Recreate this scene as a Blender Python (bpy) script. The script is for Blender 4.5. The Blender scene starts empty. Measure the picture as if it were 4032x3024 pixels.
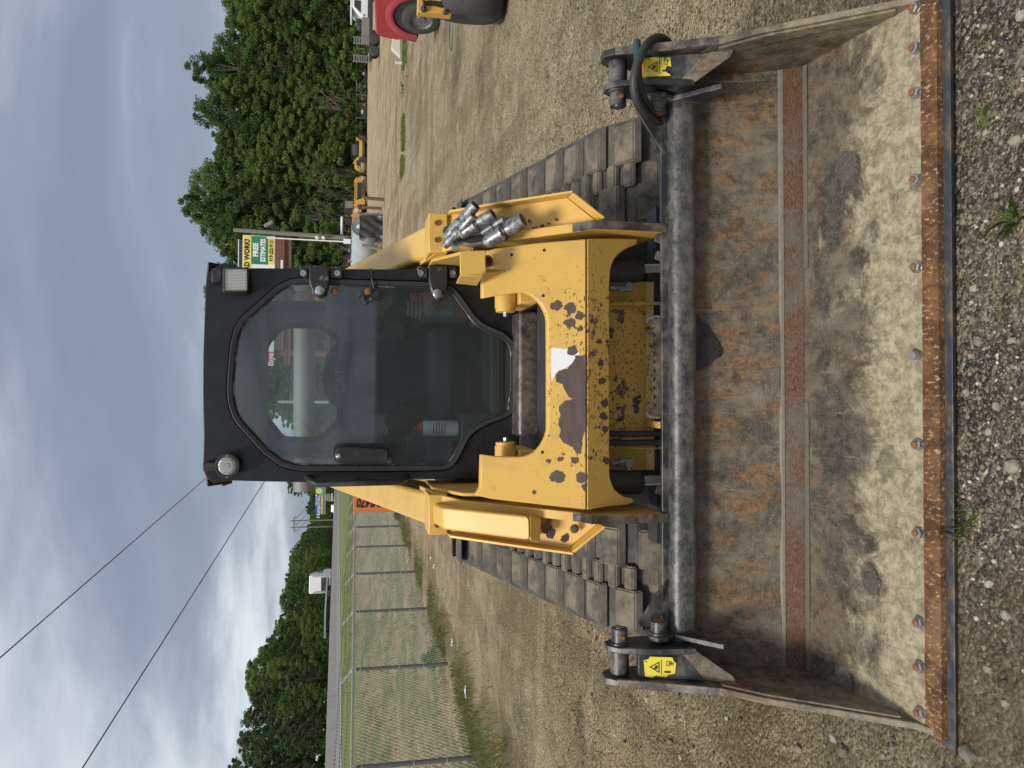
import bpy, bmesh, math, random
import numpy as np
from mathutils import Vector, Matrix, Euler, noise as mnoise

random.seed(7)
rng = np.random.default_rng(7)
D = bpy.data
SC = bpy.context.scene
COL = SC.collection
R = math.radians
PI = math.pi

# ---------------------------------------------------------------- camera
F = 3028.0                       # focal length in photograph pixels (4032 wide)
CAM_H = 1.6
PITCH = R(11.45)
ROLL = R(0.6)
_r0 = Vector((1, 0, 0)); _u0 = Vector((0, math.sin(PITCH), math.cos(PITCH)))
FWD = Vector((0, math.cos(PITCH), -math.sin(PITCH)))
UP = _u0 * math.cos(ROLL) - _r0 * math.sin(ROLL)
RT = _r0 * math.cos(ROLL) + _u0 * math.sin(ROLL)
CAM = Vector((0, 0, CAM_H))
cam_d = D.cameras.new("camera")
cam_d.sensor_width = 36.0
cam_d.lens = F / 4032 * 36.0
cam_d.clip_start = 0.05
cam_d.clip_end = 4000
cam = D.objects.new("camera", cam_d); COL.objects.link(cam)
_m = Matrix((-UP, RT, -FWD)).transposed()      # the phone was held on its side: picture right = world down
cam.matrix_world = Matrix.Translation(CAM) @ _m.to_4x4()
SC.camera = cam

# ---------------------------------------------------------------- sun and exposure
SUN_EL, SUN_AZ = R(56), R(-150)                # high behind the photographer, a little to the left
sun_d = D.lights.new("sun", "SUN"); sun_d.energy = 1.5; sun_d.angle = R(14); sun_d.color = (1.0, .95, .87)
sun = D.objects.new("sun", sun_d); COL.objects.link(sun)
_sd = Vector((math.sin(SUN_AZ) * math.cos(SUN_EL), math.cos(SUN_AZ) * math.cos(SUN_EL), math.sin(SUN_EL)))
sun.rotation_euler = _sd.to_track_quat('Z', 'Y').to_euler()
SC.view_settings.view_transform = 'Standard'
SC.view_settings.look = 'None'
SC.view_settings.gamma = 1.0
SC.view_settings.use_curve_mapping = False
SC.view_settings.exposure = 1.06
SC.render.engine = 'CYCLES'
SC.render.resolution_x, SC.render.resolution_y = 1024, 768
try:
    SC.cycles.max_bounces = 8
    SC.cycles.transparent_max_bounces = 16
except Exception:
    pass

# ---------------------------------------------------------------- node helper
class NT:
    def __init__(s, tree):
        s.t = tree; s.n = tree.nodes; s.l = tree.links
    def node(s, typ, **kw):
        nd = s.n.new(typ)
        for k, v in kw.items(): setattr(nd, k, v)
        return nd
    def put(s, sock, v):
        if v is None: return
        if isinstance(v, bpy.types.NodeSocket): s.l.new(v, sock)
        elif isinstance(v, (tuple, list)) and len(v) == 3 and sock.type == 'RGBA': sock.default_value = (*v, 1)
        else: sock.default_value = v
    def obj(s): return s.node('ShaderNodeTexCoord').outputs['Object']
    def sep(s, v):
        nd = s.node('ShaderNodeSeparateXYZ'); s.put(nd.inputs[0], v); return nd.outputs
    def mapping(s, v, scale=(1, 1, 1), loc=(0, 0, 0), rot=(0, 0, 0)):
        nd = s.node('ShaderNodeMapping'); s.put(nd.inputs['Vector'], v)
        nd.inputs['Scale'].default_value = scale; nd.inputs['Location'].default_value = loc; nd.inputs['Rotation'].default_value = rot
        return nd.outputs[0]
    def noise(s, v, scale, detail=6, rough=.6, dist=0., color=False):
        nd = s.node('ShaderNodeTexNoise'); s.put(nd.inputs['Vector'], v)
        nd.inputs['Scale'].default_value = scale; nd.inputs['Detail'].default_value = detail
        nd.inputs['Roughness'].default_value = rough; nd.inputs['Distortion'].default_value = dist
        return nd.outputs['Color' if color else 'Fac']
    def voro(s, v, scale, feature='F1', out='Distance', rnd=1.):
        nd = s.node('ShaderNodeTexVoronoi'); nd.feature = feature; s.put(nd.inputs['Vector'], v)
        nd.inputs['Scale'].default_value = scale; nd.inputs['Randomness'].default_value = rnd
        return nd.outputs[out]
    def ramp(s, f, stops, interp='LINEAR'):
        nd = s.node('ShaderNodeValToRGB'); s.put(nd.inputs[0], f); cr = nd.color_ramp; cr.interpolation = interp
        while len(cr.elements) < len(stops): cr.elements.new(.5)
        for e, (p, c) in zip(cr.elements, stops):
            e.position = p
            e.color = (c, c, c, 1) if isinstance(c, (int, float)) else (*c, 1)
        return nd.outputs[0]
    def mix(s, f, a, b, mode='MIX'):
        nd = s.node('ShaderNodeMix'); nd.data_type = 'RGBA'; nd.blend_type = mode
        s.put(nd.inputs[0], f); s.put(nd.inputs[6], a); s.put(nd.inputs[7], b); return nd.outputs[2]
    def math(s, op, a, b=None, c=None, clamp=False):
        nd = s.node('ShaderNodeMath'); nd.operation = op; nd.use_clamp = clamp
        s.put(nd.inputs[0], a); s.put(nd.inputs[1], b)
        if c is not None: s.put(nd.inputs[2], c)
        return nd.outputs[0]
    def rng(s, v, a, b, lo=0., hi=1., smooth=True):
        nd = s.node('ShaderNodeMapRange'); nd.interpolation_type = 'SMOOTHSTEP' if smooth else 'LINEAR'
        s.put(nd.inputs[0], v)
        for i, q in zip((1, 2, 3, 4), (a, b, lo, hi)): nd.inputs[i].default_value = q
        return nd.outputs[0]
    def bump(s, h, strength=.3, dist=.01, normal=None):
        nd = s.node('ShaderNodeBump'); s.put(nd.inputs['Height'], h)
        nd.inputs['Strength'].default_value = strength; nd.inputs['Distance'].default_value = dist
        if normal is not None: s.put(nd.inputs['Normal'], normal)
        return nd.outputs[0]
    def bsdf(s, color, rough=.6, metal=0., normal=None, spec=.5, **kw):
        nd = s.node('ShaderNodeBsdfPrincipled')
        s.put(nd.inputs['Base Color'], color); s.put(nd.inputs['Roughness'], rough); s.put(nd.inputs['Metallic'], metal)
        s.put(nd.inputs['Specular IOR Level'], spec)
        if normal is not None: s.put(nd.inputs['Normal'], normal)
        for k, v in kw.items(): s.put(nd.inputs[k], v)
        return nd.outputs[0]
    def out(s, sh, disp=None):
        o = s.node('ShaderNodeOutputMaterial'); s.l.new(sh, o.inputs[0])

MATS = {}
def material(name):
    def deco(fn):
        m = D.materials.new(name); m.use_nodes = True; m.node_tree.nodes.clear()
        nt = NT(m.node_tree); nt.out(fn(nt)); MATS[name] = m
        return m
    return deco

# ---------------------------------------------------------------- world: overcast sky
W = D.worlds.new("World"); SC.world = W; W.use_nodes = True
W.node_tree.nodes.clear()
w = NT(W.node_tree)
sky = w.node('ShaderNodeTexSky'); sky.sky_type = 'NISHITA'; sky.sun_disc = False
sky.sun_elevation = SUN_EL; sky.sun_rotation = SUN_AZ
sky.dust_density = 3.0
gen = w.node('ShaderNodeTexCoord').outputs['Generated']
sx = w.sep(gen)
# clouds lie on a layer overhead: project the direction on a plane so that they stretch towards the horizon
zc = w.math('ADD', w.math('MAXIMUM', sx[2], 0.0), 0.24)
cmb = w.node('ShaderNodeCombineXYZ')
w.put(cmb.inputs[0], w.math('DIVIDE', sx[0], zc)); w.put(cmb.inputs[1], w.math('DIVIDE', sx[1], zc))
cl = cmb.outputs[0]
n1 = w.noise(w.mapping(cl, (0.62, 1.0, 1), (3.1, 1.7, 0), (0, 0, R(25))), 1.02, 8, .53, .5)
n2 = w.noise(w.mapping(cl, (0.8, 1.1, 1), (7.3, 4.1, 0)), 2.4, 5, .5, .2)
nn = w.math('ADD', w.math('MULTIPLY', n1, .78), w.math('MULTIPLY', n2, .22))
cloud = w.ramp(nn, [(.34, (.122, .142, .178)), (.43, (.146, .168, .207)), (.49, (.200, .225, .264)), (.54, (.30, .326, .36)), (.61, (.42, .44, .46))])
cloudy = w.node('ShaderNodeBackground'); w.put(cloudy.inputs[0], cloud); cloudy.inputs[1].default_value = 1.0
skyb = w.node('ShaderNodeBackground'); w.put(skyb.inputs[0], sky.outputs[0]); skyb.inputs[1].default_value = .08
mx = w.node('ShaderNodeMixShader'); mx.inputs[0].default_value = .86
w.l.new(skyb.outputs[0], mx.inputs[1]); w.l.new(cloudy.outputs[0], mx.inputs[2])
wo = w.node('ShaderNodeOutputWorld'); w.l.new(mx.outputs[0], wo.inputs[0])

# ---------------------------------------------------------------- picture ray helpers (places things at their own distance)
def ray(x, y):
    a = (3024 - y - 1512) / F; b = (x - 2016) / F
    return FWD + RT * a - UP * b
def atY(x, y, Y):
    d = ray(x, y); return CAM + d * (Y / d.y)
def atZ(x, y, z=0.):
    d = ray(x, y); return CAM + d * ((z - CAM_H) / d.z)
def atX(x, y, X):
    d = ray(x, y); return CAM + d * (X / d.x)

# ---------------------------------------------------------------- mesh helper
class MB:
    def __init__(s): s.v = []; s.f = []
    def add(s, vs, fs):
        o = len(s.v); s.v += [tuple(p) for p in vs]; s.f += [tuple(i + o for i in f) for f in fs]; return s
    def box(s, c, size, rot=None):
        hx, hy, hz = size[0] / 2, size[1] / 2, size[2] / 2
        vs = [Vector((sx * hx, sy * hy, sz * hz)) for sx in (-1, 1) for sy in (-1, 1) for sz in (-1, 1)]
        if rot is not None:
            q = rot if isinstance(rot, Matrix) else Euler(rot).to_matrix()
            vs = [q @ v for v in vs]
        c = Vector(c)
        return s.add([v + c for v in vs], [(0, 1, 3, 2), (4, 6, 7, 5), (0, 4, 5, 1), (2, 3, 7, 6), (0, 2, 6, 4), (1, 5, 7, 3)])
    def span(s, lo, hi):
        return s.box([(a + b) / 2 for a, b in zip(lo, hi)], [abs(b - a) for a, b in zip(lo, hi)])
    def prism(s, pts, ext):
        n = len(pts); ext = Vector(ext); a = [Vector(p) for p in pts]
        nrm = Vector((0, 0, 0))
        for i in range(n): nrm += a[i].cross(a[(i + 1) % n])
        if nrm.dot(ext) > 0: a.reverse()
        b = [p + ext for p in a]
        fs = [tuple(range(n)), tuple(range(2 * n - 1, n - 1, -1))]
        fs += [(i, i + n, (i + 1) % n + n, (i + 1) % n) for i in range(n)]
        fs = [tuple(reversed(f)) if False else f for f in fs]
        return s.add(a + b, fs)
    def ring(s, outer, inner, ext):
        n = len(outer); ext = Vector(ext)
        A = [Vector(p) for p in outer]; B = [Vector(p) for p in inner]
        C = [p + ext for p in A]; E = [p + ext for p in B]
        vs = A + B + C + E; fs = []
        for i in range(n):
            j = (i + 1) % n
            fs += [(i, j, n + j, n + i), (2 * n + i, 3 * n + i, 3 * n + j, 2 * n + j), (i, 2 * n + i, 2 * n + j, j), (n + i, n + j, 3 * n + j, 3 * n + i)]
        return s.add(vs, fs)
    def sheet(s, rows):
        m = len(rows[0]); vs = [p for r in rows for p in r]
        return s.add(vs, [(i * m + j, i * m + j + 1, (i + 1) * m + j + 1, (i + 1) * m + j) for i in range(len(rows) - 1) for j in range(m - 1)])
    def tube(s, pts, r, n=8, caps=True, r1=None, closed=False):
        pts = [Vector(p) for p in pts]; m = len(pts)
        rs = [r if r1 is None else r + (r1 - r) * i / max(1, m - 1) for i in range(m)] if not isinstance(r, (list, tuple)) else r
        t0 = (pts[1] - pts[0]).normalized(); up = Vector((0, 0, 1)) if abs(t0.z) < .9 else Vector((1, 0, 0))
        u = t0.cross(up).normalized(); vs = []
        for i, p in enumerate(pts):
            if closed: t = (pts[(i + 1) % m] - pts[i - 1]).normalized()
            else: t = (pts[min(i + 1, m - 1)] - pts[max(i - 1, 0)]).normalized()
            u = (u - t * u.dot(t)).normalized(); w_ = t.cross(u)
            vs += [p + (u * math.cos(2 * PI * k / n) + w_ * math.sin(2 * PI * k / n)) * rs[i] for k in range(n)]
        fs = []
        for i in range(m if closed else m - 1):
            j = (i + 1) % m
            fs += [(i * n + k, i * n + (k + 1) % n, j * n + (k + 1) % n, j * n + k) for k in range(n)]
        if caps and not closed: fs += [tuple(range(n - 1, -1, -1)), tuple(range((m - 1) * n, m * n))]
        return s.add(vs, fs)
    def cyl(s, p0, p1, r, n=16, r1=None): return s.tube([p0, p1], [r, r if r1 is None else r1], n)
    def lathe(s, prof, c, axis, n=24):
        """prof: (distance along axis, radius)"""
        ax = Vector(axis).normalized(); up = Vector((0, 0, 1)) if abs(ax.z) < .9 else Vector((1, 0, 0))
        u = ax.cross(up).normalized(); w_ = ax.cross(u); c = Vector(c); vs = []; m = len(prof)
        for d, r in prof:
            vs += [c + ax * d + (u * math.cos(2 * PI * k / n) + w_ * math.sin(2 * PI * k / n)) * r for k in range(n)]
        fs = [(i * n + k, i * n + (k + 1) % n, (i + 1) * n + (k + 1) % n, (i + 1) * n + k) for i in range(m - 1) for k in range(n)]
        fs += [tuple(range(n - 1, -1, -1)), tuple(range((m - 1) * n, m * n))]
        return s.add(vs, fs)
    def mesh(s, name, mat=None, smooth=None):
        me = D.meshes.new(name); me.from_pydata(s.v, [], s.f)
        bm = bmesh.new(); bm.from_mesh(me); bmesh.ops.recalc_face_normals(bm, faces=bm.faces); bm.to_mesh(me); bm.free()
        if mat: me.materials.append(MATS[mat] if isinstance(mat, str) else mat)
        if smooth is not None:
            me.polygons.foreach_set('use_smooth', [True] * len(me.polygons))
            try: me.set_sharp_from_angle(angle=R(smooth))
            except Exception: pass
        return me
    def build(s, name, mat, parent=None, smooth=None, bevel=0., seg=2):
        o = D.objects.new(name, s.mesh(name, mat, smooth if smooth is not None else (40 if bevel else None)))
        COL.objects.link(o)
        if parent is not None: o.parent = parent
        if bevel:
            b = o.modifiers.new("bevel", 'BEVEL'); b.width = bevel; b.segments = seg; b.limit_method = 'ANGLE'; b.angle_limit = R(35)
            b.harden_normals = False
        return o

def tag(o, label=None, cat=None, group=None, kind=None):
    if label: o['label'] = label
    if cat: o['category'] = cat
    if group: o['group'] = group
    if kind: o['kind'] = kind
    return o
def thing(name, label, cat, loc=(0, 0, 0), rot=(0, 0, 0), group=None):
    o = D.objects.new(name, None); o.empty_display_size = .2; COL.objects.link(o)
    o.location = loc; o.rotation_euler = rot
    return tag(o, label, cat, group)
def children(o): return [c for c in D.objects if c.parent == o]
KIDS = {}
def copy_tree(o, parent=None, kids=None):
    c = o.copy(); COL.objects.link(c)
    if parent is not None: c.parent = parent
    for k in (KIDS.get(o) or KIDS.setdefault(o, children(o))): copy_tree(k, c)
    return c
def text(body, size, mat, parent, loc, rot, name='lettering', bold=0., depth=.002, align='CENTER', sx=1., shear=0.):
    cu = D.curves.new(name, 'FONT'); cu.body = body; cu.size = size; cu.align_x = align; cu.align_y = 'CENTER'
    cu.extrude = depth; cu.offset = bold; cu.shear = shear; cu.resolution_u = 2
    tmp = D.objects.new(name, cu); COL.objects.link(tmp)
    me = D.meshes.new_from_object(tmp.evaluated_get(bpy.context.evaluated_depsgraph_get())); D.objects.remove(tmp); D.curves.remove(cu)
    me.name = name; me.materials.clear(); me.materials.append(MATS[mat])
    o = D.objects.new(name, me); COL.objects.link(o); o.location = loc; o.rotation_euler = rot; o.scale = (sx, 1, 1)
    if parent is not None: o.parent = parent
    return o
# ================================================================ materials
@material('yellow_paint')
def _(t):
    o = t.obj(); s = t.sep(o)
    base = t.mix(t.noise(o, 3, 3), (.64, .375, .068), (.73, .46, .115))
    fade = t.noise(o, 9, 5)
    base = t.mix(t.rng(fade, .5, .8, 0, .25), base, (.76, .50, .17))
    # chips: dense low down and near the middle of the cross member, sparse elsewhere
    zone = t.math('MULTIPLY', t.rng(s[2], 1.16, .86), t.rng(t.math('ABSOLUTE', s[0]), .60, .15))
    thr = t.math('SUBTRACT', .69, t.math('MULTIPLY', zone, .135))
    big = t.math('GREATER_THAN', t.noise(t.mapping(o, loc=(4.2, .3, 1.7)), 17, 12, .72), t.math('ADD', thr, .015))
    fine = t.math('GREATER_THAN', t.noise(t.mapping(o, (1, 1, 1.7)), 70, 6, .7), t.math('ADD', thr, .022))
    scr = t.noise(t.mapping(o, (55, 8, 2.2), rot=(0, .25, 0)), 3.0, 8, .75)
    scratch = t.math('MULTIPLY', t.math('GREATER_THAN', scr, t.math('SUBTRACT', .725, t.math('MULTIPLY', zone, .075))), .85)
    chip = t.math('MAXIMUM', t.math('MAXIMUM', big, fine), scratch)
    rust = t.mix(t.noise(o, 24, 8, .7), (.045, .026, .021), (.135, .085, .068))
    halo = t.rng(t.noise(t.mapping(o, loc=(4.2, .3, 1.7)), 17, 12, .72), .56, .70, 0, .30)
    base = t.mix(halo, base, (.42, .22, .06))
    col = t.mix(chip, base, rust)
    grime = t.rng(t.noise(t.mapping(o, (2.2, 2.2, .8)), 4, 12, .75), .48, .72, 0, .42)
    col = t.mix(grime, col, (.36, .235, .095))
    col = t.mix(t.rng(t.noise(o, 170, 4, .7), .60, .74, 0, .35), col, (.20, .13, .06))
    h = t.math('SUBTRACT', t.math('MULTIPLY', t.noise(o, 90, 3), .1), chip)
    return t.bsdf(col, t.mix(chip, (.38,) * 3, (.6,) * 3), 0, t.bump(h, .35, .002))

@material('yellow_paint_far')
def _(t):
    o = t.obj()
    return t.bsdf(t.mix(t.noise(o, 3, 6), (.52, .28, .04), (.66, .40, .09)), .5)

@material('bare_rust_paint')     # the big worn patch on the cross member: primer brown with polished steel
def _(t):
    o = t.obj()
    c = t.mix(t.noise(t.mapping(o, (1, 1, 4)), 14, 6), (.085, .05, .04), (.19, .145, .13))
    return t.bsdf(c, .42, .55, t.bump(t.noise(o, 70, 3), .15, .002))

@material('white_decal')
def _(t):
    o = t.obj()
    return t.bsdf(t.ramp(t.noise(t.mapping(o, (1, 1, 9)), 12, 5), [(.3, (.45, .32, .12)), (.38, (.78, .78, .76))]), .5)

@material('worn_steel_edge')
def _(t):
    o = t.obj()
    c = t.mix(t.rng(t.noise(o, 14, 12, .78), .38, .66), (.075, .058, .048), (.29, .25, .21))
    return t.bsdf(c, .4, .5, t.bump(t.noise(o, 60, 4), .3, .002))

@material('cab_black')
def _(t):
    o = t.obj()
    d = t.rng(t.noise(o, 7, 8, .7), .52, .8, 0, .16)
    c = t.mix(d, (.0055, .0072, .0105), (.075, .075, .07))
    return t.bsdf(c, t.rng(t.noise(o, 18, 4), .3, .7, .32, .5), 0, t.bump(t.noise(o, 160, 2), .06, .002), spec=.5)

@material('rubber_seal')
def _(t):
    o = t.obj()
    return t.bsdf(t.mix(t.noise(o, 30, 4), (.012, .012, .014), (.026, .026, .028)), .6)

@material('black_plastic')
def _(t):
    o = t.obj()
    return t.bsdf(t.mix(t.rng(t.noise(o, 12, 6), .45, .75), (.014, .014, .015), (.06, .058, .052)), .45)

@material('hinge_metal')
def _(t):
    o = t.obj()
    w_ = t.rng(t.noise(o, 25, 6), .52, .68)
    return t.bsdf(t.mix(w_, (.02, .02, .021), (.22, .22, .215)), .42, t.math('MULTIPLY', w_, .6))

@material('bolt_metal')
def _(t):
    o = t.obj()
    return t.bsdf(t.mix(t.noise(o, 60, 3), (.32, .32, .33), (.6, .6, .62)), .28, .9)

@material('bolt_rust')
def _(t):
    o = t.obj()
    return t.bsdf(t.mix(t.noise(o, 90, 3), (.16, .06, .02), (.30, .13, .045)), .8)

@material('chrome')
def _(t): return t.bsdf((.88, .88, .88), .28, .9)

@material('zinc')
def _(t):
    o = t.obj()
    return t.bsdf(t.mix(t.rng(t.noise(o, 60, 8, .7), .35, .7), (.12, .12, .118), (.42, .43, .435)), t.rng(t.noise(o, 30, 3), .3, .7, .34, .6), .7)

@material('dark_rubber_hose')
def _(t):
    o = t.obj()
    return t.bsdf(t.mix(t.noise(o, 25, 5), (.016, .016, .017), (.05, .048, .042)), .55)

@material('track_rubber')
def _(t):
    o = t.obj()
    n = t.rng(t.noise(t.mapping(o, (.6, 1, 1)), 7, 8, .7), .36, .64)
    c = t.mix(n, (.042, .042, .040), (.125, .112, .085))
    return t.bsdf(c, .85, 0, t.bump(t.noise(o, 40, 6), .35, .006))

@material('lug_rubber')
def _(t):
    g = t.node('ShaderNodeNewGeometry').outputs['Position']
    n = t.rng(t.noise(g, 9, 9, .72), .34, .62)
    c = t.mix(n, (.062, .060, .052), (.20, .172, .118))
    c = t.mix(t.rng(t.noise(g, 45, 5), .55, .7, 0, .6), c, (.055, .055, .055))
    return t.bsdf(c, .9, 0, t.bump(t.noise(g, 60, 5), .35, .004))

def bucket_shader(t, dust, rust, dark):
    o = t.obj(); s = t.sep(o)
    fine = t.noise(o, 130, 8, .75); med = t.noise(t.mapping(o, loc=(.7, .1, .9)), 34, 10, .75)
    steel = t.mix(t.rng(t.noise(o, 9, 12, .75), .36, .64), (.040, .032, .024), (.185, .150, .105))
    streak = t.noise(t.mapping(o, (4.5, 1.3, 1.6)), 3.6, 14, .76, .7)
    rc = t.mix(t.rng(med, .36, .62), (.052, .027, .012), (.245, .130, .052))
    c = t.mix(t.rng(streak, .44, .62, 0, rust), steel, rc)
    c = t.mix(t.rng(t.noise(t.mapping(o, (2.5, 1, 1), (9, 2, 1)), 5, 12, .75, .5), .50, .64, 0, .65 * rust), c, (.15, .128, .098))
    d2 = t.rng(t.noise(t.mapping(o, loc=(1.3, 2.2, .4)), 4.0, 14, .74, .6), .54, .64, 0, dark)
    c = t.mix(d2, c, t.mix(fine, (.022, .018, .015), (.075, .062, .05)))
    if dust > 0:
        dz = t.math('ADD', t.rng(s[1], .52, .13, -.15, .15), t.noise(t.mapping(o, loc=(.2, 3.1, 5.)), 5.5, 15, .78, .5))
        dm = t.rng(dz, .46, .61, 0, dust * .95)
        dc = t.mix(t.rng(med, .34, .66), (.235, .185, .115), (.50, .43, .29))
        c = t.mix(dm, c, dc)
        c = t.mix(t.rng(t.noise(t.mapping(o, loc=(5, 1, 2)), 16, 12, .78), .55, .66, 0, .75), c, (.13, .115, .095))
        wn = t.noise(o, 14, 10, .7, color=True); wv = t.node('ShaderNodeVectorMath'); wv.operation = 'MULTIPLY_ADD'
        t.put(wv.inputs[0], wn); wv.inputs[1].default_value = (.13, .10, 0); t.put(wv.inputs[2], o)
        q = t.sep(wv.outputs[0]); m_ = None
        for bx_, by_, rx_, ry_, k_ in ((.50, .41, .15, .055, 1.), (.60, .35, .075, .07, 1.), (.21, .45, .06, .03, .8), (.03, .44, .05, .028, .9), (-.21, .42, .17, .06, .8), (-.26, .32, .10, .07, .7), (-.65, .27, .05, .04, .9), (.86, .25, .06, .05, .6), (-.30, .21, .06, .03, .6), (-.62, .40, .12, .05, .45), (.40, .25, .03, .02, .6)):
            dx = t.math('MULTIPLY', t.math('SUBTRACT', q[0], bx_ + .065), 1 / rx_); dy = t.math('MULTIPLY', t.math('SUBTRACT', q[1], by_ + .05), 1 / ry_)
            dd = t.math('SQRT', t.math('ADD', t.math('MULTIPLY', dx, dx), t.math('MULTIPLY', dy, dy)))
            v = t.rng(dd, 1.12, .78, 0, k_); m_ = v if m_ is None else t.math('MAXIMUM', m_, v)
        c = t.mix(t.math('MULTIPLY', m_, .88), c, t.mix(t.rng(med, .34, .66), (.026, .022, .019), (.105, .09, .075)))
    sc1 = t.noise(t.mapping(o, (34, 1.1, 1.1), rot=(0, 0, .12)), 2.2, 9, .72, .7); sc2 = t.noise(t.mapping(o, (26, 2., 2.), (3, 7, 1), (0, 0, -.5)), 2.0, 8, .7, .1)
    c = t.mix(t.rng(sc1, .585, .67, 0, .30), c, (.30, .265, .21)); c = t.mix(t.rng(sc1, .41, .33, 0, .40), c, (.03, .026, .022))
    c = t.mix(t.rng(sc2, .61, .68, 0, .40), c, (.03, .026, .022))
    c = t.mix(t.rng(fine, .54, .70, 0, .55), c, (.36, .31, .235))
    c = t.mix(t.rng(fine, .43, .28, 0, .60), c, (.035, .029, .023))
    h = t.math('ADD', t.math('MULTIPLY', med, .9), t.math('ADD', t.math('MULTIPLY', t.noise(o, 9, 4), .5), t.math('MULTIPLY', fine, .5)))
    return t.bsdf(c, t.rng(med, .3, .7, .45, .8), .12, t.bump(h, .5, .008))
@material('bucket_floor')
def _(t): return bucket_shader(t, .95, .35, .9)
@material('bucket_back')
def _(t): return bucket_shader(t, 0., 1., .75)
@material('bucket_side')
def _(t): return bucket_shader(t, .45, .8, .8)
@material('bucket_black')
def _(t):
    o = t.obj()
    n = t.rng(t.noise(o, 10, 9, .7), .42, .68)
    c = t.mix(n, (.032, .034, .037), (.17, .155, .135))
    c = t.mix(t.rng(t.noise(o, 6, 8, .7), .56, .68, 0, .7), c, (.17, .09, .045))
    return t.bsdf(c, t.rng(n, 0, 1, .38, .6), .3, t.bump(t.noise(o, 45, 6), .3, .003))
@material('rim_tube_steel')
def _(t):
    o = t.obj(); sp = t.sep(o)
    n = t.rng(t.noise(t.mapping(o, (.8, 1, 1)), 22, 14, .78), .36, .66)
    edge = t.math('ADD', n, t.math('MULTIPLY', t.rng(sp[2], .525, .490), .35))
    c = t.mix(t.math('MULTIPLY', edge, .72), (.030, .034, .038), (.235, .225, .205))
    c = t.mix(t.rng(t.noise(o, 90, 6, .7), .56, .70, 0, .5), c, (.34, .30, .255))
    c = t.mix(t.rng(t.noise(o, 12, 9, .75), .57, .66, 0, .5), c, (.13, .075, .04))
    return t.bsdf(c, .45, .35, t.bump(t.noise(o, 80, 8, .7), .35, .003))
@material('step_steel')
def _(t):
    o = t.obj()
    n = t.rng(t.noise(o, 16, 12, .75), .36, .66)
    c = t.mix(n, (.045, .038, .034), (.22, .185, .165))
    c = t.mix(t.rng(t.noise(o, 110, 5, .7), .55, .7, 0, .5), c, (.35, .32, .29))
    return t.bsdf(c, .42, .5, t.bump(t.noise(o, 90, 6), .3, .002))
@material('edge_rust')
def _(t):
    o = t.obj()
    m = t.noise(t.mapping(o, (1, .45, 1)), 95, 9, .75); g = t.noise(t.mapping(o, (1, .7, 1)), 14, 8, .7)
    c = t.mix(t.rng(g, .36, .64), (.065, .030, .013), (.205, .098, .036))
    c = t.mix(t.rng(m, .46, .32, 0, .8), c, (.035, .014, .007))
    c = t.mix(t.rng(m, .535, .64, 0, .9), c, (.52, .36, .20))
    c = t.mix(t.rng(t.noise(o, 3.4, 5), .56, .74, 0, .55), c, (.33, .24, .14))
    return t.bsdf(c, .72, .1, t.bump(m, .7, .004))
@material('wear_strip_rust')
def _(t):
    o = t.obj()
    m = t.noise(t.mapping(o, (1.4, 1, 7)), 60, 9, .75)
    c = t.mix(t.rng(m, .36, .62), (.040, .020, .011), (.165, .085, .042))
    c = t.mix(t.rng(t.noise(o, 5, 10, .75), .46, .60, 0, .8), c, t.mix(m, (.05, .042, .034), (.19, .16, .12)))
    c = t.mix(t.rng(m, .56, .70, 0, .6), c, (.30, .25, .19))
    return t.bsdf(c, .55, .25, t.bump(m, .35, .003))
@material('edge_black')
def _(t):
    o = t.obj()
    n = t.rng(t.noise(t.mapping(o, (.6, 1, 1)), 24, 12, .75), .46, .66)
    return t.bsdf(t.mix(n, (.050, .057, .072), (.17, .135, .09)), .5, .25, t.bump(t.noise(o, 90, 6), .3, .003))
@material('weld_bead')
def _(t):
    o = t.obj()
    return t.bsdf(t.mix(t.noise(o, 40, 5), (.09, .08, .06), (.24, .21, .16)), .6, .3)
@material('dried_mud')
def _(t):
    o = t.obj()
    c = t.mix(t.noise(o, 60, 8, .8), (.04, .036, .03), (.17, .15, .12))
    c = t.mix(t.rng(t.noise(o, 130, 4), .6, .72), c, (.30, .27, .2))
    return t.bsdf(c, .95, 0, t.bump(t.noise(o, 90, 6, .8), .9, .008))
@material('stain_and_hole_black')
def _(t): return t.bsdf((.018, .015, .012), .5)  # oil on the bucket, and the shade of holes and slots as colour
@material('label_yellow')
def _(t):
    o = t.obj()
    return t.bsdf(t.mix(t.rng(t.noise(o, 45, 6), .58, .66), (.75, .62, .06), (.12, .10, .06)), .5)
@material('label_orange')
def _(t): return t.bsdf((.65, .22, .08), .5)
@material('label_black')
def _(t): return t.bsdf((.02, .02, .02), .5)
@material('white_paint')
def _(t):
    o = t.obj()
    return t.bsdf(t.mix(t.noise(o, 2, 6), (.68, .69, .70), (.80, .80, .80)), .4)
@material('seat_fabric')
def _(t):
    o = t.obj()
    return t.bsdf(t.mix(t.noise(o, 120, 3), (.026, .028, .034), (.060, .064, .072)), .9)
@material('cab_interior')
def _(t):
    o = t.obj()
    return t.bsdf(t.mix(t.noise(o, 9, 5), (.26, .275, .285), (.34, .355, .365)), .8)
@material('boot_grey')
def _(t):
    o = t.obj()
    return t.bsdf(t.mix(t.noise(o, 30, 5), (.085, .095, .095), (.16, .17, .165)), .7)
@material('red_grille')
def _(t): return t.bsdf((.42, .10, .09), .6)
@material('orange_cloth')
def _(t): return t.bsdf((.60, .16, .04), .8)
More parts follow.
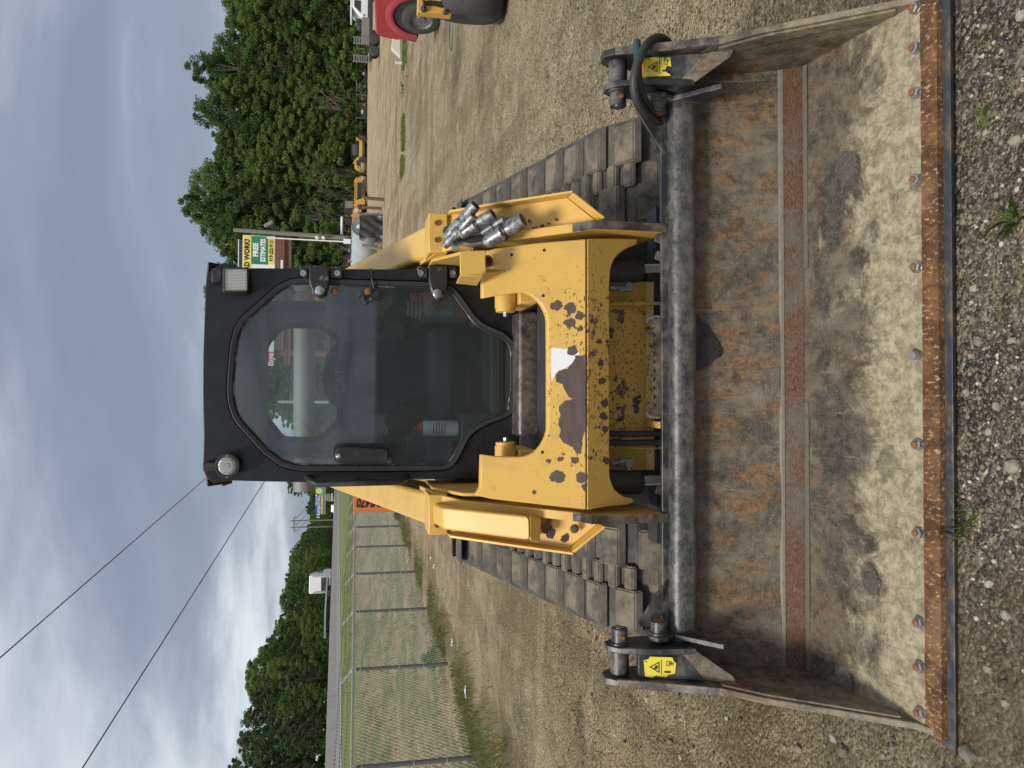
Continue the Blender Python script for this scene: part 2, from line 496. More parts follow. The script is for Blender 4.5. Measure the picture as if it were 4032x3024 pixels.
@material('lamp_glass')
def _(t):
    o = t.obj()
    wv = t.node('ShaderNodeTexWave'); t.put(wv.inputs[0], o); wv.inputs[1].default_value = 60; wv.bands_direction = 'X'
    n = t.bump(wv.outputs['Fac'], .5, .004)
    return t.bsdf(t.mix(wv.outputs['Fac'], (.30, .295, .265), (.55, .54, .50)), .12, .35, n, spec=.9)
def glass(t, tint, refl, dust, dustcol=(.42, .42, .40)):
    o = t.obj()
    tr = t.node('ShaderNodeBsdfTransparent'); t.put(tr.inputs[0], tint)
    gl = t.node('ShaderNodeBsdfGlossy'); gl.inputs['Roughness'].default_value = .03; t.put(gl.inputs[0], (.9, .95, 1.))
    lw = t.node('ShaderNodeLayerWeight'); lw.inputs[0].default_value = .35
    f = t.math('MULTIPLY_ADD', lw.outputs['Fresnel'], .6, refl)
    m1 = t.node('ShaderNodeMixShader'); t.put(m1.inputs[0], f); t.l.new(tr.outputs[0], m1.inputs[1]); t.l.new(gl.outputs[0], m1.inputs[2])
    df = t.node('ShaderNodeBsdfDiffuse'); t.put(df.inputs[0], dustcol)
    m2 = t.node('ShaderNodeMixShader'); t.put(m2.inputs[0], t.rng(t.noise(o, 4, 8, .7), .3, .75, dust * .5, dust * 1.6))
    t.l.new(m1.outputs[0], m2.inputs[1]); t.l.new(df.outputs[0], m2.inputs[2])
    return m2.outputs[0]
@material('door_glass')
def _(t): return glass(t, (.82, .87, .87), .03, .022)
@material('rear_glass')
def _(t): return glass(t, (.92, .96, .94), .01, .03)
@material('dark_window')
def _(t): return t.bsdf((.012, .014, .016), .06, 0, spec=.8)
@material('concrete')
def _(t):
    o = t.obj()
    c = t.mix(t.noise(o, .9, 8, .7), (.52, .50, .44), (.66, .63, .56))
    c = t.mix(t.rng(t.noise(t.mapping(o, (1, 1, .15)), 2.5, 6), .55, .75, 0, .4), c, (.22, .21, .18))
    return t.bsdf(c, .85)
@material('asphalt')
def _(t):
    o = t.obj()
    return t.bsdf(t.mix(t.noise(o, 6, 6), (.17, .17, .17), (.25, .25, .245)), .9)
@material('unseen_apron_dark')  # for the unseen sheet that darkens the cab glass reflection
def _(t):
    o = t.obj()
    return t.bsdf(t.mix(t.noise(o, 6, 6), (.035, .035, .036), (.06, .06, .06)), .9)
@material('galvanised')
def _(t):
    o = t.obj()
    return t.bsdf(t.mix(t.noise(o, 12, 5), (.38, .40, .41), (.60, .62, .63)), .42, .6)
@material('post_grey')
def _(t):
    o = t.obj()
    return t.bsdf(t.mix(t.noise(o, 10, 5), (.10, .105, .105), (.18, .185, .18)), .55, .3)
@material('chain_wire')
def _(t): return t.bsdf((.46, .47, .43), .5, .2)
@material('timber_post')
def _(t):
    o = t.obj()
    c = t.mix(t.noise(t.mapping(o, (8, 8, 1)), 6, 6), (.10, .055, .032), (.20, .125, .075))
    return t.bsdf(c, .9)
@material('timber_cut')
def _(t): return t.bsdf((.55, .47, .34), .9)
@material('pole_wood')
def _(t):
    o = t.obj()
    return t.bsdf(t.mix(t.noise(t.mapping(o, (9, 9, .6)), 5, 6), (.13, .135, .10), (.26, .25, .19)), .9)
@material('tank_grey')
def _(t):
    o = t.obj()
    c = t.mix(t.noise(o, 2, 7), (.30, .345, .36), (.43, .475, .49))
    return t.bsdf(c, .38, .1)
@material('tarp_black')
def _(t):
    o = t.obj()
    return t.bsdf(t.mix(t.noise(o, 4, 5), (.022, .022, .024), (.05, .05, .052)), .42)
@material('valve_red')
def _(t): return t.bsdf((.22, .02, .02), .5)
@material('car_red')
def _(t):
    o = t.obj()
    return t.bsdf(t.mix(t.noise(o, 2.5, 5), (.33, .028, .035), (.40, .05, .06)), .28, 0, **{'Coat Weight': .5})
@material('tyre')
def _(t):
    o = t.obj()
    return t.bsdf(t.mix(t.noise(o, 8, 7), (.022, .022, .023), (.075, .072, .066)), .8, 0, t.bump(t.noise(o, 40, 4), .2, .004))
@material('steel_rim')
def _(t):
    o = t.obj()
    return t.bsdf(t.mix(t.noise(o, 10, 6), (.12, .12, .12), (.24, .24, .235)), .5, .5)
@material('machine_dark')
def _(t):
    o = t.obj()
    return t.bsdf(t.mix(t.noise(o, 6, 6), (.015, .015, .016), (.075, .072, .068)), .6, .2)
@material('machine_grey')
def _(t):
    o = t.obj()
    return t.bsdf(t.mix(t.noise(o, 6, 6), (.16, .15, .14), (.30, .285, .265)), .6, .2)
@material('drum_steel')
def _(t):
    o = t.obj()
    return t.bsdf(t.mix(t.noise(o, 3, 7), (.22, .17, .13), (.34, .28, .22)), .6, .2)
@material('wood_deck')
def _(t): return t.bsdf((.34, .28, .19), .9)
for nm, c in (('sign_yellow', (.80, .66, .13)), ('sign_green', (.025, .20, .105)), ('sign_white', (.80, .82, .82)), ('sign_black', (.012, .012, .012)),
              ('sign_red', (.60, .06, .07)), ('sign_navy', (.03, .05, .16)), ('sign_blue', (.02, .10, .50)), ('sign_teal', (.05, .42, .45)), ('sign_gold', (.75, .47, .08)),
              ('sign_orange', (.62, .17, .045)), ('green_hose', (.04, .16, .10)), ('teal_sleeve', (.02, .07, .085)), ('litter_white', (.78, .78, .78)), ('safety_orange', (.75, .13, .03)), ('blue_scrap', (.10, .30, .50)),
              ('cart_silver', (.55, .55, .56))):
    material(nm)(lambda t, c=c: t.bsdf(t.mix(t.noise(t.obj(), 1.5, 4), c, tuple(x * .88 for x in c)), .5))
@material('beam_brown')
def _(t):
    o = t.obj()
    return t.bsdf(t.mix(t.noise(o, 3, 6), (.10, .045, .032), (.20, .085, .055)), .7)

# ---- ground
DAMP = [((p_.x, p_.y), r_, k_) for p_, r_, k_ in ((atZ(1800, 250), (.55, .9), .75), (atZ(1880, 330), (.5, .5), .5), (atZ(1760, 120), (.8, .7), .45), (atZ(1985, 2960), (.45, .35), .6), (atZ(2060, 2900), (.35, .4), .55), (atZ(1890, 2480), (.3, .6), .5), (atZ(2300, 2900), (.25, .2), .5), (atZ(1650, 420), (1.6, .5), .35), (atZ(1560, 600), (2.5, .8), .3))]
def gravel_color(t, p):
    s = t.sep(p)
    big = t.noise(p, .55, 6, .6)
    mid = t.noise(p, 3.2, 12, .72)
    left = t.rng(t.math('ADD', s[0], t.math('MULTIPLY', t.math('SUBTRACT', big, .5), 1.8)), -.25, -.85)
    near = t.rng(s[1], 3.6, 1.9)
    tan_ = t.mix(t.rng(mid, .34, .66), (.32, .25, .155), (.66, .56, .395))
    dirt = t.mix(t.rng(mid, .34, .66), (.225, .168, .100), (.50, .395, .255))
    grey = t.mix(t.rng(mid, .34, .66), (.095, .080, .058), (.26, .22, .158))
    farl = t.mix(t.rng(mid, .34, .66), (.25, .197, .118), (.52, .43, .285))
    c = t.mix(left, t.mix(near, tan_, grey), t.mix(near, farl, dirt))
    # strips where machines have run: bare dirt, gravel pushed aside
    ln = t.noise(t.mapping(p, (.9, .12, 1), rot=(0, 0, R(-12))), 1.3, 9, .66, .4)
    ln2 = t.noise(t.mapping(p, (.14, .8, 1), rot=(0, 0, R(9))), .9, 9, .66, .4)
    c = t.mix(t.rng(ln, .49, .58, 0, .68), c, (.20, .148, .084))
    c = t.mix(t.rng(ln2, .50, .60, 0, .60), c, (.19, .142, .080))
    c = t.mix(t.rng(ln2, .47, .38, 0, .55), c, (.55, .465, .31))
    c = t.mix(t.rng(ln, .47, .38, 0, .45), c, (.47, .37, .21))
    bare = t.math('MAXIMUM', t.rng(ln, .48, .62, 0, .7), t.rng(ln2, .50, .63, 0, .6))
    wn = t.noise(p, 1.4, 8, .7, color=True); wv = t.node('ShaderNodeVectorMath'); wv.operation = 'MULTIPLY_ADD'
    t.put(wv.inputs[0], wn); wv.inputs[1].default_value = (1.1, 1.5, 0); t.put(wv.inputs[2], p); q = t.sep(wv.outputs[0]); m_ = None
    for (bx_, by_), (rx_, ry_), k_ in DAMP:
        dx = t.math('MULTIPLY', t.math('SUBTRACT', q[0], bx_ + .55), 1 / rx_); dy = t.math('MULTIPLY', t.math('SUBTRACT', q[1], by_ + .75), 1 / ry_)
        v = t.rng(t.math('SQRT', t.math('ADD', t.math('MULTIPLY', dx, dx), t.math('MULTIPLY', dy, dy))), 1.2, .5, 0, k_); m_ = v if m_ is None else t.math('MAXIMUM', m_, v)
    c = t.mix(m_, c, t.mix(t.rng(mid, .35, .65), (.055, .042, .030), (.15, .115, .078)))
    # individual pebbles
    b1 = t.sep(t.voro(p, 70, 'F1', 'Color'))[0]; b2 = t.sep(t.voro(p, 150, 'F1', 'Color'))[1]; b3 = t.sep(t.voro(p, 32, 'F1', 'Color'))[2]
    amt = t.math('MULTIPLY', t.rng(s[1], 45, 3, .35, 1.), t.math('SUBTRACT', 1., t.math('MULTIPLY', bare, .65)))
    amt = t.math('MULTIPLY', amt, t.rng(left, 0, 1, 1, .62))
    for bb, k in ((b3, .32), (b1, .75), (b2, .75)):
        c = t.mix(t.math('MULTIPLY', amt, t.rng(bb, .74, .93, 0, k)), c, (.56, .49, .385))
        c = t.mix(t.math('MULTIPLY', amt, t.rng(bb, .36, .08, 0, k)), c, (.045, .043, .040))
    h = t.math('ADD', t.math('MULTIPLY', t.voro(p, 70), -.7), t.math('ADD', t.math('MULTIPLY', t.noise(p, 26, 12, .78), 1.2), t.math('MULTIPLY', t.voro(p, 32), -.6)))
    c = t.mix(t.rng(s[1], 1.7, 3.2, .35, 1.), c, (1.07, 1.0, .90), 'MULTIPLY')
    return c, h
@material('gravel')
def _(t):
    p = t.node('ShaderNodeNewGeometry').outputs['Position']
    c, h = gravel_color(t, p)
    return t.bsdf(c, .95, 0, t.bump(h, 1.0, .034), spec=.2)
@material('embankment_grass')
def _(t):
    p = t.node('ShaderNodeNewGeometry').outputs['Position']; s = t.sep(p)
    n = t.noise(t.mapping(p, (.8, .45, 1)), .8, 12, .7)
    c = t.ramp(n, [(.30, (.075, .105, .040)), (.44, (.125, .14, .062)), (.54, (.235, .195, .115)), (.68, (.30, .25, .165))])
    up = t.rng(s[0], -12.0, -15)
    c = t.mix(up, c, t.mix(t.noise(p, .9, 7), (.11, .155, .04), (.21, .20, .08)))
    f = t.noise(p, 11, 12, .75)
    c = t.mix(t.rng(f, .52, .70, 0, .5), c, (.42, .36, .24))
    c = t.mix(t.rng(f, .46, .32, 0, .55), c, (.06, .085, .03))
    return t.bsdf(c, .95, 0, t.bump(f, .8, .08), spec=.2)
@material('pebbles')
def _(t):
    at = t.node('ShaderNodeAttribute'); at.attribute_name = 'tone'; p = t.obj()
    c = t.ramp(at.outputs['Fac'], [(0., (.024, .022, .020)), (.42, (.066, .058, .048)), (.66, (.16, .130, .092)), (.86, (.31, .255, .18)), (1., (.60, .54, .44))])
    return t.bsdf(t.mix(t.noise(p, 120, 3), c, t.mix(.35, c, (.2, .17, .13))), .9)
@material('stone')
def _(t):
    o = t.obj(); oi = t.node('ShaderNodeObjectInfo').outputs['Random']
    c = t.mix(oi, (.17, .140, .105), (.48, .42, .33))
    return t.bsdf(t.mix(t.noise(o, 40, 6), c, t.mix(.6, c, (.09, .08, .07))), .9, 0, t.bump(t.noise(o, 60, 5), .5, .004))
def leafmat(name, c1, c2, c3, trans=.35):
    @material(name)
    def _(t):
        o = t.obj(); oi = t.node('ShaderNodeObjectInfo').outputs['Random']
        at = t.node('ShaderNodeAttribute'); at.attribute_name = 'tone'
        c = t.mix(at.outputs['Fac'], c1, c2)
        c = t.mix(t.rng(t.noise(o, .30, 4), .45, .68, 0, .75), c, c3)
        c = t.mix(t.math('MULTIPLY', oi, .30), c, tuple(x * .75 for x in c1))
        d = t.node('ShaderNodeBsdfDiffuse'); t.put(d.inputs[0], c)
        tr = t.node('ShaderNodeBsdfTranslucent'); t.put(tr.inputs[0], t.mix(.5, c, c3))
        m = t.node('ShaderNodeMixShader'); m.inputs[0].default_value = trans
        t.l.new(d.outputs[0], m.inputs[1]); t.l.new(tr.outputs[0], m.inputs[2])
        return m.outputs[0]
leafmat('leaf_dark', (0.055, 0.11, 0.042), (0.105, 0.18, 0.062), (0.13, 0.205, 0.07), .42)
leafmat('leaf_mid', (0.082, 0.15, 0.048), (0.145, 0.23, 0.072), (0.175, 0.26, 0.08), .42)
leafmat('leaf_light', (0.13, 0.21, 0.06), (0.21, 0.3, 0.09), (0.24, 0.32, 0.1), .42)
leafmat('needles', (0.085, 0.1, 0.055), (0.15, 0.16, 0.09), (0.18, 0.175, 0.105), .42)
leafmat('leaf_brown', (.11, .10, .03), (.20, .16, .05), (.24, .19, .07))
leafmat('weed_green', (.17, .24, .06), (.30, .38, .12), (.36, .40, .17), .5)
leafmat('dry_grass', (.38, .32, .19), (.52, .44, .28), (.32, .32, .15), .45)
@material('bark')
def _(t):
    o = t.obj()
    return t.bsdf(t.mix(t.noise(t.mapping(o, (1, 1, .2)), 3, 6), (.075, .06, .048), (.17, .145, .12)), .95)
@material('bare_twig')
def _(t): return t.bsdf((.19, .165, .14), .95)
@material('overhead_wire')
def _(t): return t.bsdf((.02, .02, .022), .7)
# ================================================================ terrain
def vnoise(x, y, seed=0):
    """smooth value noise, vectorised"""
    xi, yi = np.floor(x).astype(np.int64), np.floor(y).astype(np.int64); fx, fy = x - xi, y - yi
    fx, fy = fx * fx * (3 - 2 * fx), fy * fy * (3 - 2 * fy)
    def h(a, b):
        n = (a * 374761393 + b * 668265263 + seed * 2147483647) & 0x7fffffff
        n = ((n ^ (n >> 13)) * 1274126177) & 0x7fffffff
        return ((n ^ (n >> 16)) & 0xffff) / 65535.0
    return (h(xi, yi) * (1 - fx) + h(xi + 1, yi) * fx) * (1 - fy) + (h(xi, yi + 1) * (1 - fx) + h(xi + 1, yi + 1) * fx) * fy
def sstep(a, b, v):
    q = np.clip((v - a) / (b - a), 0, 1); return q * q * (3 - 2 * q)
def road_z(Y): return 1.25 + .0228 * np.clip(Y, -60, 420)
def ground_z(x, y):
    x = np.asarray(x, float); y = np.asarray(y, float)
    near = sstep(45, 8, y)
    z = ((vnoise(x * 1.1, y * 1.1, 1) - .5) * .05 + (vnoise(x * 3.3, y * 3.3, 2) - .5) * .03) * near
    z += ((vnoise(x * 9, y * 9, 3) - .5) * .016 + (vnoise(x * 24, y * 24, 4) - .5) * .010) * sstep(14, 5, y)
    # ruts along the lot
    for cx, wd, dp, sd in ((2.6, .28, .05, 5), (3.9, .35, .045, 6), (-2.9, .3, .05, 7), (-3.6, .25, .03, 8)):
        c = cx + (vnoise(y * .35, y * 0, sd) - .5) * .9
        z -= dp * np.exp(-((x - c) / wd) ** 2) * near * vnoise(x * 0 + cx, y * .8, sd + 20)
    # prints of track cleats beside the loader
    for cx, ph in ((-1.72, 0.), (-2.38, .04)):
        m = sstep(.26, .20, np.abs(x - cx - .02 * (y - 3))) * sstep(1.9, 2.4, y) * sstep(7.5, 5.5, y) * sstep(.28, .5, vnoise(x * 2.2, y * 2.2, 31))
        z += m * (np.sin(2 * PI * (y + ph) / .105) * .011 - .006)
    # flat under the bucket and the tracks
    flat = sstep(1.5, 1.25, np.abs(x - .06)) * sstep(5.2, 4.9, y) * sstep(1.62, 1.78, y)
    z = z * (1 - flat) - .009 * flat
    z -= .006 * sstep(1.4, 1.2, np.abs(x - .06)) * sstep(1.4, 1.75, y) * (1 - flat)
    return z
def axis(segs):
    out = [segs[0][0]]
    for a, b, s0, s1 in segs:
        v = a
        while v < b - 1e-6:
            q = (v - a) / (b - a); v += s0 * (s1 / s0) ** q; out.append(min(v, b))
    return np.array(sorted(set(round(v, 5) for v in out)))
def grid_sheet(name, X, Y, Z, mat):
    nx, ny = len(X), len(Y); gx, gy = np.meshgrid(X, Y, indexing='ij')
    co = np.stack([gx, gy, Z], -1).reshape(-1, 3)
    i = np.arange(nx - 1)[:, None] * ny + np.arange(ny - 1)[None, :]
    q = np.stack([i, i + ny, i + ny + 1, i + 1], -1).reshape(-1, 4)
    me = D.meshes.new(name); me.vertices.add(len(co)); me.vertices.foreach_set('co', co.astype(np.float32).ravel())
    me.loops.add(q.size); me.loops.foreach_set('vertex_index', q.astype(np.int32).ravel())
    me.polygons.add(len(q)); me.polygons.foreach_set('loop_start', np.arange(0, q.size, 4, dtype=np.int32)); me.polygons.foreach_set('loop_total', np.full(len(q), 4, np.int32))
    me.polygons.foreach_set('use_smooth', np.ones(len(q), bool)); me.update(calc_edges=True); me.materials.append(MATS[mat])
    o = D.objects.new(name, me); COL.objects.link(o); return o
XG = axis([(-5.7, -3.2, .09, .05), (-3.2, 2.9, .035, .035), (2.9, 9, .05, .25), (9, 60, .3, 5), (60, 900, 8, 120)])
YG = axis([(-30, .4, 6, .2), (.4, 4.2, .03, .03), (4.2, 14, .04, .25), (14, 60, .3, 3), (60, 900, 5, 80)])
gx, gy = np.meshgrid(XG, YG, indexing='ij')
tag(grid_sheet('ground', XG, YG, ground_z(gx, gy), 'gravel'), kind='structure')
def bank_z(x, y):
    x = np.asarray(x, float); y = np.asarray(y, float); rz = road_z(y)
    z = rz * sstep(-7.0, -17.0, x) * .97 + rz * .03 * sstep(-16, -17.5, x)
    z = z + ((vnoise(x * .9, y * .5, 41) - .5) * .22 + (vnoise(x * 3, y * 2, 42) - .5) * .10) * sstep(-5.75, -7, x) * sstep(-17, -15, x)
    z = z + (ground_z(np.full_like(x, -5.7), y)) * sstep(-7, -5.7, x)
    return z
XB = axis([(-900, -60, 120, 10), (-60, -17, 5, .5), (-17, -5.7, .3, .12)])
YB = axis([(-30, 2, 6, .6), (2, 60, .3, 1.2), (60, 450, 2, 12), (450, 900, 30, 90)])
bx, by_ = np.meshgrid(XB, YB, indexing='ij')
YA = axis([(-60, -2.2, 6, .5)]); XA = np.array([-14., -7, 0, 7, 14.]); ax, ay = np.meshgrid(XA, YA, indexing='ij')
tag(grid_sheet('unseen_dark_apron', XA, YA, ground_z(ax, ay) * 0 + .03, 'unseen_apron_dark'), kind='structure')  # unseen dark sheet behind the camera, added to darken the door glass reflection
tag(grid_sheet('embankment', XB, YB, bank_z(bx, by_), 'embankment_grass'), kind='structure')
YR = axis([(-30, 420, 3, 6)]); XR = np.array([-33.5, -23.0, -17.2])
rx, ry = np.meshgrid(XR, YR, indexing='ij')
tag(grid_sheet('highway', XR, YR, road_z(ry) + .012, 'asphalt'), kind='structure')
for nm, xa, xb, mt in (('edge_line', -18.2, -17.95, 'sign_white'), ('centre_line', -21.9, -21.7, 'sign_gold')):
    xx = np.array([xa, xb]); a, b = np.meshgrid(xx, YR, indexing='ij')
    tag(grid_sheet(nm, xx, YR, road_z(b) + .018, mt), kind='structure')

# ---- pebbles: real stones scattered over the near ground
ico = bmesh.new(); bmesh.ops.create_icosphere(ico, subdivisions=1, radius=1.0)
IV = np.array([v.co[:] for v in ico.verts]); IF = np.array([[v.index for v in f.verts] for f in ico.faces]); ico.free()
def scatter_stones(name, xs, ys, size, mat, sink=.35, tones=None):
    n = len(xs); z = ground_z(xs, ys)
    sc = size[:, None] * rng.uniform(.6, 1.25, (n, 3)); sc[:, 2] *= .75
    v = IV[None] * (1 + rng.uniform(-.26, .26, (n, len(IV), 1))) * sc[:, None, :]
    a = rng.uniform(0, 2 * PI, n); ca, sa = np.cos(a)[:, None], np.sin(a)[:, None]
    vx, vy = v[..., 0] * ca - v[..., 1] * sa, v[..., 0] * sa + v[..., 1] * ca
    co = np.stack([vx + xs[:, None], vy + ys[:, None], v[..., 2] + (z + size * (.5 - sink))[:, None]], -1).reshape(-1, 3)
    f = (IF[None] + (np.arange(n) * len(IV))[:, None, None]).reshape(-1, 3)
    me = D.meshes.new(name); me.vertices.add(len(co)); me.vertices.foreach_set('co', co.astype(np.float32).ravel())
    me.loops.add(f.size); me.loops.foreach_set('vertex_index', f.astype(np.int32).ravel())
    me.polygons.add(len(f)); me.polygons.foreach_set('loop_start', np.arange(0, f.size, 3, dtype=np.int32)); me.polygons.foreach_set('loop_total', np.full(len(f), 3, np.int32))
    me.update(calc_edges=True); me.materials.append(MATS[mat])
    t = rng.random(n) if tones is None else tones
    at = me.attributes.new('tone', 'FLOAT', 'FACE'); at.data.foreach_set('value', np.repeat(t, len(IF)).astype(np.float32))
    o = D.objects.new(name, me); COL.objects.link(o); return o
def pebble_field(n, x0, x1, y0, y1, s0, s1, dens):
    xs, ys = rng.uniform(x0, x1, n), rng.uniform(y0, y1, n)
    k = rng.random(n) < dens(xs, ys); xs, ys = xs[k], ys[k]
    return xs, ys, s0 + (s1 - s0) * rng.random(len(xs)) ** 2.4
def dens_near(x, y):
    d = sstep(-.75, -.15, x + .5 * (vnoise(x * 2.5, y * 2.5, 51) - .5)); return .05 + .95 * d * (.45 + .55 * vnoise(x * 3, y * 3, 52))
A = pebble_field(26000, -1.4, 1.5, .78, 1.80, .0022, .0085, dens_near)
B = pebble_field(9000, -3.6, 4.2, 1.8, 6.5, .004, .013, lambda x, y: (.25 + .75 * vnoise(x * 1.6, y * 1.6, 53) ** 1.5) * (np.abs(x - .06) > 1.09))
xs, ys, sz = (np.concatenate([a, b]) for a, b in zip(A, B))
tag(scatter_stones('pebbles', xs, ys, sz, 'pebbles'), kind='stuff', label='loose grey and white pebbles spread over the yard')
# ---- larger stones that can be picked out one by one
sb_ = bmesh.new(); bmesh.ops.create_icosphere(sb_, subdivisions=3, radius=1.0)
STV = [v.co.copy() for v in sb_.verts]; STF = [[v.index for v in f.verts] for f in sb_.faces]; sb_.free()
def stone(label, px, py, r, seed, group=None, flat=.7):
    p = atZ(px, py, 0.); m = MB()
    vs = []
    for v in STV:
        k = 1 + .28 * mnoise.noise(v * 1.3 + Vector((seed * 3.1, 0, 0))) + .10 * mnoise.noise(v * 3.5 + Vector((0, seed * 2.3, 0)))
        a = Vector((round(v.x * 2.5) / 2.5, round(v.y * 2.5) / 2.5, round(v.z * 2.5) / 2.5)); vs.append((v.lerp(a, .35)) * k)
    m.add([(v.x * r, v.y * r * .85, v.z * r * flat) for v in vs], STF)
    o = m.build('stone', 'stone', None, 35); z = float(ground_z(np.array([p.x]), np.array([p.y]))[0])
    o.location = (p.x, p.y, z + r * flat * .45); o.rotation_euler = (0, 0, seed)
    return tag(o, label, 'stone', group)
stone('brown angular stone beside the pointed left end of the cutting edge', 3805, 2968, .024, 1)
stone('rounded grey stone in the gravel, largest in front of the bucket', 4010, 1838, .021, 2)
G = 'pale stones lying in front of the bucket'
for i, (a, b, r) in enumerate(((3905, 1700, .012), (3950, 1600, .012), (3800, 1545, .012), (3830, 1135, .012), (3825, 1260, .012), (3850, 1345, .014), (4010, 1340, .011), (3890, 2300, .012), (3970, 2420, .013), (3880, 2635, .012), (3945, 2770, .011), (4020, 60, .014), (4015, 555, .017), (3878, 525, .012))):
    stone('pale loose stone lying in the gravel before the bucket', a, b, r, i + 5, G)
G2 = 'stones on the dirt left of the bucket'
for i, (a, b, r) in enumerate(((2550, 2755, .020), (3320, 2960, .022), (3280, 2905, .018), (2620, 2920, .018), (2660, 2985, .02), (2430, 2740, .016), (3150, 2950, .017))):
    stone('brownish loose stone on the bare dirt left of the bucket', a, b, r, i + 30, G2)
# ================================================================ trees and plants
def raw_mesh(name, co, faces_n, idx, mat, tone=None):
    me = D.meshes.new(name); me.vertices.add(len(co)); me.vertices.foreach_set('co', np.asarray(co, np.float32).ravel())
    me.loops.add(len(idx)); me.loops.foreach_set('vertex_index', np.asarray(idx, np.int32))
    nf = len(idx) // faces_n
    me.polygons.add(nf); me.polygons.foreach_set('loop_start', np.arange(0, len(idx), faces_n, dtype=np.int32)); me.polygons.foreach_set('loop_total', np.full(nf, faces_n, np.int32))
    me.update(calc_edges=True); me.materials.append(MATS[mat])
    if tone is not None:
        at = me.attributes.new('tone', 'FLOAT', 'FACE'); at.data.foreach_set('value', np.asarray(tone, np.float32))
    return me
def leaf_cloud(name, centers, radii, counts, size, mat, squash=.75, r_=None, drop=0.):
    r_ = r_ or rng; P, T = [], []
    for c, rd, n in zip(centers, radii, counts):
        d = r_.normal(size=(n, 3)); d /= np.linalg.norm(d, axis=1)[:, None]
        rr = rd * r_.random(n) ** .45
        p = c + d * rr[:, None] * np.array([1, 1, squash]); p[:, 2] -= drop * rr
        P.append(p); T.append(np.clip(r_.normal(r_.random(), .22, n), 0, 1))
    P = np.concatenate(P); T = np.concatenate(T); n = len(P)
    nrm = r_.normal(size=(n, 3)) + np.array([0, 0, .55]); nrm /= np.linalg.norm(nrm, axis=1)[:, None]
    u = np.cross(nrm, r_.normal(size=(n, 3))); u /= np.linalg.norm(u, axis=1)[:, None]; v = np.cross(nrm, u)
    s = size * r_.uniform(.55, 1.25, n)[:, None]
    co = np.stack([P - u * s * .6, P - v * s * .38 + u * s * .05, P + u * s * .6, P + v * s * .38 - u * s * .05], 1).reshape(-1, 3)
    return raw_mesh(name, co, 4, np.arange(len(co)), mat, T)
def tree_proto(kind, h, w, seed, mat, base=.22, nclu=64, nleaf=95, size=.5, irregular=.5):
    r_ = np.random.default_rng(seed); rnd = random.Random(seed)
    cs, rs = [], []
    phase = r_.uniform(0, 6.28, 3)
    for i in range(nclu):
        t = base + (1 - base) * (i + r_.random()) / nclu
        q = (t - base) / (1 - base)
        prof = (1 - abs(2 * (q * .86 + .10) - 1) ** 3.2) ** .6 * (1 - .12 * q)
        a = i * 2.399 + r_.normal(0, .5); lump = 1 + irregular * .45 * math.sin(2 * a + phase[0]) * math.sin(5 * q + phase[1])
        rad = w / 2 * prof * lump * r_.uniform(.45, 1.0)
        cs.append(np.array([rad * math.cos(a), rad * math.sin(a), h * t * (1 - .02 * r_.random())])); rs.append(w * r_.uniform(.07, .17) * (1 - .25 * q))
    crown = leaf_cloud(kind + '_crown', cs, rs, [int(nleaf * r_.uniform(.5, 1.4)) for _ in cs], size, mat, .7, r_)
    m = MB(); bend = [Vector((rnd.uniform(-.02, .02) * h * k, rnd.uniform(-.02, .02) * h * k, h * .92 * k / 5)) for k in range(6)]
    m.tube(bend, h * .0105 + .06, 8, r1=.04)
    for c, rd in list(zip(cs, rs))[::3]:
        t = max(.08, c[2] / h * .78); p0 = Vector((0, 0, 0)); kq = t * h / (h * .92) * 5; i = min(4, int(kq)); p0 = bend[i].lerp(bend[i + 1], kq - i)
        c_ = Vector(c); mid = p0.lerp(c_, .5) + Vector((0, 0, rd * .4))
        m.tube([p0, mid, c_], h * .0035 + .02, 5, r1=.02)
    trunk = m.mesh(kind + '_trunk', 'bark', 50)
    return crown, trunk
def pine_proto(h, seed):
    r_ = np.random.default_rng(seed); cs, rs = [], []; m = MB(); m.tube([(0, 0, 0), (.2, 0, h * .5), (.1, .1, h * .97)], .26, 8, r1=.04)
    for i in range(46):
        q = (i + r_.random()) / 46; t = .30 + .70 * q; a = i * 2.4 + r_.normal(0, .4); rad = h * .15 * (1 - q) ** .6 * r_.uniform(.45, 1.1) + .2
        c = np.array([rad * math.cos(a), rad * math.sin(a), h * t]); cs.append(c); rs.append(h * .035 * r_.uniform(.7, 1.3))
        m.tube([(.1, 0, h * t - rad * .25), tuple(c)], .06, 5, r1=.02)
    return leaf_cloud('pine_crown', cs, rs, [260] * len(cs), .30, 'needles', .8, r_), m.mesh('pine_trunk', 'bark', 50)
def bare_proto(h, seed):
    rnd = random.Random(seed); m = MB()
    def br(p, d, ln, r, lev):
        q = p; pts = [p]
        for k in range(3):
            d = (d + Vector((rnd.uniform(-.2, .2), rnd.uniform(-.2, .2), rnd.uniform(-.08, .16)))).normalized(); q = q + d * ln / 3; pts.append(q)
        m.tube(pts, r, 4 if lev else 6, caps=False, r1=r * .55)
        if lev < 5:
            for k in range(3 if lev < 2 else rnd.choice((2, 2, 3))):
                nd = (d + Vector((rnd.uniform(-1, 1), rnd.uniform(-1, 1), rnd.uniform(-.35, .7))) * .75).normalized()
                br(pts[rnd.choice((1, 2, 3))] if k else q, nd, ln * rnd.uniform(.55, .8), r * .6, lev + 1)
    br(Vector((0, 0, 0)), Vector((0, 0, 1)), h * .30, h * .008, 0)
    for k in range(3): br(Vector((rnd.uniform(-1, 1), rnd.uniform(-1, 1), 0)), Vector((rnd.uniform(-.3, .3), rnd.uniform(-.3, .3), 1)).normalized(), h * .26, h * .006, 1)
    return m.mesh('bare_branches', 'bare_twig')
PROTO = {}
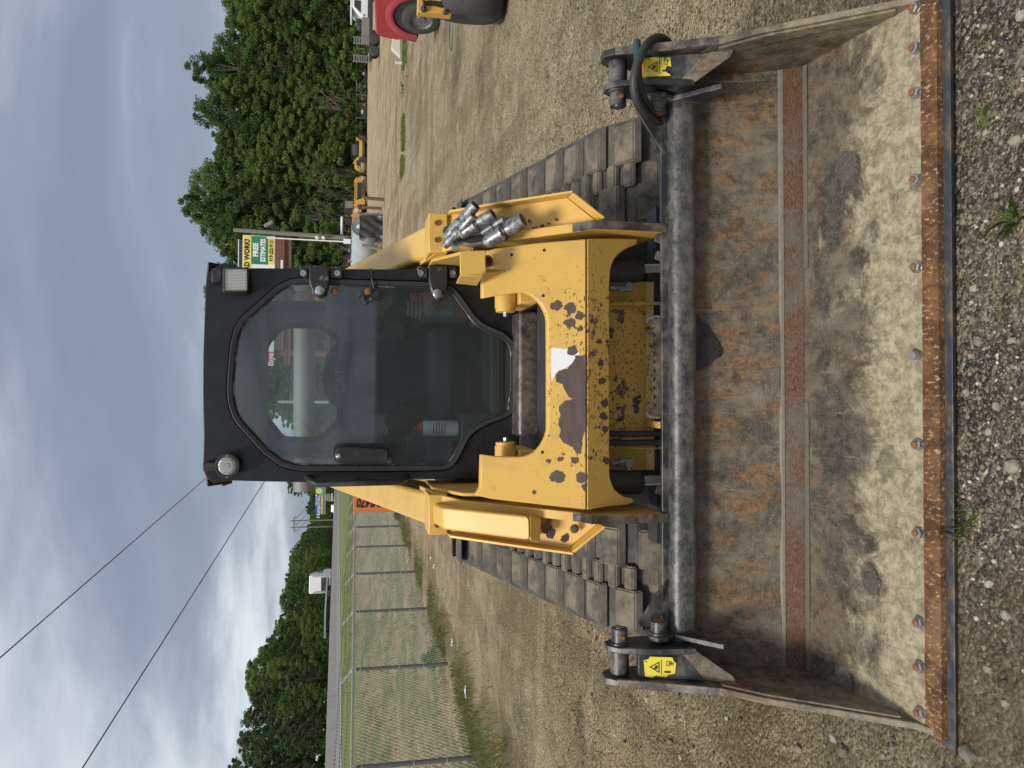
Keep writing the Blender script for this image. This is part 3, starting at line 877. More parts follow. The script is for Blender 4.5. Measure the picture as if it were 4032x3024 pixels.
for i, (mt, w, base, ir) in enumerate((('leaf_dark', 12, .10, .5), ('leaf_dark', 10, .14, .7), ('leaf_mid', 13, .10, .6), ('leaf_mid', 10.5, .12, .8), ('leaf_light', 11, .10, .6), ('leaf_mid', 9, .18, 1.))):
    PROTO.setdefault(mt, []).append(tree_proto('tree', 30, w, 100 + i, mt, base, 125, 185, .34, ir))
for i in range(2): PROTO.setdefault('pine', []).append(pine_proto(27, 140 + i))
for i, mt in enumerate(('leaf_light', 'leaf_mid', 'leaf_dark', 'leaf_brown')):
    PROTO['shrub_' + mt] = [tree_proto('shrub', 6, 5.5, 160 + i, mt, .02, 44, 110, .24, .6)]
BARE = [bare_proto(15, 171), bare_proto(13, 172)]
_first = {}
def plant_tree(kind, x, y, z, h, label, group, name='tree', cat='tree', wide=1., vi=None):
    ps = PROTO[kind]; vi = random.randrange(len(ps)) if vi is None else vi % len(ps)
    crown, trunk = ps[vi]; h0 = 27 if kind == 'pine' else (6 if kind.startswith('shrub') else 30)
    r = thing(name, label, cat, (x, y, z - .15), (0, 0, random.uniform(0, 6.28)), group); s = h / h0
    r.scale = (s * wide, s * wide, s)
    for nm, me in (('crown', crown), ('trunk', trunk)):
        o = D.objects.new(nm, me); COL.objects.link(o); o.parent = r
    return r
# ---- the wood behind the lot (right): tops read off the photograph, each tree at its own distance
sil_y = np.array([-700, -60, 40, 98, 150, 190, 235, 265, 300, 330, 380, 427, 488, 540, 600, 655, 690, 725, 770, 815, 850, 900, 950, 995, 1040, 1110, 1200, 1310, 1380, 1460, 1560, 1640, 1700])
sil_v = np.array([800, 800, 812, 885, 880, 830, 745, 775, 750, 800, 845, 768, 845, 815, 785, 768, 790, 745, 770, 714, 745, 800, 850, 830, 860, 780, 790, 780, 850, 930, 990, 1040, 1150])
GW = 'trees of the wood behind the gravel lot'
kinds = ['leaf_dark', 'leaf_mid', 'leaf_mid', 'leaf_dark', 'leaf_light', 'leaf_mid']
LW = {'leaf_dark': 'dark green leafy tree in the wood behind the gravel lot', 'leaf_mid': 'mid green leafy tree in the wood behind the gravel lot', 'leaf_light': 'light green leafy tree in the wood behind the gravel lot', 'pine': 'brownish green pine in the wood behind the gravel lot'}
def wood(yimg, V, Y, kind, label=None, wide=1., name=None, vi=None):
    Y += 15; p = atY(V, yimg, Y)
    if not label:
        where = next(w_ for lim, w_ in ((100, 'behind the white truck'), (280, 'behind the trailer with raised ramps'), (540, 'behind the low black attachments'), (690, 'behind the road rollers'), (900, 'behind the wheel loader'), (1250, 'behind the big billboard'), (9999, 'straight behind the cab')) if yimg < lim)
        row = 'in the front row' if Y < 166 else 'in the second row' if Y < 172.5 else 'in the back row'
        label_ = LW[kind].split(' leafy')[0].split(' in the wood')[0] + (' tree, ' if kind != 'pine' else ', ') + row[7:] + ' of the wood ' + where
    return plant_tree(kind, p.x, Y, 0, p.z, label or label_, None if label else GW, name or ('pine_tree' if kind == 'pine' else 'broadleaf_tree'), wide=wide, vi=vi)
wood(262, 738, 150, 'leaf_dark', 'tall dark tree whose open twin top stands highest left of the pine', .85, vi=1)
wood(427, 760, 152, 'leaf_dark', 'dark tree with pointed top between the twin topped tree and the bare trees', .95, vi=0)
wood(815, 706, 150, 'leaf_dark', 'tallest dark tree of the wood, right of the utility pole top', .75, vi=1)
wood(725, 742, 156, 'leaf_mid', None, .8)
wood(225, 915, 146, 'pine', 'brownish pine with bare trunk in front of the leafy wood', 1.15)
wood(30, 1010, 146, 'pine', 'brownish pine at the outer edge of the wood above the white truck', 1.2)
yy = -560
while yy < 1690:
    V = float(np.interp(yy, sil_y, sil_v)); k = random.choice(kinds)
    wood(yy, V + random.uniform(10, 60), random.uniform(151, 156), k, wide=random.uniform(.9, 1.15))
    wood(yy + random.uniform(20, 50), V + random.uniform(90, 240), random.uniform(145, 150), random.choice(kinds), wide=random.uniform(1.0, 1.35))
    wood(yy + 30, V + random.uniform(40, 110), random.uniform(160, 168), random.choice(kinds), wide=1.25)
    wood(yy + 10, V + random.uniform(300, 400), random.uniform(158, 162), random.choice(kinds), wide=1.8)
    yy += random.uniform(62, 84)
for yy, V in ((560, 1010), (640, 985), (480, 1080), (900, 980), (1010, 1000), (350, 1120)): wood(yy, V, 144.5, 'leaf_light', wide=1.3)
# undergrowth along the far fence
GU = 'bushes along the far fence'
for i in range(44):
    yimg = -420 + i * 48 + random.uniform(-14, 14); k = random.choice(['shrub_leaf_mid', 'shrub_leaf_dark', 'shrub_leaf_dark', 'shrub_leaf_light', 'shrub_leaf_brown'] if i % 3 else ['shrub_leaf_mid', 'shrub_leaf_dark'])
    Y = random.uniform(157., 159.5); p = atZ(1500, yimg, 0); x = atY(1450, yimg, Y).x
    plant_tree(k, x, Y, 0, random.uniform(5, 11.5), {'shrub_leaf_mid': 'mid green', 'shrub_leaf_dark': 'dark green', 'shrub_leaf_light': 'light green', 'shrub_leaf_brown': 'yellowish brown'}[k] + ' bush along the far fence ' + next(w_ for lim, w_ in ((100, 'behind the white truck'), (280, 'behind the trailer ramps'), (540, 'behind the black attachments'), (700, 'behind the road rollers'), (900, 'behind the wheel loader'), (1250, 'behind the fuel tanks'), (9999, 'straight behind the cab')) if yimg < lim), GU, 'bush', 'bush', 1.15)
# bare grey trees left of the utility pole
for i, (yimg, Y, h, s) in enumerate(((705, 155.5, 15, .95), (775, 155.8, 18, .9), (850, 155.2, 19, .95), (905, 155.6, 14, .9), (420, 156.5, 17, .9), (985, 155.4, 13, .9))):
    p = atY(1450, yimg, Y)
    o = D.objects.new('bare_tree', BARE[i % 2]); COL.objects.link(o); o.location = (p.x, Y, -.1); o.rotation_euler = (0, 0, i * 1.7); o.scale = (h / 15 * s,) * 2 + (h / 15 * s,)
    tag(o, 'leafless grey tree with fine twigs in front of the green wood', 'tree', 'bare trees before the wood')
# ---- the wood beyond the highway (left)
lsy = np.array([1880, 1915, 1954, 1990, 2035, 2075, 2090, 2120, 2160, 2201, 2300, 2339, 2387, 2453, 2536, 2588, 2662, 2710, 2763, 2800, 2863, 2890, 2920, 2955, 3000, 3500, 4200])
lsv = np.array([1210, 1200, 1216, 1196, 1214, 1192, 1196, 1165, 1130, 1122, 1104, 1093, 1085, 1054, 1019, 980, 949, 965, 930, 945, 880, 905, 897, 862, 870, 700, 500])
GL = 'trees beyond the highway'
LL = {'leaf_dark': 'dark green tree in the row beyond the highway', 'leaf_mid': 'mid green tree in the row beyond the highway', 'leaf_light': 'light green tree in the row beyond the highway', 'pine': 'dull green pine in the row beyond the highway'}
Y = 62.
while Y < 420:
    x = -47 - random.uniform(0, 5)
    for lay in range(3):
        xx = x - lay * 4.5; d = CAM + Vector((xx, Y, 3)) - CAM
        # image row of that direction
        a = Vector((xx, Y, 0)); fwd = a.dot(FWD); yimg = 3024 - (1512 + F * a.dot(RT) / fwd)
        if yimg > 3400: continue
        V = float(np.interp(yimg, lsy, lsv)); top = atY(V, yimg, Y).z; zr = float(road_z(np.array(Y)))
        hgt = max(6, top - zr - .0) * (random.uniform(.80, 1.0) if lay == 1 else random.uniform(.5, .72) if lay == 0 else random.uniform(.9, 1.02))
        k = random.choice(['leaf_dark', 'leaf_mid', 'pine', 'leaf_dark', 'leaf_mid', 'leaf_light'] if yimg < 2700 else ['pine', 'leaf_dark', 'pine', 'leaf_mid'])
        where = next(w_ for lim, w_ in ((2090, 'by the blue billboard'), (2260, 'beside the wooden power frame'), (2510, 'behind the semi truck'), (2720, 'left of the flatbed trailer'), (9999, 'at the near left end')) if yimg < lim)
        plant_tree(k, xx, Y + random.uniform(-1, 1), zr - .5, hgt, LL[k].split(' in the row')[0] + ', ' + ('low front', 'middle', 'tall back')[lay] + ' row beyond the highway, ' + where, GL, 'pine_tree' if k == 'pine' else 'broadleaf_tree', wide=random.uniform(1.0, 1.35) * (1.25 if lay == 0 else 1))
    Y += 3.6 + Y * .012
for i in range(16):      # far trees where the road meets the wood
    Yf = random.uniform(240, 330); xf = -44 + i * 5.2 + random.uniform(-2, 2)
    plant_tree(random.choice(kinds), xf, Yf + (60 if xf > -10 else 0), float(road_z(np.array(Yf))) * (1 if xf < -12 else .3), random.uniform(13, 18), 'distant tree closing the view where the road meets the wood', 'distant trees at the end of the road', 'broadleaf_tree', wide=1.4)
# ---- grass and weeds
def blades(name, pts, h, wdt, mat, lean=.5, r_=rng):
    n = len(pts); a = r_.uniform(0, 2 * PI, n); hh = h * r_.uniform(.4, 1.3, n); ww = wdt * r_.uniform(.6, 1.3, n)
    d = np.stack([np.cos(a), np.sin(a), np.zeros(n)], -1); s = np.stack([-np.sin(a), np.cos(a), np.zeros(n)], -1) * ww[:, None]
    l1 = (lean * r_.random(n) * hh)[:, None]
    m_ = pts + d * l1 * .35 + np.array([0, 0, 1]) * (hh * .6)[:, None]; t_ = pts + d * l1 + np.array([0, 0, 1]) * hh[:, None]
    co = np.stack([pts - s, pts + s, m_ + s * .7, t_, m_ - s * .7], 1).reshape(-1, 3)
    return raw_mesh(name, co, 5, np.arange(len(co)), mat, r_.random(n))
def put(name, me, **kw):
    o = D.objects.new(name, me); COL.objects.link(o); return tag(o, **kw)
def zpts(x, y): return np.stack([x, y, np.where(x > -5.7, ground_z(x, y), bank_z(x, y))], -1)
n = 34000; yv = 7.5 + 40 * rng.random(n) ** 1.6; xv = -4.85 - .008 * (yv - 10) + rng.normal(.12, .34, n)
k = vnoise(xv * 1.3, yv * 1.3, 61) > .42; xv, yv = xv[k], yv[k]; half = rng.random(len(xv)) < .38
put('grass', blades('grass', zpts(xv[half], yv[half]), .085, .004, 'weed_green', .8), kind='stuff', label='ragged green grass growing along the chain link fence')
put('dry_grass', blades('dry_grass', zpts(xv[~half], yv[~half]), .08, .004, 'dry_grass', .9), kind='stuff', label='dry straw coloured grass growing along the chain link fence')
n = 30000; yv = 7 + 60 * rng.random(n) ** 1.5; xv = rng.uniform(-16, -5.3, n); k = vnoise(xv * .9, yv * .5, 62) > .42; xv, yv = xv[k], yv[k]; half = rng.random(len(xv)) < .45
put('bank_grass', blades('bank_grass', zpts(xv[half], yv[half]), .12, .010, 'weed_green', .8), kind='stuff', label='tufted green grass on the slope beyond the fence')
put('bank_straw', blades('bank_straw', zpts(xv[~half], yv[~half]), .12, .009, 'dry_grass', .9), kind='stuff', label='dry straw on the slope beyond the fence')
n = 9000; xv = rng.uniform(7.5, 15.5, n); yv = 27.6 + (xv - 11) * -.12 + rng.normal(0, .55, n); k = vnoise(xv * 1.6, yv * 1.3, 63) > .60; xv, yv = xv[k], yv[k]
put('verge_grass', blades('verge_grass', zpts(xv, yv), .12, .010, 'weed_green', .8), kind='stuff', label='low green weeds on the strip across the lot')
for (x0, y0, h_) in ((14.4, 27.2, .62), (12.9, 27.1, .5)):
    nn_ = 160; q = rng.random(nn_); pts = np.stack([x0 + rng.normal(0, .05, nn_) - .18 * q, y0 + rng.normal(0, .05, nn_), q * h_], -1)
    o = put('tall_weed', blades('tall_weed', pts, .14, .010, 'weed_green', 1.3)); tag(o, 'tall thin green weed ' + ('leaning beside the white block on the lot' if h_ > .6 else 'standing upright on the strip across the lot'), 'weed')
def tuft(label, px, py, nb, h, w_, mat='weed_green', spread=.02, lean=1.1, cat='grass tuft', name='grass_tuft'):
    p = atZ(px, py, 0.); pts = zpts(p.x + rng.normal(0, spread, nb), p.y + rng.normal(0, spread, nb))
    r = put(name, blades(name, pts - np.array([p.x, p.y, 0]), h, w_, mat, lean)); r.location = (p.x, p.y, 0)
    return tag(r, label, cat)
tuft('long bladed green grass tuft in the gravel before the bucket', 4015, 862, 36, .052, .0012, spread=.010, lean=1.5)
tuft('small pale weed close in front of the cutting edge, right part', 3870, 470, 50, .022, .0022, spread=.028, lean=1.4)
tuft('small scattered weed nearest the right edge of the bucket', 3890, 180, 34, .018, .002, spread=.025, lean=1.4)
tuft('thin green weed below the right side of the cutting edge', 3950, 330, 30, .016, .002, spread=.03, lean=1.4)
tuft('thin grass blades under the middle of the cutting edge', 3815, 2010, 12, .05, .0016, spread=.02, lean=1.6)
tuft('thin grass blades under the left half of the cutting edge', 3810, 2110, 10, .05, .0016, spread=.014, lean=1.6)
wp = atZ(1728, 2590, 0); wl = leaf_cloud('weed_clump', [np.array([dx_, dy_, dz_]) for dx_, dy_, dz_ in ((0, 0, .16), (.12, .08, .10), (-.12, .05, .12), (.05, -.1, .08), (.0, .02, .28), (-.08, .1, .22))], [.14, .12, .13, .11, .11, .1], [150, 110, 110, 100, 90, 80], .05, 'leaf_light', .9)
o = put('weed_clump', wl); o.location = wp; tag(o, 'leafy green weed clump at the foot of the third fence post', 'weed')
tuft('low weed on the gravel left of the track prints', 1985, 2930, 60, .06, .004, spread=.05, cat='weed', name='weed')
# ================================================================ the bucket
BK = thing('loader_bucket', 'wide rusty steel bucket lying on the gravel in front of the yellow track loader', 'bucket', (0.078, 1.80, 0), (0, R(-.5), R(.8)))
HW = 1.035
def yz(pts, x): return [(x, a, b) for a, b in pts]
# floor: a sheet with slight dents, thick
def strip_plate(name, prof, x0, x1, mat, thick, nx=40, dent=0., parent=BK, smooth=None):
    """plate that follows a (y, z) profile across the bucket, thickness below / behind it"""
    P = [Vector((0, a, b)) for a, b in prof]; off = []
    for i in range(len(P)):
        t_ = (P[min(i + 1, len(P) - 1)] - P[max(i - 1, 0)]).normalized()
        off.append(Vector((0, t_.z, -t_.y)) * thick)
    rows, back = [], []
    for k in range(nx + 1):
        x = x0 + (x1 - x0) * k / nx
        r1 = []
        for p_, o_ in zip(P, off):
            d = dent * mnoise.noise(Vector((x * 3.1, p_.y * 4, p_.z * 4))) if dent else 0
            r1.append(Vector((x, p_.y, p_.z)) - o_.normalized() * d)
        rows.append(r1); back.append([a + b for a, b in zip(r1, off)])
    m = MB(); n = len(P)
    vs = [p_ for r in rows for p_ in r] + [p_ for r in back for p_ in r]; N = (nx + 1) * n; fs = []
    for i in range(nx):
        for j in range(n - 1):
            a = i * n + j; fs += [(a, a + 1, a + n + 1, a + n), (N + a, N + a + n, N + a + n + 1, N + a + 1)]
        fs += [(i * n, (i + 1) * n, N + (i + 1) * n, N + i * n), (i * n + n - 1, N + i * n + n - 1, N + (i + 1) * n + n - 1, (i + 1) * n + n - 1)]
    for i in (0, nx):
        for j in range(n - 1):
            a = i * n + j; fs += [(a, N + a, N + a + 1, a + 1)]
    m.add(vs, fs)
    return m.build(name, mat, parent, smooth)
def lin(a, b, n): return [(a[0] + (b[0] - a[0]) * i / n, a[1] + (b[1] - a[1]) * i / n) for i in range(n + 1)]

strip_plate('floor_plate', lin((.082, .0455), (.132, .053), 4)[:-1] + lin((.132, .053), (.532, .126), 20), -HW + .02, HW - .02, 'bucket_floor', .016, 90, .007, smooth=60)
strip_plate('base_edge', lin((.028, .040), (.084, .046), 5), -HW + .0, HW - .0, 'edge_rust', .02, 60, .0015)
# bolt-on cutting edge under the base edge, ends pointed forward
ce = MB()
ce.prism([(-HW - .03, .012, .004), (HW + .03, .012, .004), (HW + .03, .03, .0195), (HW - .005, .12, .0275), (-HW + .005, .12, .0275), (-HW - .03, .03, .0195)], (0, 0, 0))
ce = MB()
top = [(-HW - .034, .004, .018), (HW + .034, .004, .018), (HW + .012, .06, .022), (HW - .01, .16, .034), (-HW + .01, .16, .034), (-HW - .012, .06, .022)]
ce.add([(x, y, z) for x, y, z in top] + [(x, y + (.012 if i < 2 else 0), z - .022) for i, (x, y, z) in enumerate(top)],
       [(0, 1, 2, 3, 4, 5), (11, 10, 9, 8, 7, 6)] + [(i, i + 6, (i + 1) % 6 + 6, (i + 1) % 6) for i in range(6)])
ce.build('cutting_edge', 'edge_black', BK, bevel=.003)
# step between floor and base edge where mud has settled
strip_plate('floor_lip', lin((.118, .0525), (.176, .0625), 3), .50, .985, 'bucket_floor', .004, 30, .001)
# bolts with nuts
by = [40, 205, 378, 722, 1062, 1758, 2105, 2455, 2630, 2810]
for i, yy in enumerate([-.964, -.836, -.712, -.462, -.214, .037, .285, .532, .778, .905, 1.018]):
    x = yy - .02
    n_, c0 = Vector((0, -.115, 1)).normalized(), Vector((x, .094, .0475))
    if i == 5:
        MB().cyl(c0, c0 + n_ * .03, .0135, 10).build('bolt', 'machine_grey', BK, bevel=.002); continue
    b = MB().lathe([(0, .0165), (.004, .0165)], c0, n_, 14); hx = MB()
    rot0 = random.random()
    ax = n_; u = ax.cross(Vector((1, 0, 0))).normalized(); v_ = ax.cross(u)
    ring_ = lambda d, r: [c0 + ax * d + (u * math.cos(rot0 + k * PI / 3) + v_ * math.sin(rot0 + k * PI / 3)) * r for k in range(6)]
    vs = ring_(.004, .0165) + ring_(.0155, .0165) + ring_(.0195, .0130)
    hx.add(vs, [(k, (k + 1) % 6, (k + 1) % 6 + 6, k + 6) for k in range(6)] + [(k + 6, (k + 1) % 6 + 6, (k + 1) % 6 + 12, k + 12) for k in range(6)] + [tuple(range(12, 18)), (5, 4, 3, 2, 1, 0)])
    nut = hx.build('nut', 'bolt_metal', BK)
    MB().lathe([(.016, .0095), (.0235, .0095), (.025, .0075)], c0, n_, 12).build('bolt_end', 'bolt_rust', nut, 40)
    b.build('washer', 'bolt_metal', nut, 40)
# back wall
strip_plate('wear_strip', lin((.541, .112), (.577, .182), 4), -HW + .02, HW - .02, 'wear_strip_rust', .014, 40)
for xa_, xb_ in ((-HW + .025, -.12), (.33, HW - .025)): strip_plate('floor_edge_lip', [(.513, .1265), (.521, .1285), (.531, .130)], xa_, xb_, 'weld_bead', .004, 20)
strip_plate('weld_seam', [(.5715, .178), (.576, .186), (.582, .192)], -HW + .022, HW - .022, 'weld_bead', .006, 40, .001)
bw = []
for i in range(19):
    q = i / 18; a = (1 - q) ** 2; b_ = 2 * q * (1 - q); c_ = q * q
    bw.append((a * .580 + b_ * .655 + c_ * .668, a * .188 + b_ * .335 + c_ * .505))
strip_plate('back_plate', bw, -HW + .02, HW - .02, 'bucket_back', .014, 90, .010, smooth=60)
# rim tube (square-ish rolled tube, slightly dented)
rt = MB(); nsec = 14; rows = []
for k in range(71):
    x = -.93 + 1.86 * k / 70; row = []
    for j in range(nsec):
        a = 2 * PI * j / nsec; cx_, cz_ = math.cos(a), math.sin(a); q = (abs(cx_) ** 4 + abs(cz_) ** 4) ** -.25
        r_ = .043 * q + .0018 * mnoise.noise(Vector((x * 5, a * 1.2, 0)))
        row.append(Vector((x, .642 + r_ * cx_ * .95, .520 + r_ * cz_ + .002 * mnoise.noise(Vector((x * 2, 3, 1))))))
    rows.append(row + [row[0]])
rt.sheet(rows); rt.build('rim_tube', 'rim_tube_steel', BK, 60)
MB().span((-.98, .655, .470), (.98, .672, .585)).build('rim_backing_plate', 'bucket_black', BK, bevel=.003)
# side walls
side = [(.036, .036), (.10, .062), (.345, .385), (.455, .49), (.66, .55), (.70, .45), (.66, .25), (.60, .13), (.53, .095), (.12, .03)]
for s in (-1, 1):
    MB().prism(yz(side, s * (HW - .001)), (-s * .02, 0, 0)).build('side_wall', 'bucket_side', BK, bevel=.003)
    # strap along the upper edge
    MB().prism([(s * (HW - .021), a, b) for a, b in ((.13, .085), (.352, .375), (.455, .472), (.52, .45), (.39, .33), (.16, .072))], (-s * .008, 0, 0)).build('side_strap', 'bucket_side', BK, bevel=.002)
    # ear: channel of two plates and a web with a pin through the top
    ear = thing
    op = [(.44, .47), (.545, .69), (.578, .775), (.61, .805), (.66, .80), (.69, .76), (.70, .45), (.60, .42)]
    e = MB().prism(yz(op, s * (HW + .004)), (-s * .024, 0, 0)).build('ear_plate', 'bucket_black', BK, bevel=.003)
    MB().prism([(s * (HW + .0055), a, b) for a, b in ((.438, .47), (.543, .69), (.576, .775), (.588, .77), (.556, .69), (.452, .466))], (-s * .027, 0, 0)).build('worn_edge', 'worn_steel_edge', e, bevel=.002)
    ip = [(.53, .52), (.545, .64), (.585, .765), (.62, .795), (.66, .79), (.69, .75), (.69, .52)]
    MB().prism(yz(ip, s * .935), (-s * .02, 0, 0)).build('ear_plate', 'bucket_black', BK, bevel=.003)
    MB().prism([(s * 1.012, .578, .70), (s * .937, .578, .70), (s * .937, .548, .56), (s * 1.012, .505, .50)], (0, .012, .004)).build('ear_web', 'bucket_black', BK, bevel=.002)
    MB().prism([(s * 1.010, .505, .50), (s * .935, .546, .558), (s * .917, .54, .53), (s * .985, .46, .43), (s * 1.012, .445, .42)], (0, .012, .012)).build('ear_gusset', 'bucket_side', BK, bevel=.002)
    MB().cyl((s * 1.012, .628, .748), (s * .935, .628, .748), .031, 24).build('pin_boss', 'bucket_black', BK, 40)
    pc = MB().lathe([(0, .034), (.006, .034), (.007, .027), (.05, .027), (.052, .025)], (s * .915, .628, .748), (-s, 0, 0), 24).build('pin_collar', 'bucket_black', BK, 35)
    MB().lathe([(.0521, .016), (.0545, .016)], (s * .915, .628, .748), (-s, 0, 0), 18).build('pin_end', 'bolt_metal', pc, 35)
    MB().cyl((s * .888, .604, .748), (s * .888, .594, .748), .007, 8).build('lock_screw', 'bolt_rust', pc)
    # hinge tab with its own bolt
    tab = [(.47, .455), (.60, .565), (.575, .60), (.575, .635), (.60, .655), (.63, .65), (.69, .56), (.69, .50), (.60, .47), (.49, .43)]
    MB().prism(yz(tab, s * .905), (-s * .018, 0, 0)).build('hinge_tab', 'bucket_black', BK, bevel=.003)
    hb = MB().lathe([(0, .033), (.008, .032), (.009, .027), (.042, .027), (.044, .022)], (s * .887, .612, .617), (-s, 0, 0), 22).build('hinge_bolt', 'bucket_black', BK, 35)
    MB().lathe([(.0441, .019), (.0455, .019)], (s * .887, .612, .617), (-s, 0, 0), 16).build('bolt_end', 'bolt_rust', hb, 35)
    MB().prism([(s * .875, .655, .60), (s * .875, .655, .66), (s * .862, .655, .672), (s * .715, .655, .568), (s * .72, .655, .556)], (0, .012, 0)).build('corner_gusset', 'bucket_black', BK, bevel=.002)
    # warning label on the web
    nrm = Vector((0, -.14, .03)).normalized()
    lab = MB()
    y_at = lambda z: .578 - (.70 - z) * .045 / .15 - .006
    if s < 0:
        out_ = [(.000, .683), (.052, .687), (.056, .672), (.064, .668), (.064, .600), (.050, .594), (.046, .588), (.012, .592), (.008, .612), (-.002, .62), (.004, .65), (-.004, .66)]
    else:
        out_ = [(.0, .690), (.062, .692), (.062, .655), (.060, .60), (.030, .597), (.034, .610), (.022, .615), (.012, .612), (.004, .600), (.0, .60)]
    lab.prism([(-1.006 + a if s < 0 else .944 + a, y_at(z), z) for a, z in out_], (0, -.0012, 0))
    L_ = lab.build('warning_label', 'label_yellow', BK)
    x0 = -1.0 if s < 0 else .95
    yv = lambda z: y_at(z) - .0018
    tri = lambda r, zc: [(x0 + .025 + r * math.cos(a), yv(zc + r * math.sin(a)), zc + r * math.sin(a)) for a in (R(90), R(210), R(330))]
    MB().ring(tri(.021, .650), tri(.0155, .650), (0, -.0008, 0)).build('triangle_mark', 'label_black', L_)
    MB().prism([(x0 + .002, yv(.634), .634), (x0 + .050, yv(.634), .634), (x0 + .05, yv(.6325), .6325), (x0 + .002, yv(.6325), .6325)], (0, -.0008, 0)).build('label_line', 'label_black', L_)
    MB().prism([(x0 + .018, yv(.658), .658), (x0 + .03, yv(.652), .652), (x0 + .031, yv(.645), .645), (x0 + .02, yv(.645), .645)], (0, -.0008, 0)).build('pictogram', 'label_black', L_)
    MB().prism([(x0 + .008, yv(.624), .624), (x0 + .014, yv(.624), .624), (x0 + .014, yv(.606), .606), (x0 + .008, yv(.606), .606)], (0, -.0008, 0)).build('pictogram', 'label_black', L_)
    MB().ring([(x0 + .03, yv(.618), .618), (x0 + .046, yv(.618), .618), (x0 + .046, yv(.608), .608), (x0 + .03, yv(.608), .608)], [(x0 + .0315, yv(.6165), .6165), (x0 + .0445, yv(.6165), .6165), (x0 + .0445, yv(.6095), .6095), (x0 + .0315, yv(.6095), .6095)], (0, -.0008, 0)).build('pictogram', 'label_black', L_)
    if s > 0:
        MB().prism([(x0 - .006, yv(.694), .694), (x0 + .056, yv(.695), .695), (x0 + .056, yv(.680), .680), (x0 - .006, yv(.680), .680)], (0, -.0008, 0)).build('label_header', 'label_orange', L_)
# grip step with teeth on the rim, and its brackets
st = MB(); N = 44; bot, topp = [], []
for k in range(N + 1):
    x = -.165 + .33 * k / N; topp.append((x, .668, .600 + (.010 if (k // 2) % 2 else 0) + (.012 if k < 4 or k > N - 4 else 0)))
pts = topp + [(.165, .668, .552), (-.165, .668, .552)]
st.prism(pts, (0, .008, 0)); st.build('toothed_step', 'worn_steel_edge', BK)
for sx_ in (-1, 1):
    MB().tube([(sx_ * .165, .668, .56), (sx_ * .172, .68, .59), (sx_ * .170, .70, .612), (sx_ * .155, .715, .615)], .006, 6).build('step_bracket', 'worn_steel_edge', BK, 40)
for x in (-.80, -.42, .38, .44, .75):
    MB().box((x, .675, .588), (.03, .012, .022), (0, .4, 0)).build('rim_tab', 'bucket_black', BK, bevel=.002)
# mud crusts and stains on the floor
def patch(cx, cy, rx, ry, mat, name, h=.006, seed=0, lump=1.):
    rnd = random.Random(seed); n = 46; m = MB(); rings = 9; vs = []
    ph = [rnd.random() * 9 for _ in range(3)]
    def zf(y): return .047 + (y - .11) * .079 / .422
    rad = []
    for k in range(n):
        a = 2 * PI * k / n; d = Vector((math.cos(a), math.sin(a), seed * 3.7))
        rad.append(1 + .30 * mnoise.noise(d * 1.5) + .26 * mnoise.noise(d * 4.2) + .16 * mnoise.noise(d * 11))
    for i in range(rings + 1):
        q = 1 - i / rings
        for k in range(n):
            a = 2 * PI * k / n; x = cx + rx * rad[k] * q * math.cos(a); y = cy + ry * rad[k] * q * math.sin(a)
            y = min(max(y, .118), .522); x = min(max(x, -.99), .99)
            hh = h * min(1, (1 - q) * 5) * (1 + lump * (mnoise.noise(Vector((x * 45, y * 45, seed))) + .6 * mnoise.noise(Vector((x * 110, y * 110, seed))))) * .8 if i else -.002
            vs.append((x, y, zf(y) + .0035 + max(hh, -.002)))
    m.add(vs, [(i * n + k, i * n + (k + 1) % n, (i + 1) * n + (k + 1) % n, (i + 1) * n + k) for i in range(rings) for k in range(n)])
    return m.build(name, mat, BK, 50)
patch(.62, .345, .05, .045, 'dried_mud', 'mud_crust', .004, 2)
patch(-.66, .26, .035, .03, 'dried_mud', 'mud_crust', .005, 6)
# hydraulic hose looped round the right ear
_Bi = (Matrix.Translation((0.078, 1.80, 0)) @ Euler((0, R(-.5), R(.8))).to_matrix().to_4x4()).inverted(); _BC = _Bi @ CAM
def bY(x, y, v):
    d = _Bi.to_3x3() @ ray(x, y); return _BC + d * ((v - _BC.y) / d.y)
def smooth_path(ps, k=5):
    out = []; n = len(ps)
    for i in range(n - 1):
        p0, p1, p2, p3 = ps[max(i - 1, 0)], ps[i], ps[i + 1], ps[min(i + 2, n - 1)]
        for j in range(k):
            t_ = j / k; out.append(.5 * ((2 * p1) + (p2 - p0) * t_ + (2 * p0 - 5 * p1 + 4 * p2 - p3) * t_ ** 2 + (3 * p1 - p0 - 3 * p2 + p3) * t_ ** 3))
    return out + [ps[-1]]
MB().tube(smooth_path([bY(2650, 190, .70), bY(2622, 160, .62), bY(2590, 149, .555), bY(2550, 172, .51), bY(2520, 225, .495), bY(2500, 290, .50), bY(2498, 355, .515), bY(2515, 415, .54), bY(2548, 455, .58), bY(2585, 480, .65), bY(2610, 490, .73)]), .0145, 12).build('hydraulic_hose', 'dark_rubber_hose', BK, 60)
MB().tube(smooth_path([bY(2512, 235, .535), bY(2514, 300, .53), bY(2525, 360, .545), bY(2548, 410, .58), bY(2580, 448, .63), bY(2605, 470, .72)]), .0125, 12).build('hydraulic_hose', 'dark_rubber_hose', BK, 60)
MB().tube([bY(2508, 163, .56), bY(2509, 200, .545), bY(2512, 250, .532)], .0125, 10).build('hose_sleeve', 'teal_sleeve', BK, 60)
def back_pt(q):
    a = (1 - q) ** 2; b_ = 2 * q * (1 - q); c_ = q * q
    return (a * .580 + b_ * .655 + c_ * .668, a * .188 + b_ * .335 + c_ * .505)
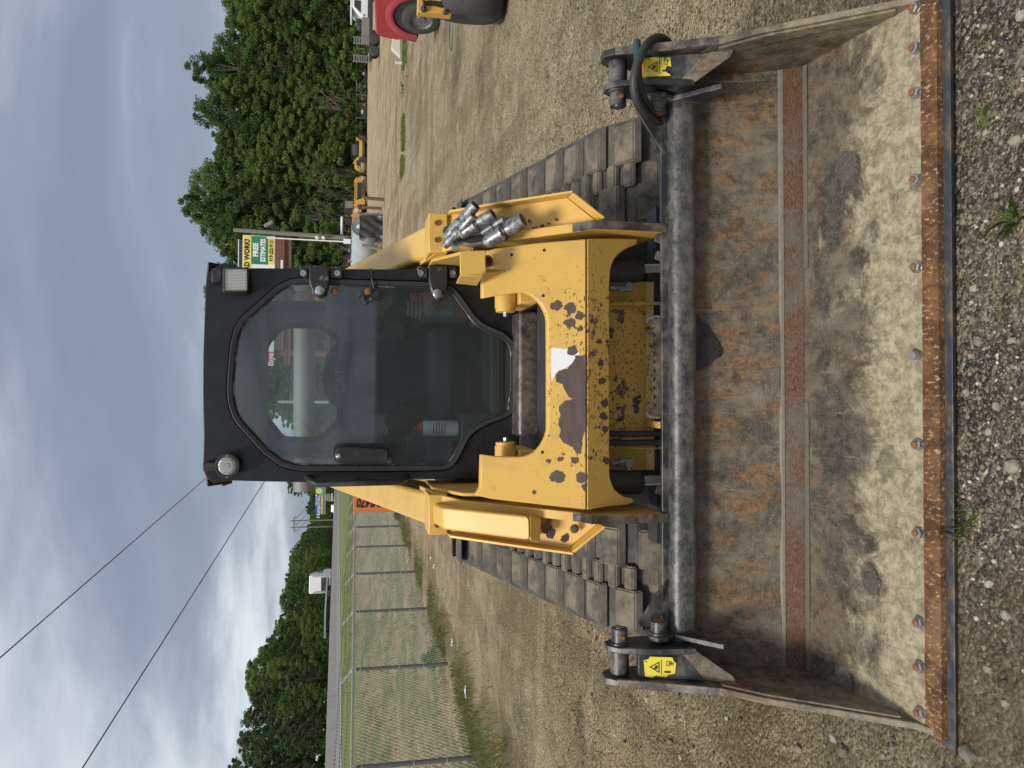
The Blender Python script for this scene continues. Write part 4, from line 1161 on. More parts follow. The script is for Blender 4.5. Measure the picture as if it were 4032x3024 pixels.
# soot stain below the rim, right of the middle
stn = MB(); rows = []
for i in range(13):
    q = .96 - i * .030; y, z = back_pt(q); wd = .105 * (1 - (i / 12) ** 1.5) + .008; cxx = .10 - .004 * i
    rows.append([(cxx + wd * (2 * k / 16 - 1) + .02 * mnoise.noise(Vector((i * .6, k * .7, 3))), y - .0065 - .0006 * (i % 2), z + .012 * mnoise.noise(Vector((k * .8, i * .1, 8)))) for k in range(17)])
stn.sheet(rows); stn.build('oily_stain', 'stain_and_hole_black', BK, 60)
# ================================================================ the track loader
TL = thing('track_loader', 'yellow compact track loader with black cab standing on gravel', 'track loader', (0.058, 1.80, 0), (0, R(-.5), R(.8)))
_M = Matrix.Translation((0.058, 1.80, 0)) @ Euler((0, R(-.5), R(.8))).to_matrix().to_4x4(); _Mi = _M.inverted(); _C0 = _Mi @ CAM
def lY(x, y, v):
    d = _Mi.to_3x3() @ ray(x, y); return _C0 + d * ((v - _C0.y) / d.y)
def poly(pts, v): return [lY(a, b, v) for a, b in pts]
def rnd_poly(pts, r, n=5):
    out = []; m = len(pts)
    for i in range(m):
        p, a, b = Vector(pts[i]), Vector(pts[i - 1]), Vector(pts[(i + 1) % m])
        da, db = (a - p), (b - p); rr = min(r, da.length * .45, db.length * .45)
        s_, e_ = p + da.normalized() * rr, p + db.normalized() * rr
        for k in range(n + 1):
            q = k / n; out.append(s_ * (1 - q) ** 2 + p * 2 * q * (1 - q) + e_ * q * q)
    return out
def shrink(pts, d):
    """move a closed polygon (in a plane y = const) inwards"""
    m = len(pts); out = []; A = sum(pts[i].x * pts[(i + 1) % m].z - pts[(i + 1) % m].x * pts[i].z for i in range(m)); sg = 1 if A > 0 else -1
    for i in range(m):
        p, a, b = pts[i], pts[i - 1], pts[(i + 1) % m]
        t_ = (b - a); t_.normalize(); out.append(p + Vector((-t_.z, 0, t_.x)) * d * sg)
    return out

# ---- cab
CY = 1.10
outer = poly([(799, 1540), (801, 1660), (803, 1712), (799, 1845), (803, 1868), (812, 1879), (822, 1888), (832, 1902), (850, 1907), (874, 1905), (890, 1893), (900, 1892), (1040, 1896), (1200, 1899), (1608, 1887), (1891, 1886),
              (2040, 1800), (2040, 1640), (2040, 1430), (2040, 1250), (1980, 1180), (1813, 1062), (1500, 1060), (1200, 1057), (940, 1055), (919, 1052), (910, 1041), (890, 1035), (868, 1037), (848, 1053), (830, 1062), (817, 1072), (812, 1090), (805, 1250), (800, 1400)], CY)
door_px = [(896, 1540), (899, 1470), (904, 1407), (912, 1345), (926, 1293), (956, 1247), (1073, 1143), (1097, 1124), (1122, 1111), (1150, 1101), (1187, 1096), (1300, 1099), (1400, 1104), (1677, 1111), (1720, 1113), (1758, 1120), (1785, 1134), (1807, 1156), (1862, 1234), (1880, 1256), (1908, 1277), (1979, 1309), (2003, 1326), (2018, 1345), (2028, 1368), (2031, 1392), (2031, 1540), (2025, 1565), (2022, 1595), (2018, 1624), (1996, 1643), (1921, 1669), (1890, 1686), (1862, 1705), (1845, 1725), (1833, 1747), (1804, 1806), (1784, 1832), (1765, 1845), (1742, 1850), (1693, 1850), (1500, 1853), (1203, 1853), (1150, 1847), (1105, 1832), (1040, 1786), (943, 1679), (930, 1662), (920, 1646), (907, 1612), (900, 1581)]
door = poly(door_px, CY)
# front frame: bridge between the outer outline and the door opening (same number of points by resampling)
def resample(pts, n, start_dir):
    L = [0.0]
    for i in range(len(pts)): L.append(L[-1] + (pts[(i + 1) % len(pts)] - pts[i]).length)
    c = sum(pts, Vector()) / len(pts); out = []
    best = min(range(len(pts)), key=lambda i: (pts[i] - (c + start_dir * 9)).length)
    for k in range(n):
        tt = (L[best] + L[-1] * k / n) % L[-1]
        for i in range(len(pts)):
            if L[i] <= tt <= L[i + 1] + 1e-9:
                q = (tt - L[i]) / max(1e-9, L[i + 1] - L[i]); out.append(pts[i].lerp(pts[(i + 1) % len(pts)], q)); break
    return out
def angular(pts, n):
    """n points of the outline at even angles about the middle"""
    c = Vector((0, CY, 1.56)); out = []; m = len(pts)
    for k in range(n):
        a = 2 * PI * k / n; d = Vector((math.cos(a), 0, math.sin(a))); best = None
        for i in range(m):
            p, q = pts[i] - c, pts[(i + 1) % m] - c; e = q - p
            den = d.x * e.z - d.z * e.x
            if abs(den) < 1e-12: continue
            t_ = (p.x * e.z - p.z * e.x) / den; s_ = (p.x * d.z - p.z * d.x) / den
            if t_ > 0 and -1e-9 <= s_ <= 1 + 1e-9 and (best is None or t_ > best): best = t_
        out.append(c + d * best)
    return out
NA = 220
oa, da = angular(outer, NA), angular(door, NA)
MB().ring(oa, shrink(da, -.004), (0, .07, 0)).build('cab_front_frame', 'cab_black', TL, bevel=.006, seg=3)
# door: seal ring, inner bead, pane
inner = shrink(da, .021)
dr = MB().ring([p + Vector((0, -.018, 0)) for p in da], [p + Vector((0, -.014, 0)) for p in inner], (0, .045, 0)).build('door', 'rubber_seal', TL, bevel=.004)
MB().ring([p + Vector((0, -.0165, 0)) for p in inner], [p + Vector((0, -.0145, 0)) for p in shrink(inner, .004)], (0, .006, 0)).build('glazing_bead', 'hinge_metal', dr)
m = MB(); g2 = [p + Vector((0, -.0115, 0)) for p in shrink(inner, -.002)]
m.prism(g2, (0, .005, 0)); m.build('door_pane', 'door_glass', dr)
# cab body: roof, floor, side walls with openings, rear wall with window
RB = 2.22
roof = MB(); zt = 2.118
rows = []
for y, dz, wx in ((1.145, -.055, .395), (1.10, .010, .40), (1.12, .018, .40), (1.35, .026, .41), (2.0, .02, .41), (RB + .04, -.01, .40)):
    row = []
    for k in range(13):
        q = 2 * k / 12 - 1; row.append((wx * q, y, zt + dz - .012 * q ** 4 - .004 * (1 - q * q)))
    rows.append(row)
roof.sheet(rows); rows2 = [[(x, y, z - .05 if i not in (0,) else z - .01) for x, y, z in r] for i, r in enumerate(rows)]
roof.sheet(rows2); roof.build('roof', 'cab_black', TL, 45)
for s in (-1, 1):
    a = s * .385
    MB().ring([(a, 1.15, 1.02), (a, RB, 1.02), (a, RB, 2.09), (a, 1.15, 2.09)], [(a, 1.22, 1.64), (a, RB - .12, 1.70), (a, RB - .12, 2.0), (a, 1.22, 2.0)], (-s * .03, 0, 0)).build('cab_side_wall', 'cab_black', TL, bevel=.004)
    MB().prism([(a - s * .014, 1.21, 1.63), (a - s * .014, RB - .11, 1.69), (a - s * .014, RB - .11, 2.01), (a - s * .014, 1.21, 2.01)], (-s * .004, 0, 0)).build('side_window', 'rear_glass', TL)
rw = rnd_poly([lY(1045, 1600, RB), lY(1055, 1360, RB), lY(1120, 1290, RB), lY(1255, 1290, RB), lY(1330, 1340, RB), lY(1330, 1650, RB), lY(1255, 1722, RB), lY(1120, 1722, RB), lY(1055, 1640, RB)], .03, 4)
ro = [(-.37, RB, 2.09), (.37, RB, 2.09), (.37, RB, 1.02), (-.37, RB, 1.02)]
c_ = sum(rw, Vector()) / len(rw); oo = []
for p in rw:
    d = p - c_; k = min(abs((.37 * (1 if d.x > 0 else -1) - c_.x) / d.x) if abs(d.x) > 1e-6 else 99, abs(((2.09 if d.z > 0 else 1.02) - c_.z) / d.z) if abs(d.z) > 1e-6 else 99)
    oo.append(c_ + d * k)
MB().ring(oo, rw, (0, .03, 0)).build('cab_rear_wall', 'cab_interior', TL)
MB().ring([p + Vector((0, -.006, 0)) for p in shrink(rw, -.022)], [p + Vector((0, -.006, 0)) for p in shrink(rw, .004)], (0, .006, 0)).build('rear_window_seal', 'rubber_seal', TL)
MB().prism([p + Vector((0, .012, 0)) for p in shrink(rw, -.004)], (0, .005, 0)).build('rear_window', 'rear_glass', TL)
MB().span((-.37, RB + .033, 1.0), (.37, RB + .05, 1.66)).build('rear_panel', 'machine_dark', TL)
MB().span((-.37, 1.15, .99), (.37, RB, 1.02)).build('cab_floor', 'machine_dark', TL)
MB().span((-.36, 1.17, 2.03), (.36, RB - .05, 2.045)).build('headliner', 'cab_interior', TL)
# seat
MB().prism(rnd_poly([lY(1275, 1560, 1.95), lY(1270, 1480, 1.95), lY(1285, 1385, 1.95), lY(1335, 1342, 1.95), lY(1560, 1335, 1.95), lY(1760, 1340, 1.95), lY(1760, 1620, 1.95), lY(1560, 1625, 1.95), lY(1330, 1612, 1.95)], .04), (0, .10, 0)).build('seat_back', 'seat_fabric', TL, bevel=.02)
MB().span((-.20, 1.45, 1.19), (.21, 1.98, 1.30)).build('seat_cushion', 'seat_fabric', TL, bevel=.03)
for sx_ in (-1, 1):
    MB().prism(rnd_poly([lY(1420, 1480 - sx_ * 118, 1.93), lY(1420, 1480 - sx_ * 150, 1.93), lY(1740, 1480 - sx_ * 150, 1.93), lY(1740, 1480 - sx_ * 100, 1.93)], .03), (0, .10, 0)).build('seat_bolster', 'seat_fabric', TL, bevel=.025)
    MB().tube([lY(1540, 1480 - sx_ * 175, 1.85), lY(1545, 1480 - sx_ * 175, 1.6), lY(1560, 1480 - sx_ * 180, 1.45)], .035, 10).build('armrest', 'seat_fabric', TL, 60)
text('CAT', .06, 'machine_grey', TL, lY(1340, 1500, 1.944), (R(90), 0, 0), 'seat_lettering', .001, .0008)
# consoles with joysticks, monitor, side panels
for s in (-1, 1):
    MB().span((s * .24, 1.28, 1.12), (s * .352, 2.05, 1.335)).build('console', 'boot_grey', TL, bevel=.02)
    js = lY(1560 if s > 0 else 1570, 1210 if s > 0 else 1745, 1.36)
    b = MB()
    for k in range(4):
        b.lathe([(k * .016, .052 - k * .007), (k * .016 + .010, .055 - k * .007), (k * .016 + .016, .047 - k * .007)], (js.x, 1.36, 1.335), (0, 0, 1), 16)
    jb = b.build('joystick_boot', 'boot_grey', TL, 50)
    MB().tube([(js.x, 1.36, 1.39), (js.x - s * .01, 1.35, 1.45), (js.x - s * .015, 1.34, 1.50)], [.012, .014, .024], 10).build('joystick_grip', 'black_plastic', jb, 50)
    # red mesh guards seen at the edge of the pane
    x1 = lY(1160 if s > 0 else 1160, 1150, 1.2)
for (va, vb, ya, yb) in ((1152, 1232, 1146, 1178), (1612, 1700, 1155, 1187)):
    p = [lY(va, ya, 1.135), lY(vb, ya, 1.135), lY(vb, yb, 1.135), lY(va + 8, yb - 3, 1.135)]
    fr = MB().ring(rnd_poly(p, .006, 3), shrink(rnd_poly(p, .006, 3), .003), (0, .004, 0)); 
    for k in range(1, 7):
        q = k / 7
        fr.tube([p[0].lerp(p[1], q), p[3].lerp(p[2], max(0, q - .22))], .0012, 4); fr.tube([p[0].lerp(p[1], q - .1), p[3].lerp(p[2], min(1, q + .15))], .0012, 4)
    fr.build('red_mesh_guard', 'red_grille', TL)
pan = rnd_poly(poly([(1275, 1124), (1545, 1126), (1545, 1205), (1500, 1238), (1420, 1246), (1310, 1243), (1278, 1215)], CY), .012)
MB().prism([p + Vector((0, -.004, 0)) for p in pan], (0, .006, 0)).build('wiper_panel', 'black_plastic', TL)
wm = MB().prism(rnd_poly([p + Vector((0, -.020, 0)) for p in poly([(1402, 1170), (1420, 1152), (1450, 1132), (1478, 1130), (1490, 1150), (1480, 1182), (1452, 1190), (1440, 1205), (1428, 1185)], CY)], .006), (0, .016, 0)).build('wiper_mount', 'hinge_metal', TL, bevel=.002)
for v, y, r in ((1448, 1148, .0125), (1486, 1162, .016), (1432, 1174, .007)):
    c = lY(v, y, CY - .022); MB().lathe([(0, r), (.006, r), (.007, r * .45), (.013, r * .4)], c, (0, -1, 0), 14).build('wiper_bolt', 'bolt_rust' if v == 1448 else 'black_plastic', wm, 35)
c = lY(1317, 1146, CY - .012); MB().lathe([(0, .0135), (.006, .0135), (.007, .007), (.012, .006)], c, (0, -1, 0), 14).build('pane_bolt', 'bolt_rust', TL, 35)
MB().tube([lY(1461, 1058, CY - .01), lY(1464, 1100, CY - .03), lY(1472, 1136, CY - .02)], .0035, 6).build('washer_tube', 'black_plastic', TL)
# hinges
for (v0, v1, s0, s1, yp, vp) in ((1180, 1350, 1219, 1296, 1143, 1259), (1638, 1798, 1685, 1757, 1156, 1722)):
    mid = (s0 + s1) / 2
    for (a, b) in ((v0, s0 - 3), (s1 + 3, v1)):
        lf = MB().prism(rnd_poly([p + Vector((0, -.030, 0)) for p in poly([(a, 1053), (b, 1055), (b, 1100), (a + (12 if a < s0 else 0), 1098)], CY)], .012), (0, .032, 0)).build('hinge_leaf', 'hinge_metal', TL, bevel=.004)
        cc = lY((a + b) / 2 - (4 if a < s0 else -4), 1076, CY - .030)
        MB().lathe([(0, .011), (.005, .011), (.005, .006), (.001, .005)], cc, (0, -1, 0), 14).build('hinge_bolt', 'bolt_metal', lf, 35)
    stp = MB().prism(rnd_poly([p + Vector((0, -.042, 0)) for p in poly([(s0, 1050), (s1, 1052), (s1 + 2, 1120), (mid + 28, 1165), (mid + 10, yp + 33), (mid - 6, yp + 33), (mid - 24, 1160), (s0 - 1, 1110)], CY)], .012), (0, .026, 0)).build('hinge_strap', 'hinge_metal', TL, bevel=.005)
    cc = lY(vp, yp, CY - .042)
    MB().lathe([(0, .017), (.003, .017), (.006, .0135), (.008, .0135), (.0085, .012)], cc, (0, -1, 0), 18).build('hinge_pin', 'bolt_metal', stp, 35)
# work lights
lg = MB().prism(rnd_poly([p + Vector((0, -.055, 0)) for p in poly([(883, 1062), (986, 1060), (987, 1160), (884, 1160)], CY)], .012), (0, .055, 0)).build('work_light', 'black_plastic', TL, bevel=.008)
MB().ring(rnd_poly([p + Vector((0, -.057, 0)) for p in poly([(897, 1070), (981, 1069), (982, 1152), (898, 1152)], CY)], .006), rnd_poly([p + Vector((0, -.057, 0)) for p in poly([(905, 1075), (975, 1075), (976, 1147), (906, 1147)], CY)], .006), (0, .004, 0)).build('lens_rim', 'machine_grey', lg)
ln = rnd_poly([p + Vector((0, -.0565, 0)) for p in poly([(904, 1074), (976, 1074), (977, 1148), (905, 1148)], CY)], .006)
MB().prism(ln, (0, .004, 0)).build('lens', 'lamp_glass', lg)
lb = lY(860, 1090, CY); MB().box((lb.x, CY - .022, lb.z), (.05, .03, .035)).build('light_bracket', 'black_plastic', lg, bevel=.004)
cc = lY(904, 1829, CY)
l2 = MB().lathe([(0, .034), (.02, .042), (.05, .043), (.055, .041), (.055, .0345), (.050, .034)], cc, (0, -1, 0), 32).build('work_light', 'black_plastic', TL, 40)
MB().lathe([(.050, .0335), (.0545, .030), (.0565, .018), (.057, .004)], cc, (0, -1, 0), 28).build('lens', 'lamp_glass', l2, 60)
MB().lathe([(.0565, .010), (.0595, .009), (.0595, .003)], cc, (0, -1, 0), 16).build('bulb_shield', 'bolt_metal', l2, 40)
for k in (-1, 1): MB().cyl(cc + Vector((k * .0385, -.053, 0)), cc + Vector((k * .0385, -.057, 0)), .003, 8).build('lens_screw', 'machine_grey', l2)
lb = lY(835, 1835, CY); MB().box((lb.x, CY - .02, lb.z), (.03, .03, .05)).build('light_bracket', 'black_plastic', l2, bevel=.003)
# door handle
hp = rnd_poly([p + Vector((0, -.016, 0)) for p in poly([(1308, 1790), (1318, 1752), (1345, 1742), (1542, 1746), (1543, 1826), (1340, 1824), (1315, 1812)], CY)], .01)
dh = MB().prism(hp, (0, .006, 0)).build('handle_plate', 'black_plastic', TL, bevel=.002)
hg = rnd_poly([p + Vector((0, -.042, 0)) for p in poly([(1318, 1786), (1326, 1760), (1350, 1755), (1520, 1763), (1530, 1775), (1526, 1810), (1505, 1815), (1345, 1821), (1326, 1812)], CY)], .01)
MB().prism(hg, (0, .026, 0)).build('handle', 'black_plastic', dh, bevel=.005)
MB().prism(rnd_poly([p + Vector((0, -.0435, 0)) for p in poly([(1380, 1766), (1480, 1770), (1476, 1778), (1382, 1776)], CY)], .004), (0, .003, 0)).build('finger_slot', 'stain_and_hole_black', dh)  # dark plate painted in for the shade inside the slot
lk = lY(1335, 1795, CY - .042); MB().lathe([(0, .0085), (.003, .0085), (.004, .007)], lk, (0, -1, 0), 16).build('lock', 'bolt_metal', dh, 35)
# grab rail on the left edge of the cab
g0, g1 = lY(1212, 1880, CY), lY(1603, 1875, CY); dx = lY(1400, 1902, CY - .05).x
MB().tube([g0, g0 + Vector((-.004, -.03, -.004)), Vector((dx, CY - .05, g0.z - .035)), Vector((dx, CY - .05, (g0.z + g1.z) / 2)), Vector((dx, CY - .05, g1.z + .03)), g1 + Vector((-.004, -.03, .004)), g1], .0115, 12).build('grab_rail', 'black_plastic', TL, 60)

# ---- step bar under the door, with grip strips
sb = rnd_poly([lY(2041, 1222, .98), lY(2128, 1228, .98), lY(2128, 1716, .98), lY(2041, 1722, .98)], .02)
MB().prism(sb, (0, .13, 0)).build('step_bar', 'step_steel', TL, bevel=.018, seg=3)
for v0, v1, ly_, mt, nm, y0, y1 in ((2098, 2124, .955, 'machine_dark', 'grip_strip', 1270, 1668), (2126, 2156, .91, 'yellow_paint', 'grip_strip', 1262, 1680)):
    a, b = lY(v0, y0, ly_), lY(v0, y1, ly_); c = lY(v1, y1, ly_); pts = []
    for k in range(41):
        p = a.lerp(b, k / 40); pts.append(p + Vector((0, 0, -.008 if k % 4 in (1, 2) else 0)))
    pts += [Vector((b.x, ly_, c.z)), Vector((a.x, ly_, c.z))]
    MB().prism(pts, (0, .02, 0)).build(nm, mt, TL)
    tt = MB()
    for k in range(10):
        q = (k + .5) / 10; p = a.lerp(b, q); tt.cyl((p.x, ly_ - .008, (a.z + c.z) / 2 - .002), (p.x, ly_ + .004, (a.z + c.z) / 2 - .002), .006, 8)
    tt.build('grip_studs', mt, TL, 40)['kind'] = 'stuff'
# lower cab sill and dark body behind the arms
MB().span((-.56, 1.06, .45), (.56, 1.14, .985)).build('front_bulkhead', 'machine_dark', TL)
MB().span((-.56, 1.16, .45), (.56, 2.3, .985)).build('chassis', 'machine_dark', TL, bevel=.01)
for s in (-1, 1):
    MB().span((s * .40, 1.2, .985), (s * .50, 2.3, 1.22)).build('chassis_shoulder', 'machine_dark', TL, bevel=.01)
MB().span((-.55, 2.30, .5), (.55, 3.05, 1.42)).build('engine_cover', 'yellow_paint', TL, bevel=.03)
MB().span((-.50, 2.34, 1.42), (.50, 3.0, 1.50)).build('radiator_guard', 'machine_dark', TL, bevel=.01)
MB().cyl((-.66, 3.02, 1.91), (.66, 3.02, 1.91), .062, 20).build('arm_cross_tube', 'machine_grey', TL, 40)
MB().span((-.45, 2.26, 1.68), (.45, 2.32, 1.74)).build('rear_sill', 'machine_grey', TL, bevel=.006)

# ---- yellow cross member
FY, FZ = .63, None
face_top = [(1899, 1117), (1899, 1175), (1960, 1163), (2026, 1154), (2058, 1152), (2080, 1158), (2100, 1169), (2118, 1184), (2133, 1201), (2146, 1225), (2153, 1243), (2157, 1265), (2158, 1500), (2158, 1693), (2152, 1715), (2143, 1735), (2131, 1755), (2117, 1771), (2100, 1784), (2081, 1792), (2062, 1797), (2042, 1799), (1951, 1797), (1895, 1789), (1893, 1850), (1892, 1913), (1889, 1924), (1882, 1934), (1869, 1950), (1938, 1965), (2100, 1984), (2308, 2008), (2308, 1500), (2308, 940), (2100, 958), (1951, 978), (1911, 990), (1899, 1000)]
def ly_face(v):
    return .605 + (.70 - .605) * max(0, (2308 - v)) / (2308 - 1895) if v <= 2308 else .605 + .05 * (v - 2308) / 92
up_ = [lY(a, b, ly_face(a)) for a, b in face_top]
MB().prism(up_, (0, .022, .004)).build('cross_member_face', 'yellow_paint', TL, bevel=.004)
lowpx = [(2312, 2008), (2398, 1995), (2470, 1988), (2500, 1975), (2488, 1962), (2460, 1958), (2440, 1945), (2420, 1927), (2410, 1905), (2402, 1880), (2400, 1860), (2400, 1500), (2400, 1128), (2402, 1090), (2404, 1063), (2410, 1040), (2420, 1020), (2436, 1000), (2456, 985), (2480, 972), (2508, 962), (2511, 940), (2400, 938), (2312, 940)]
lw = [lY(a, b, ly_face(a)) for a, b in lowpx]
MB().prism(lw, (0, .022, 0)).build('cross_member_apron', 'yellow_paint', TL, bevel=.004)
# underside and back of the box section
zA = lY(2400, 1500, .655).z
MB().span((-.45, .70, zA + .03), (.45, .90, zA + .05)).build('cross_member_bottom', 'yellow_paint', TL)
MB().span((-.45, .87, zA + .03), (.45, .90, .955)).build('cross_member_back', 'yellow_paint', TL)
MB().span((-.30, .72, .955), (.32, .87, .968)).build('cross_member_top', 'machine_dark', TL)
# worn patch and decal remains on the face
def face_patch(px, mat, name, off, jag=0., seed=1):
    pts = []
    m_ = len(px)
    for i in range(m_):
        a, b = px[i], px[(i + 1) % m_]
        for k in range(6):
            q = k / 6; v = a[0] + (b[0] - a[0]) * q; y = a[1] + (b[1] - a[1]) * q
            v += jag * mnoise.noise(Vector((v * .09, y * .09, seed))); y += jag * mnoise.noise(Vector((v * .09 + 30, y * .09, seed)))
            pts.append(lY(v, y, ly_face(min(v, 2306)) - off))
    return MB().prism(pts, (0, .0006, 0)).build(name, mat, TL)
face_patch([(2172, 1372), (2240, 1374), (2282, 1388), (2270, 1420), (2225, 1450), (2190, 1468), (2172, 1500), (2168, 1440)], 'white_decal', 'decal_remains', .0010, 5, 3)
face_patch([(2264, 1400), (2306, 1400), (2306, 1449), (2306, 1465), (2306, 1514), (2306, 1540), (2306, 1563), (2303, 1586), (2306, 1615), (2306, 1647), (2306, 1677), (2303, 1693), (2293, 1726), (2290, 1758), (2286, 1787), (2270, 1784), (2254, 1761), (2221, 1745), (2202, 1719), (2208, 1686), (2195, 1670), (2208, 1634), (2199, 1602), (2228, 1576), (2264, 1573), (2241, 1563), (2225, 1540), (2215, 1514), (2192, 1504), (2186, 1481), (2202, 1459), (2234, 1452), (2260, 1420)], 'bare_rust_paint', 'worn_patch', .0018, 4, 5)
for i, (v, y, r) in enumerate([(2190, 1205, 22), (2245, 1215, 24), (2283, 1245, 18), (2245, 1272, 22), (2285, 1295, 12), (2195, 1875, 28), (2290, 1880, 24), (2305, 1920, 18), (2207, 1808, 13), (2262, 1812, 17), (2160, 1815, 10), (2252, 1380, 22), (2103, 1938, 9), (2360, 1345, 12), (2365, 1430, 14), (2370, 1500, 15), (2380, 1590, 16), (2376, 1640, 16), (2384, 1690, 14), (2385, 1812, 16)]):
    rp = random.Random(i); pp = [(v + r * (.75 + .5 * rp.random()) * math.cos(k * PI / 5), y + r * (.65 + .5 * rp.random()) * math.sin(k * PI / 5)) for k in range(10)]
    if v < 2306: face_patch([(min(a, 2306), b) for a, b in pp], 'bare_rust_paint', 'paint_chip', .0012, 5, i)
    else:
        MB().prism([lY(a, b, ly_face(a) - .0012) for a, b in pp], (0, .0006, 0)).build('paint_chip', 'bare_rust_paint', TL)
for v, y in ((2015, 1003), (2143, 985), (2139, 1164), (2136, 1781)):
    c = lY(v, y, ly_face(v) - .0015); MB().cyl(c, c + Vector((0, .002, 0)), .0052, 12).build('drain_hole', 'stain_and_hole_black', TL)  # black disc stands in for the shaded inside of the hole
# pivot pins with collars inside the two uprights
for y0, y1, s in ((1175, 1210, 1), (1790, 1760, -1)):
    a, b = lY(1990, y0 + s * (-15), .80), lY(1990, y1 + s * 5, .80)
    MB().cyl((a.x + s * .04, .80, a.z), (b.x, .80, b.z), .037, 20).build('pivot_boss', 'yellow_paint', TL, 40)
    pc = MB().lathe([(0, .034), (.012, .034), (.014, .028)], (b.x, .80, b.z), (-s, 0, 0), 20).build('pivot_collar', 'yellow_paint', TL, 40)
    MB().cyl((b.x - s * .012, .80, b.z), (b.x - s * .028, .80, b.z), .009, 6).build('pivot_bolt', 'bolt_metal', pc)
    MB().span((a.x + s * .06, .74, 1.00), (b.x + s * .012, .98, 1.06)).build('pivot_bracket', 'yellow_paint', TL, bevel=.004)
# box bracket on the right upright
bx = [lY(1812, 990, .60), lY(1912, 985, .60), lY(1912, 1065, .60), lY(1903, 1075, .60), lY(1895, 1082, .60), lY(1812, 1078, .60)]
MB().prism(bx, (0, .01, 0)).build('bracket_front', 'yellow_paint', TL, bevel=.002)
pA, pB = lY(1812, 1085, .60), lY(1899, 1090, .60)
MB().prism([pA, pB, pB + Vector((-.015, .10, 0)), pA + Vector((-.012, .10, 0))], (.006, 0, 0)).build('bracket_side', 'yellow_paint', TL, bevel=.002)
q0, q1, q2, q3 = lY(1914, 990, .60), lY(1914, 1062, .60), lY(1945, 1062, .68), lY(1945, 985, .68)
MB().prism([q1, q2 + Vector((-.01, 0, 0)), lY(1992, 1072, .66), lY(1914, 1080, .61)], (.006, 0, 0)).build('bracket_tab', 'yellow_paint', TL, bevel=.001)
cc = lY(1925, 1028, .655); MB().lathe([(0, .020), (.02, .020), (.022, .0175), (.022, .0135), (.006, .012)], cc + Vector((0, .02, .01)), (0, -1, -.5), 20).build('electrical_socket', 'bolt_rust', TL, 35)
MB().prism(rnd_poly([lY(1803, 985, .74), lY(1812, 968, .74), lY(1866, 975, .74), lY(1862, 990, .74)], .006), (0, 0, .006)).build('lifting_tab', 'yellow_paint', TL, bevel=.001)

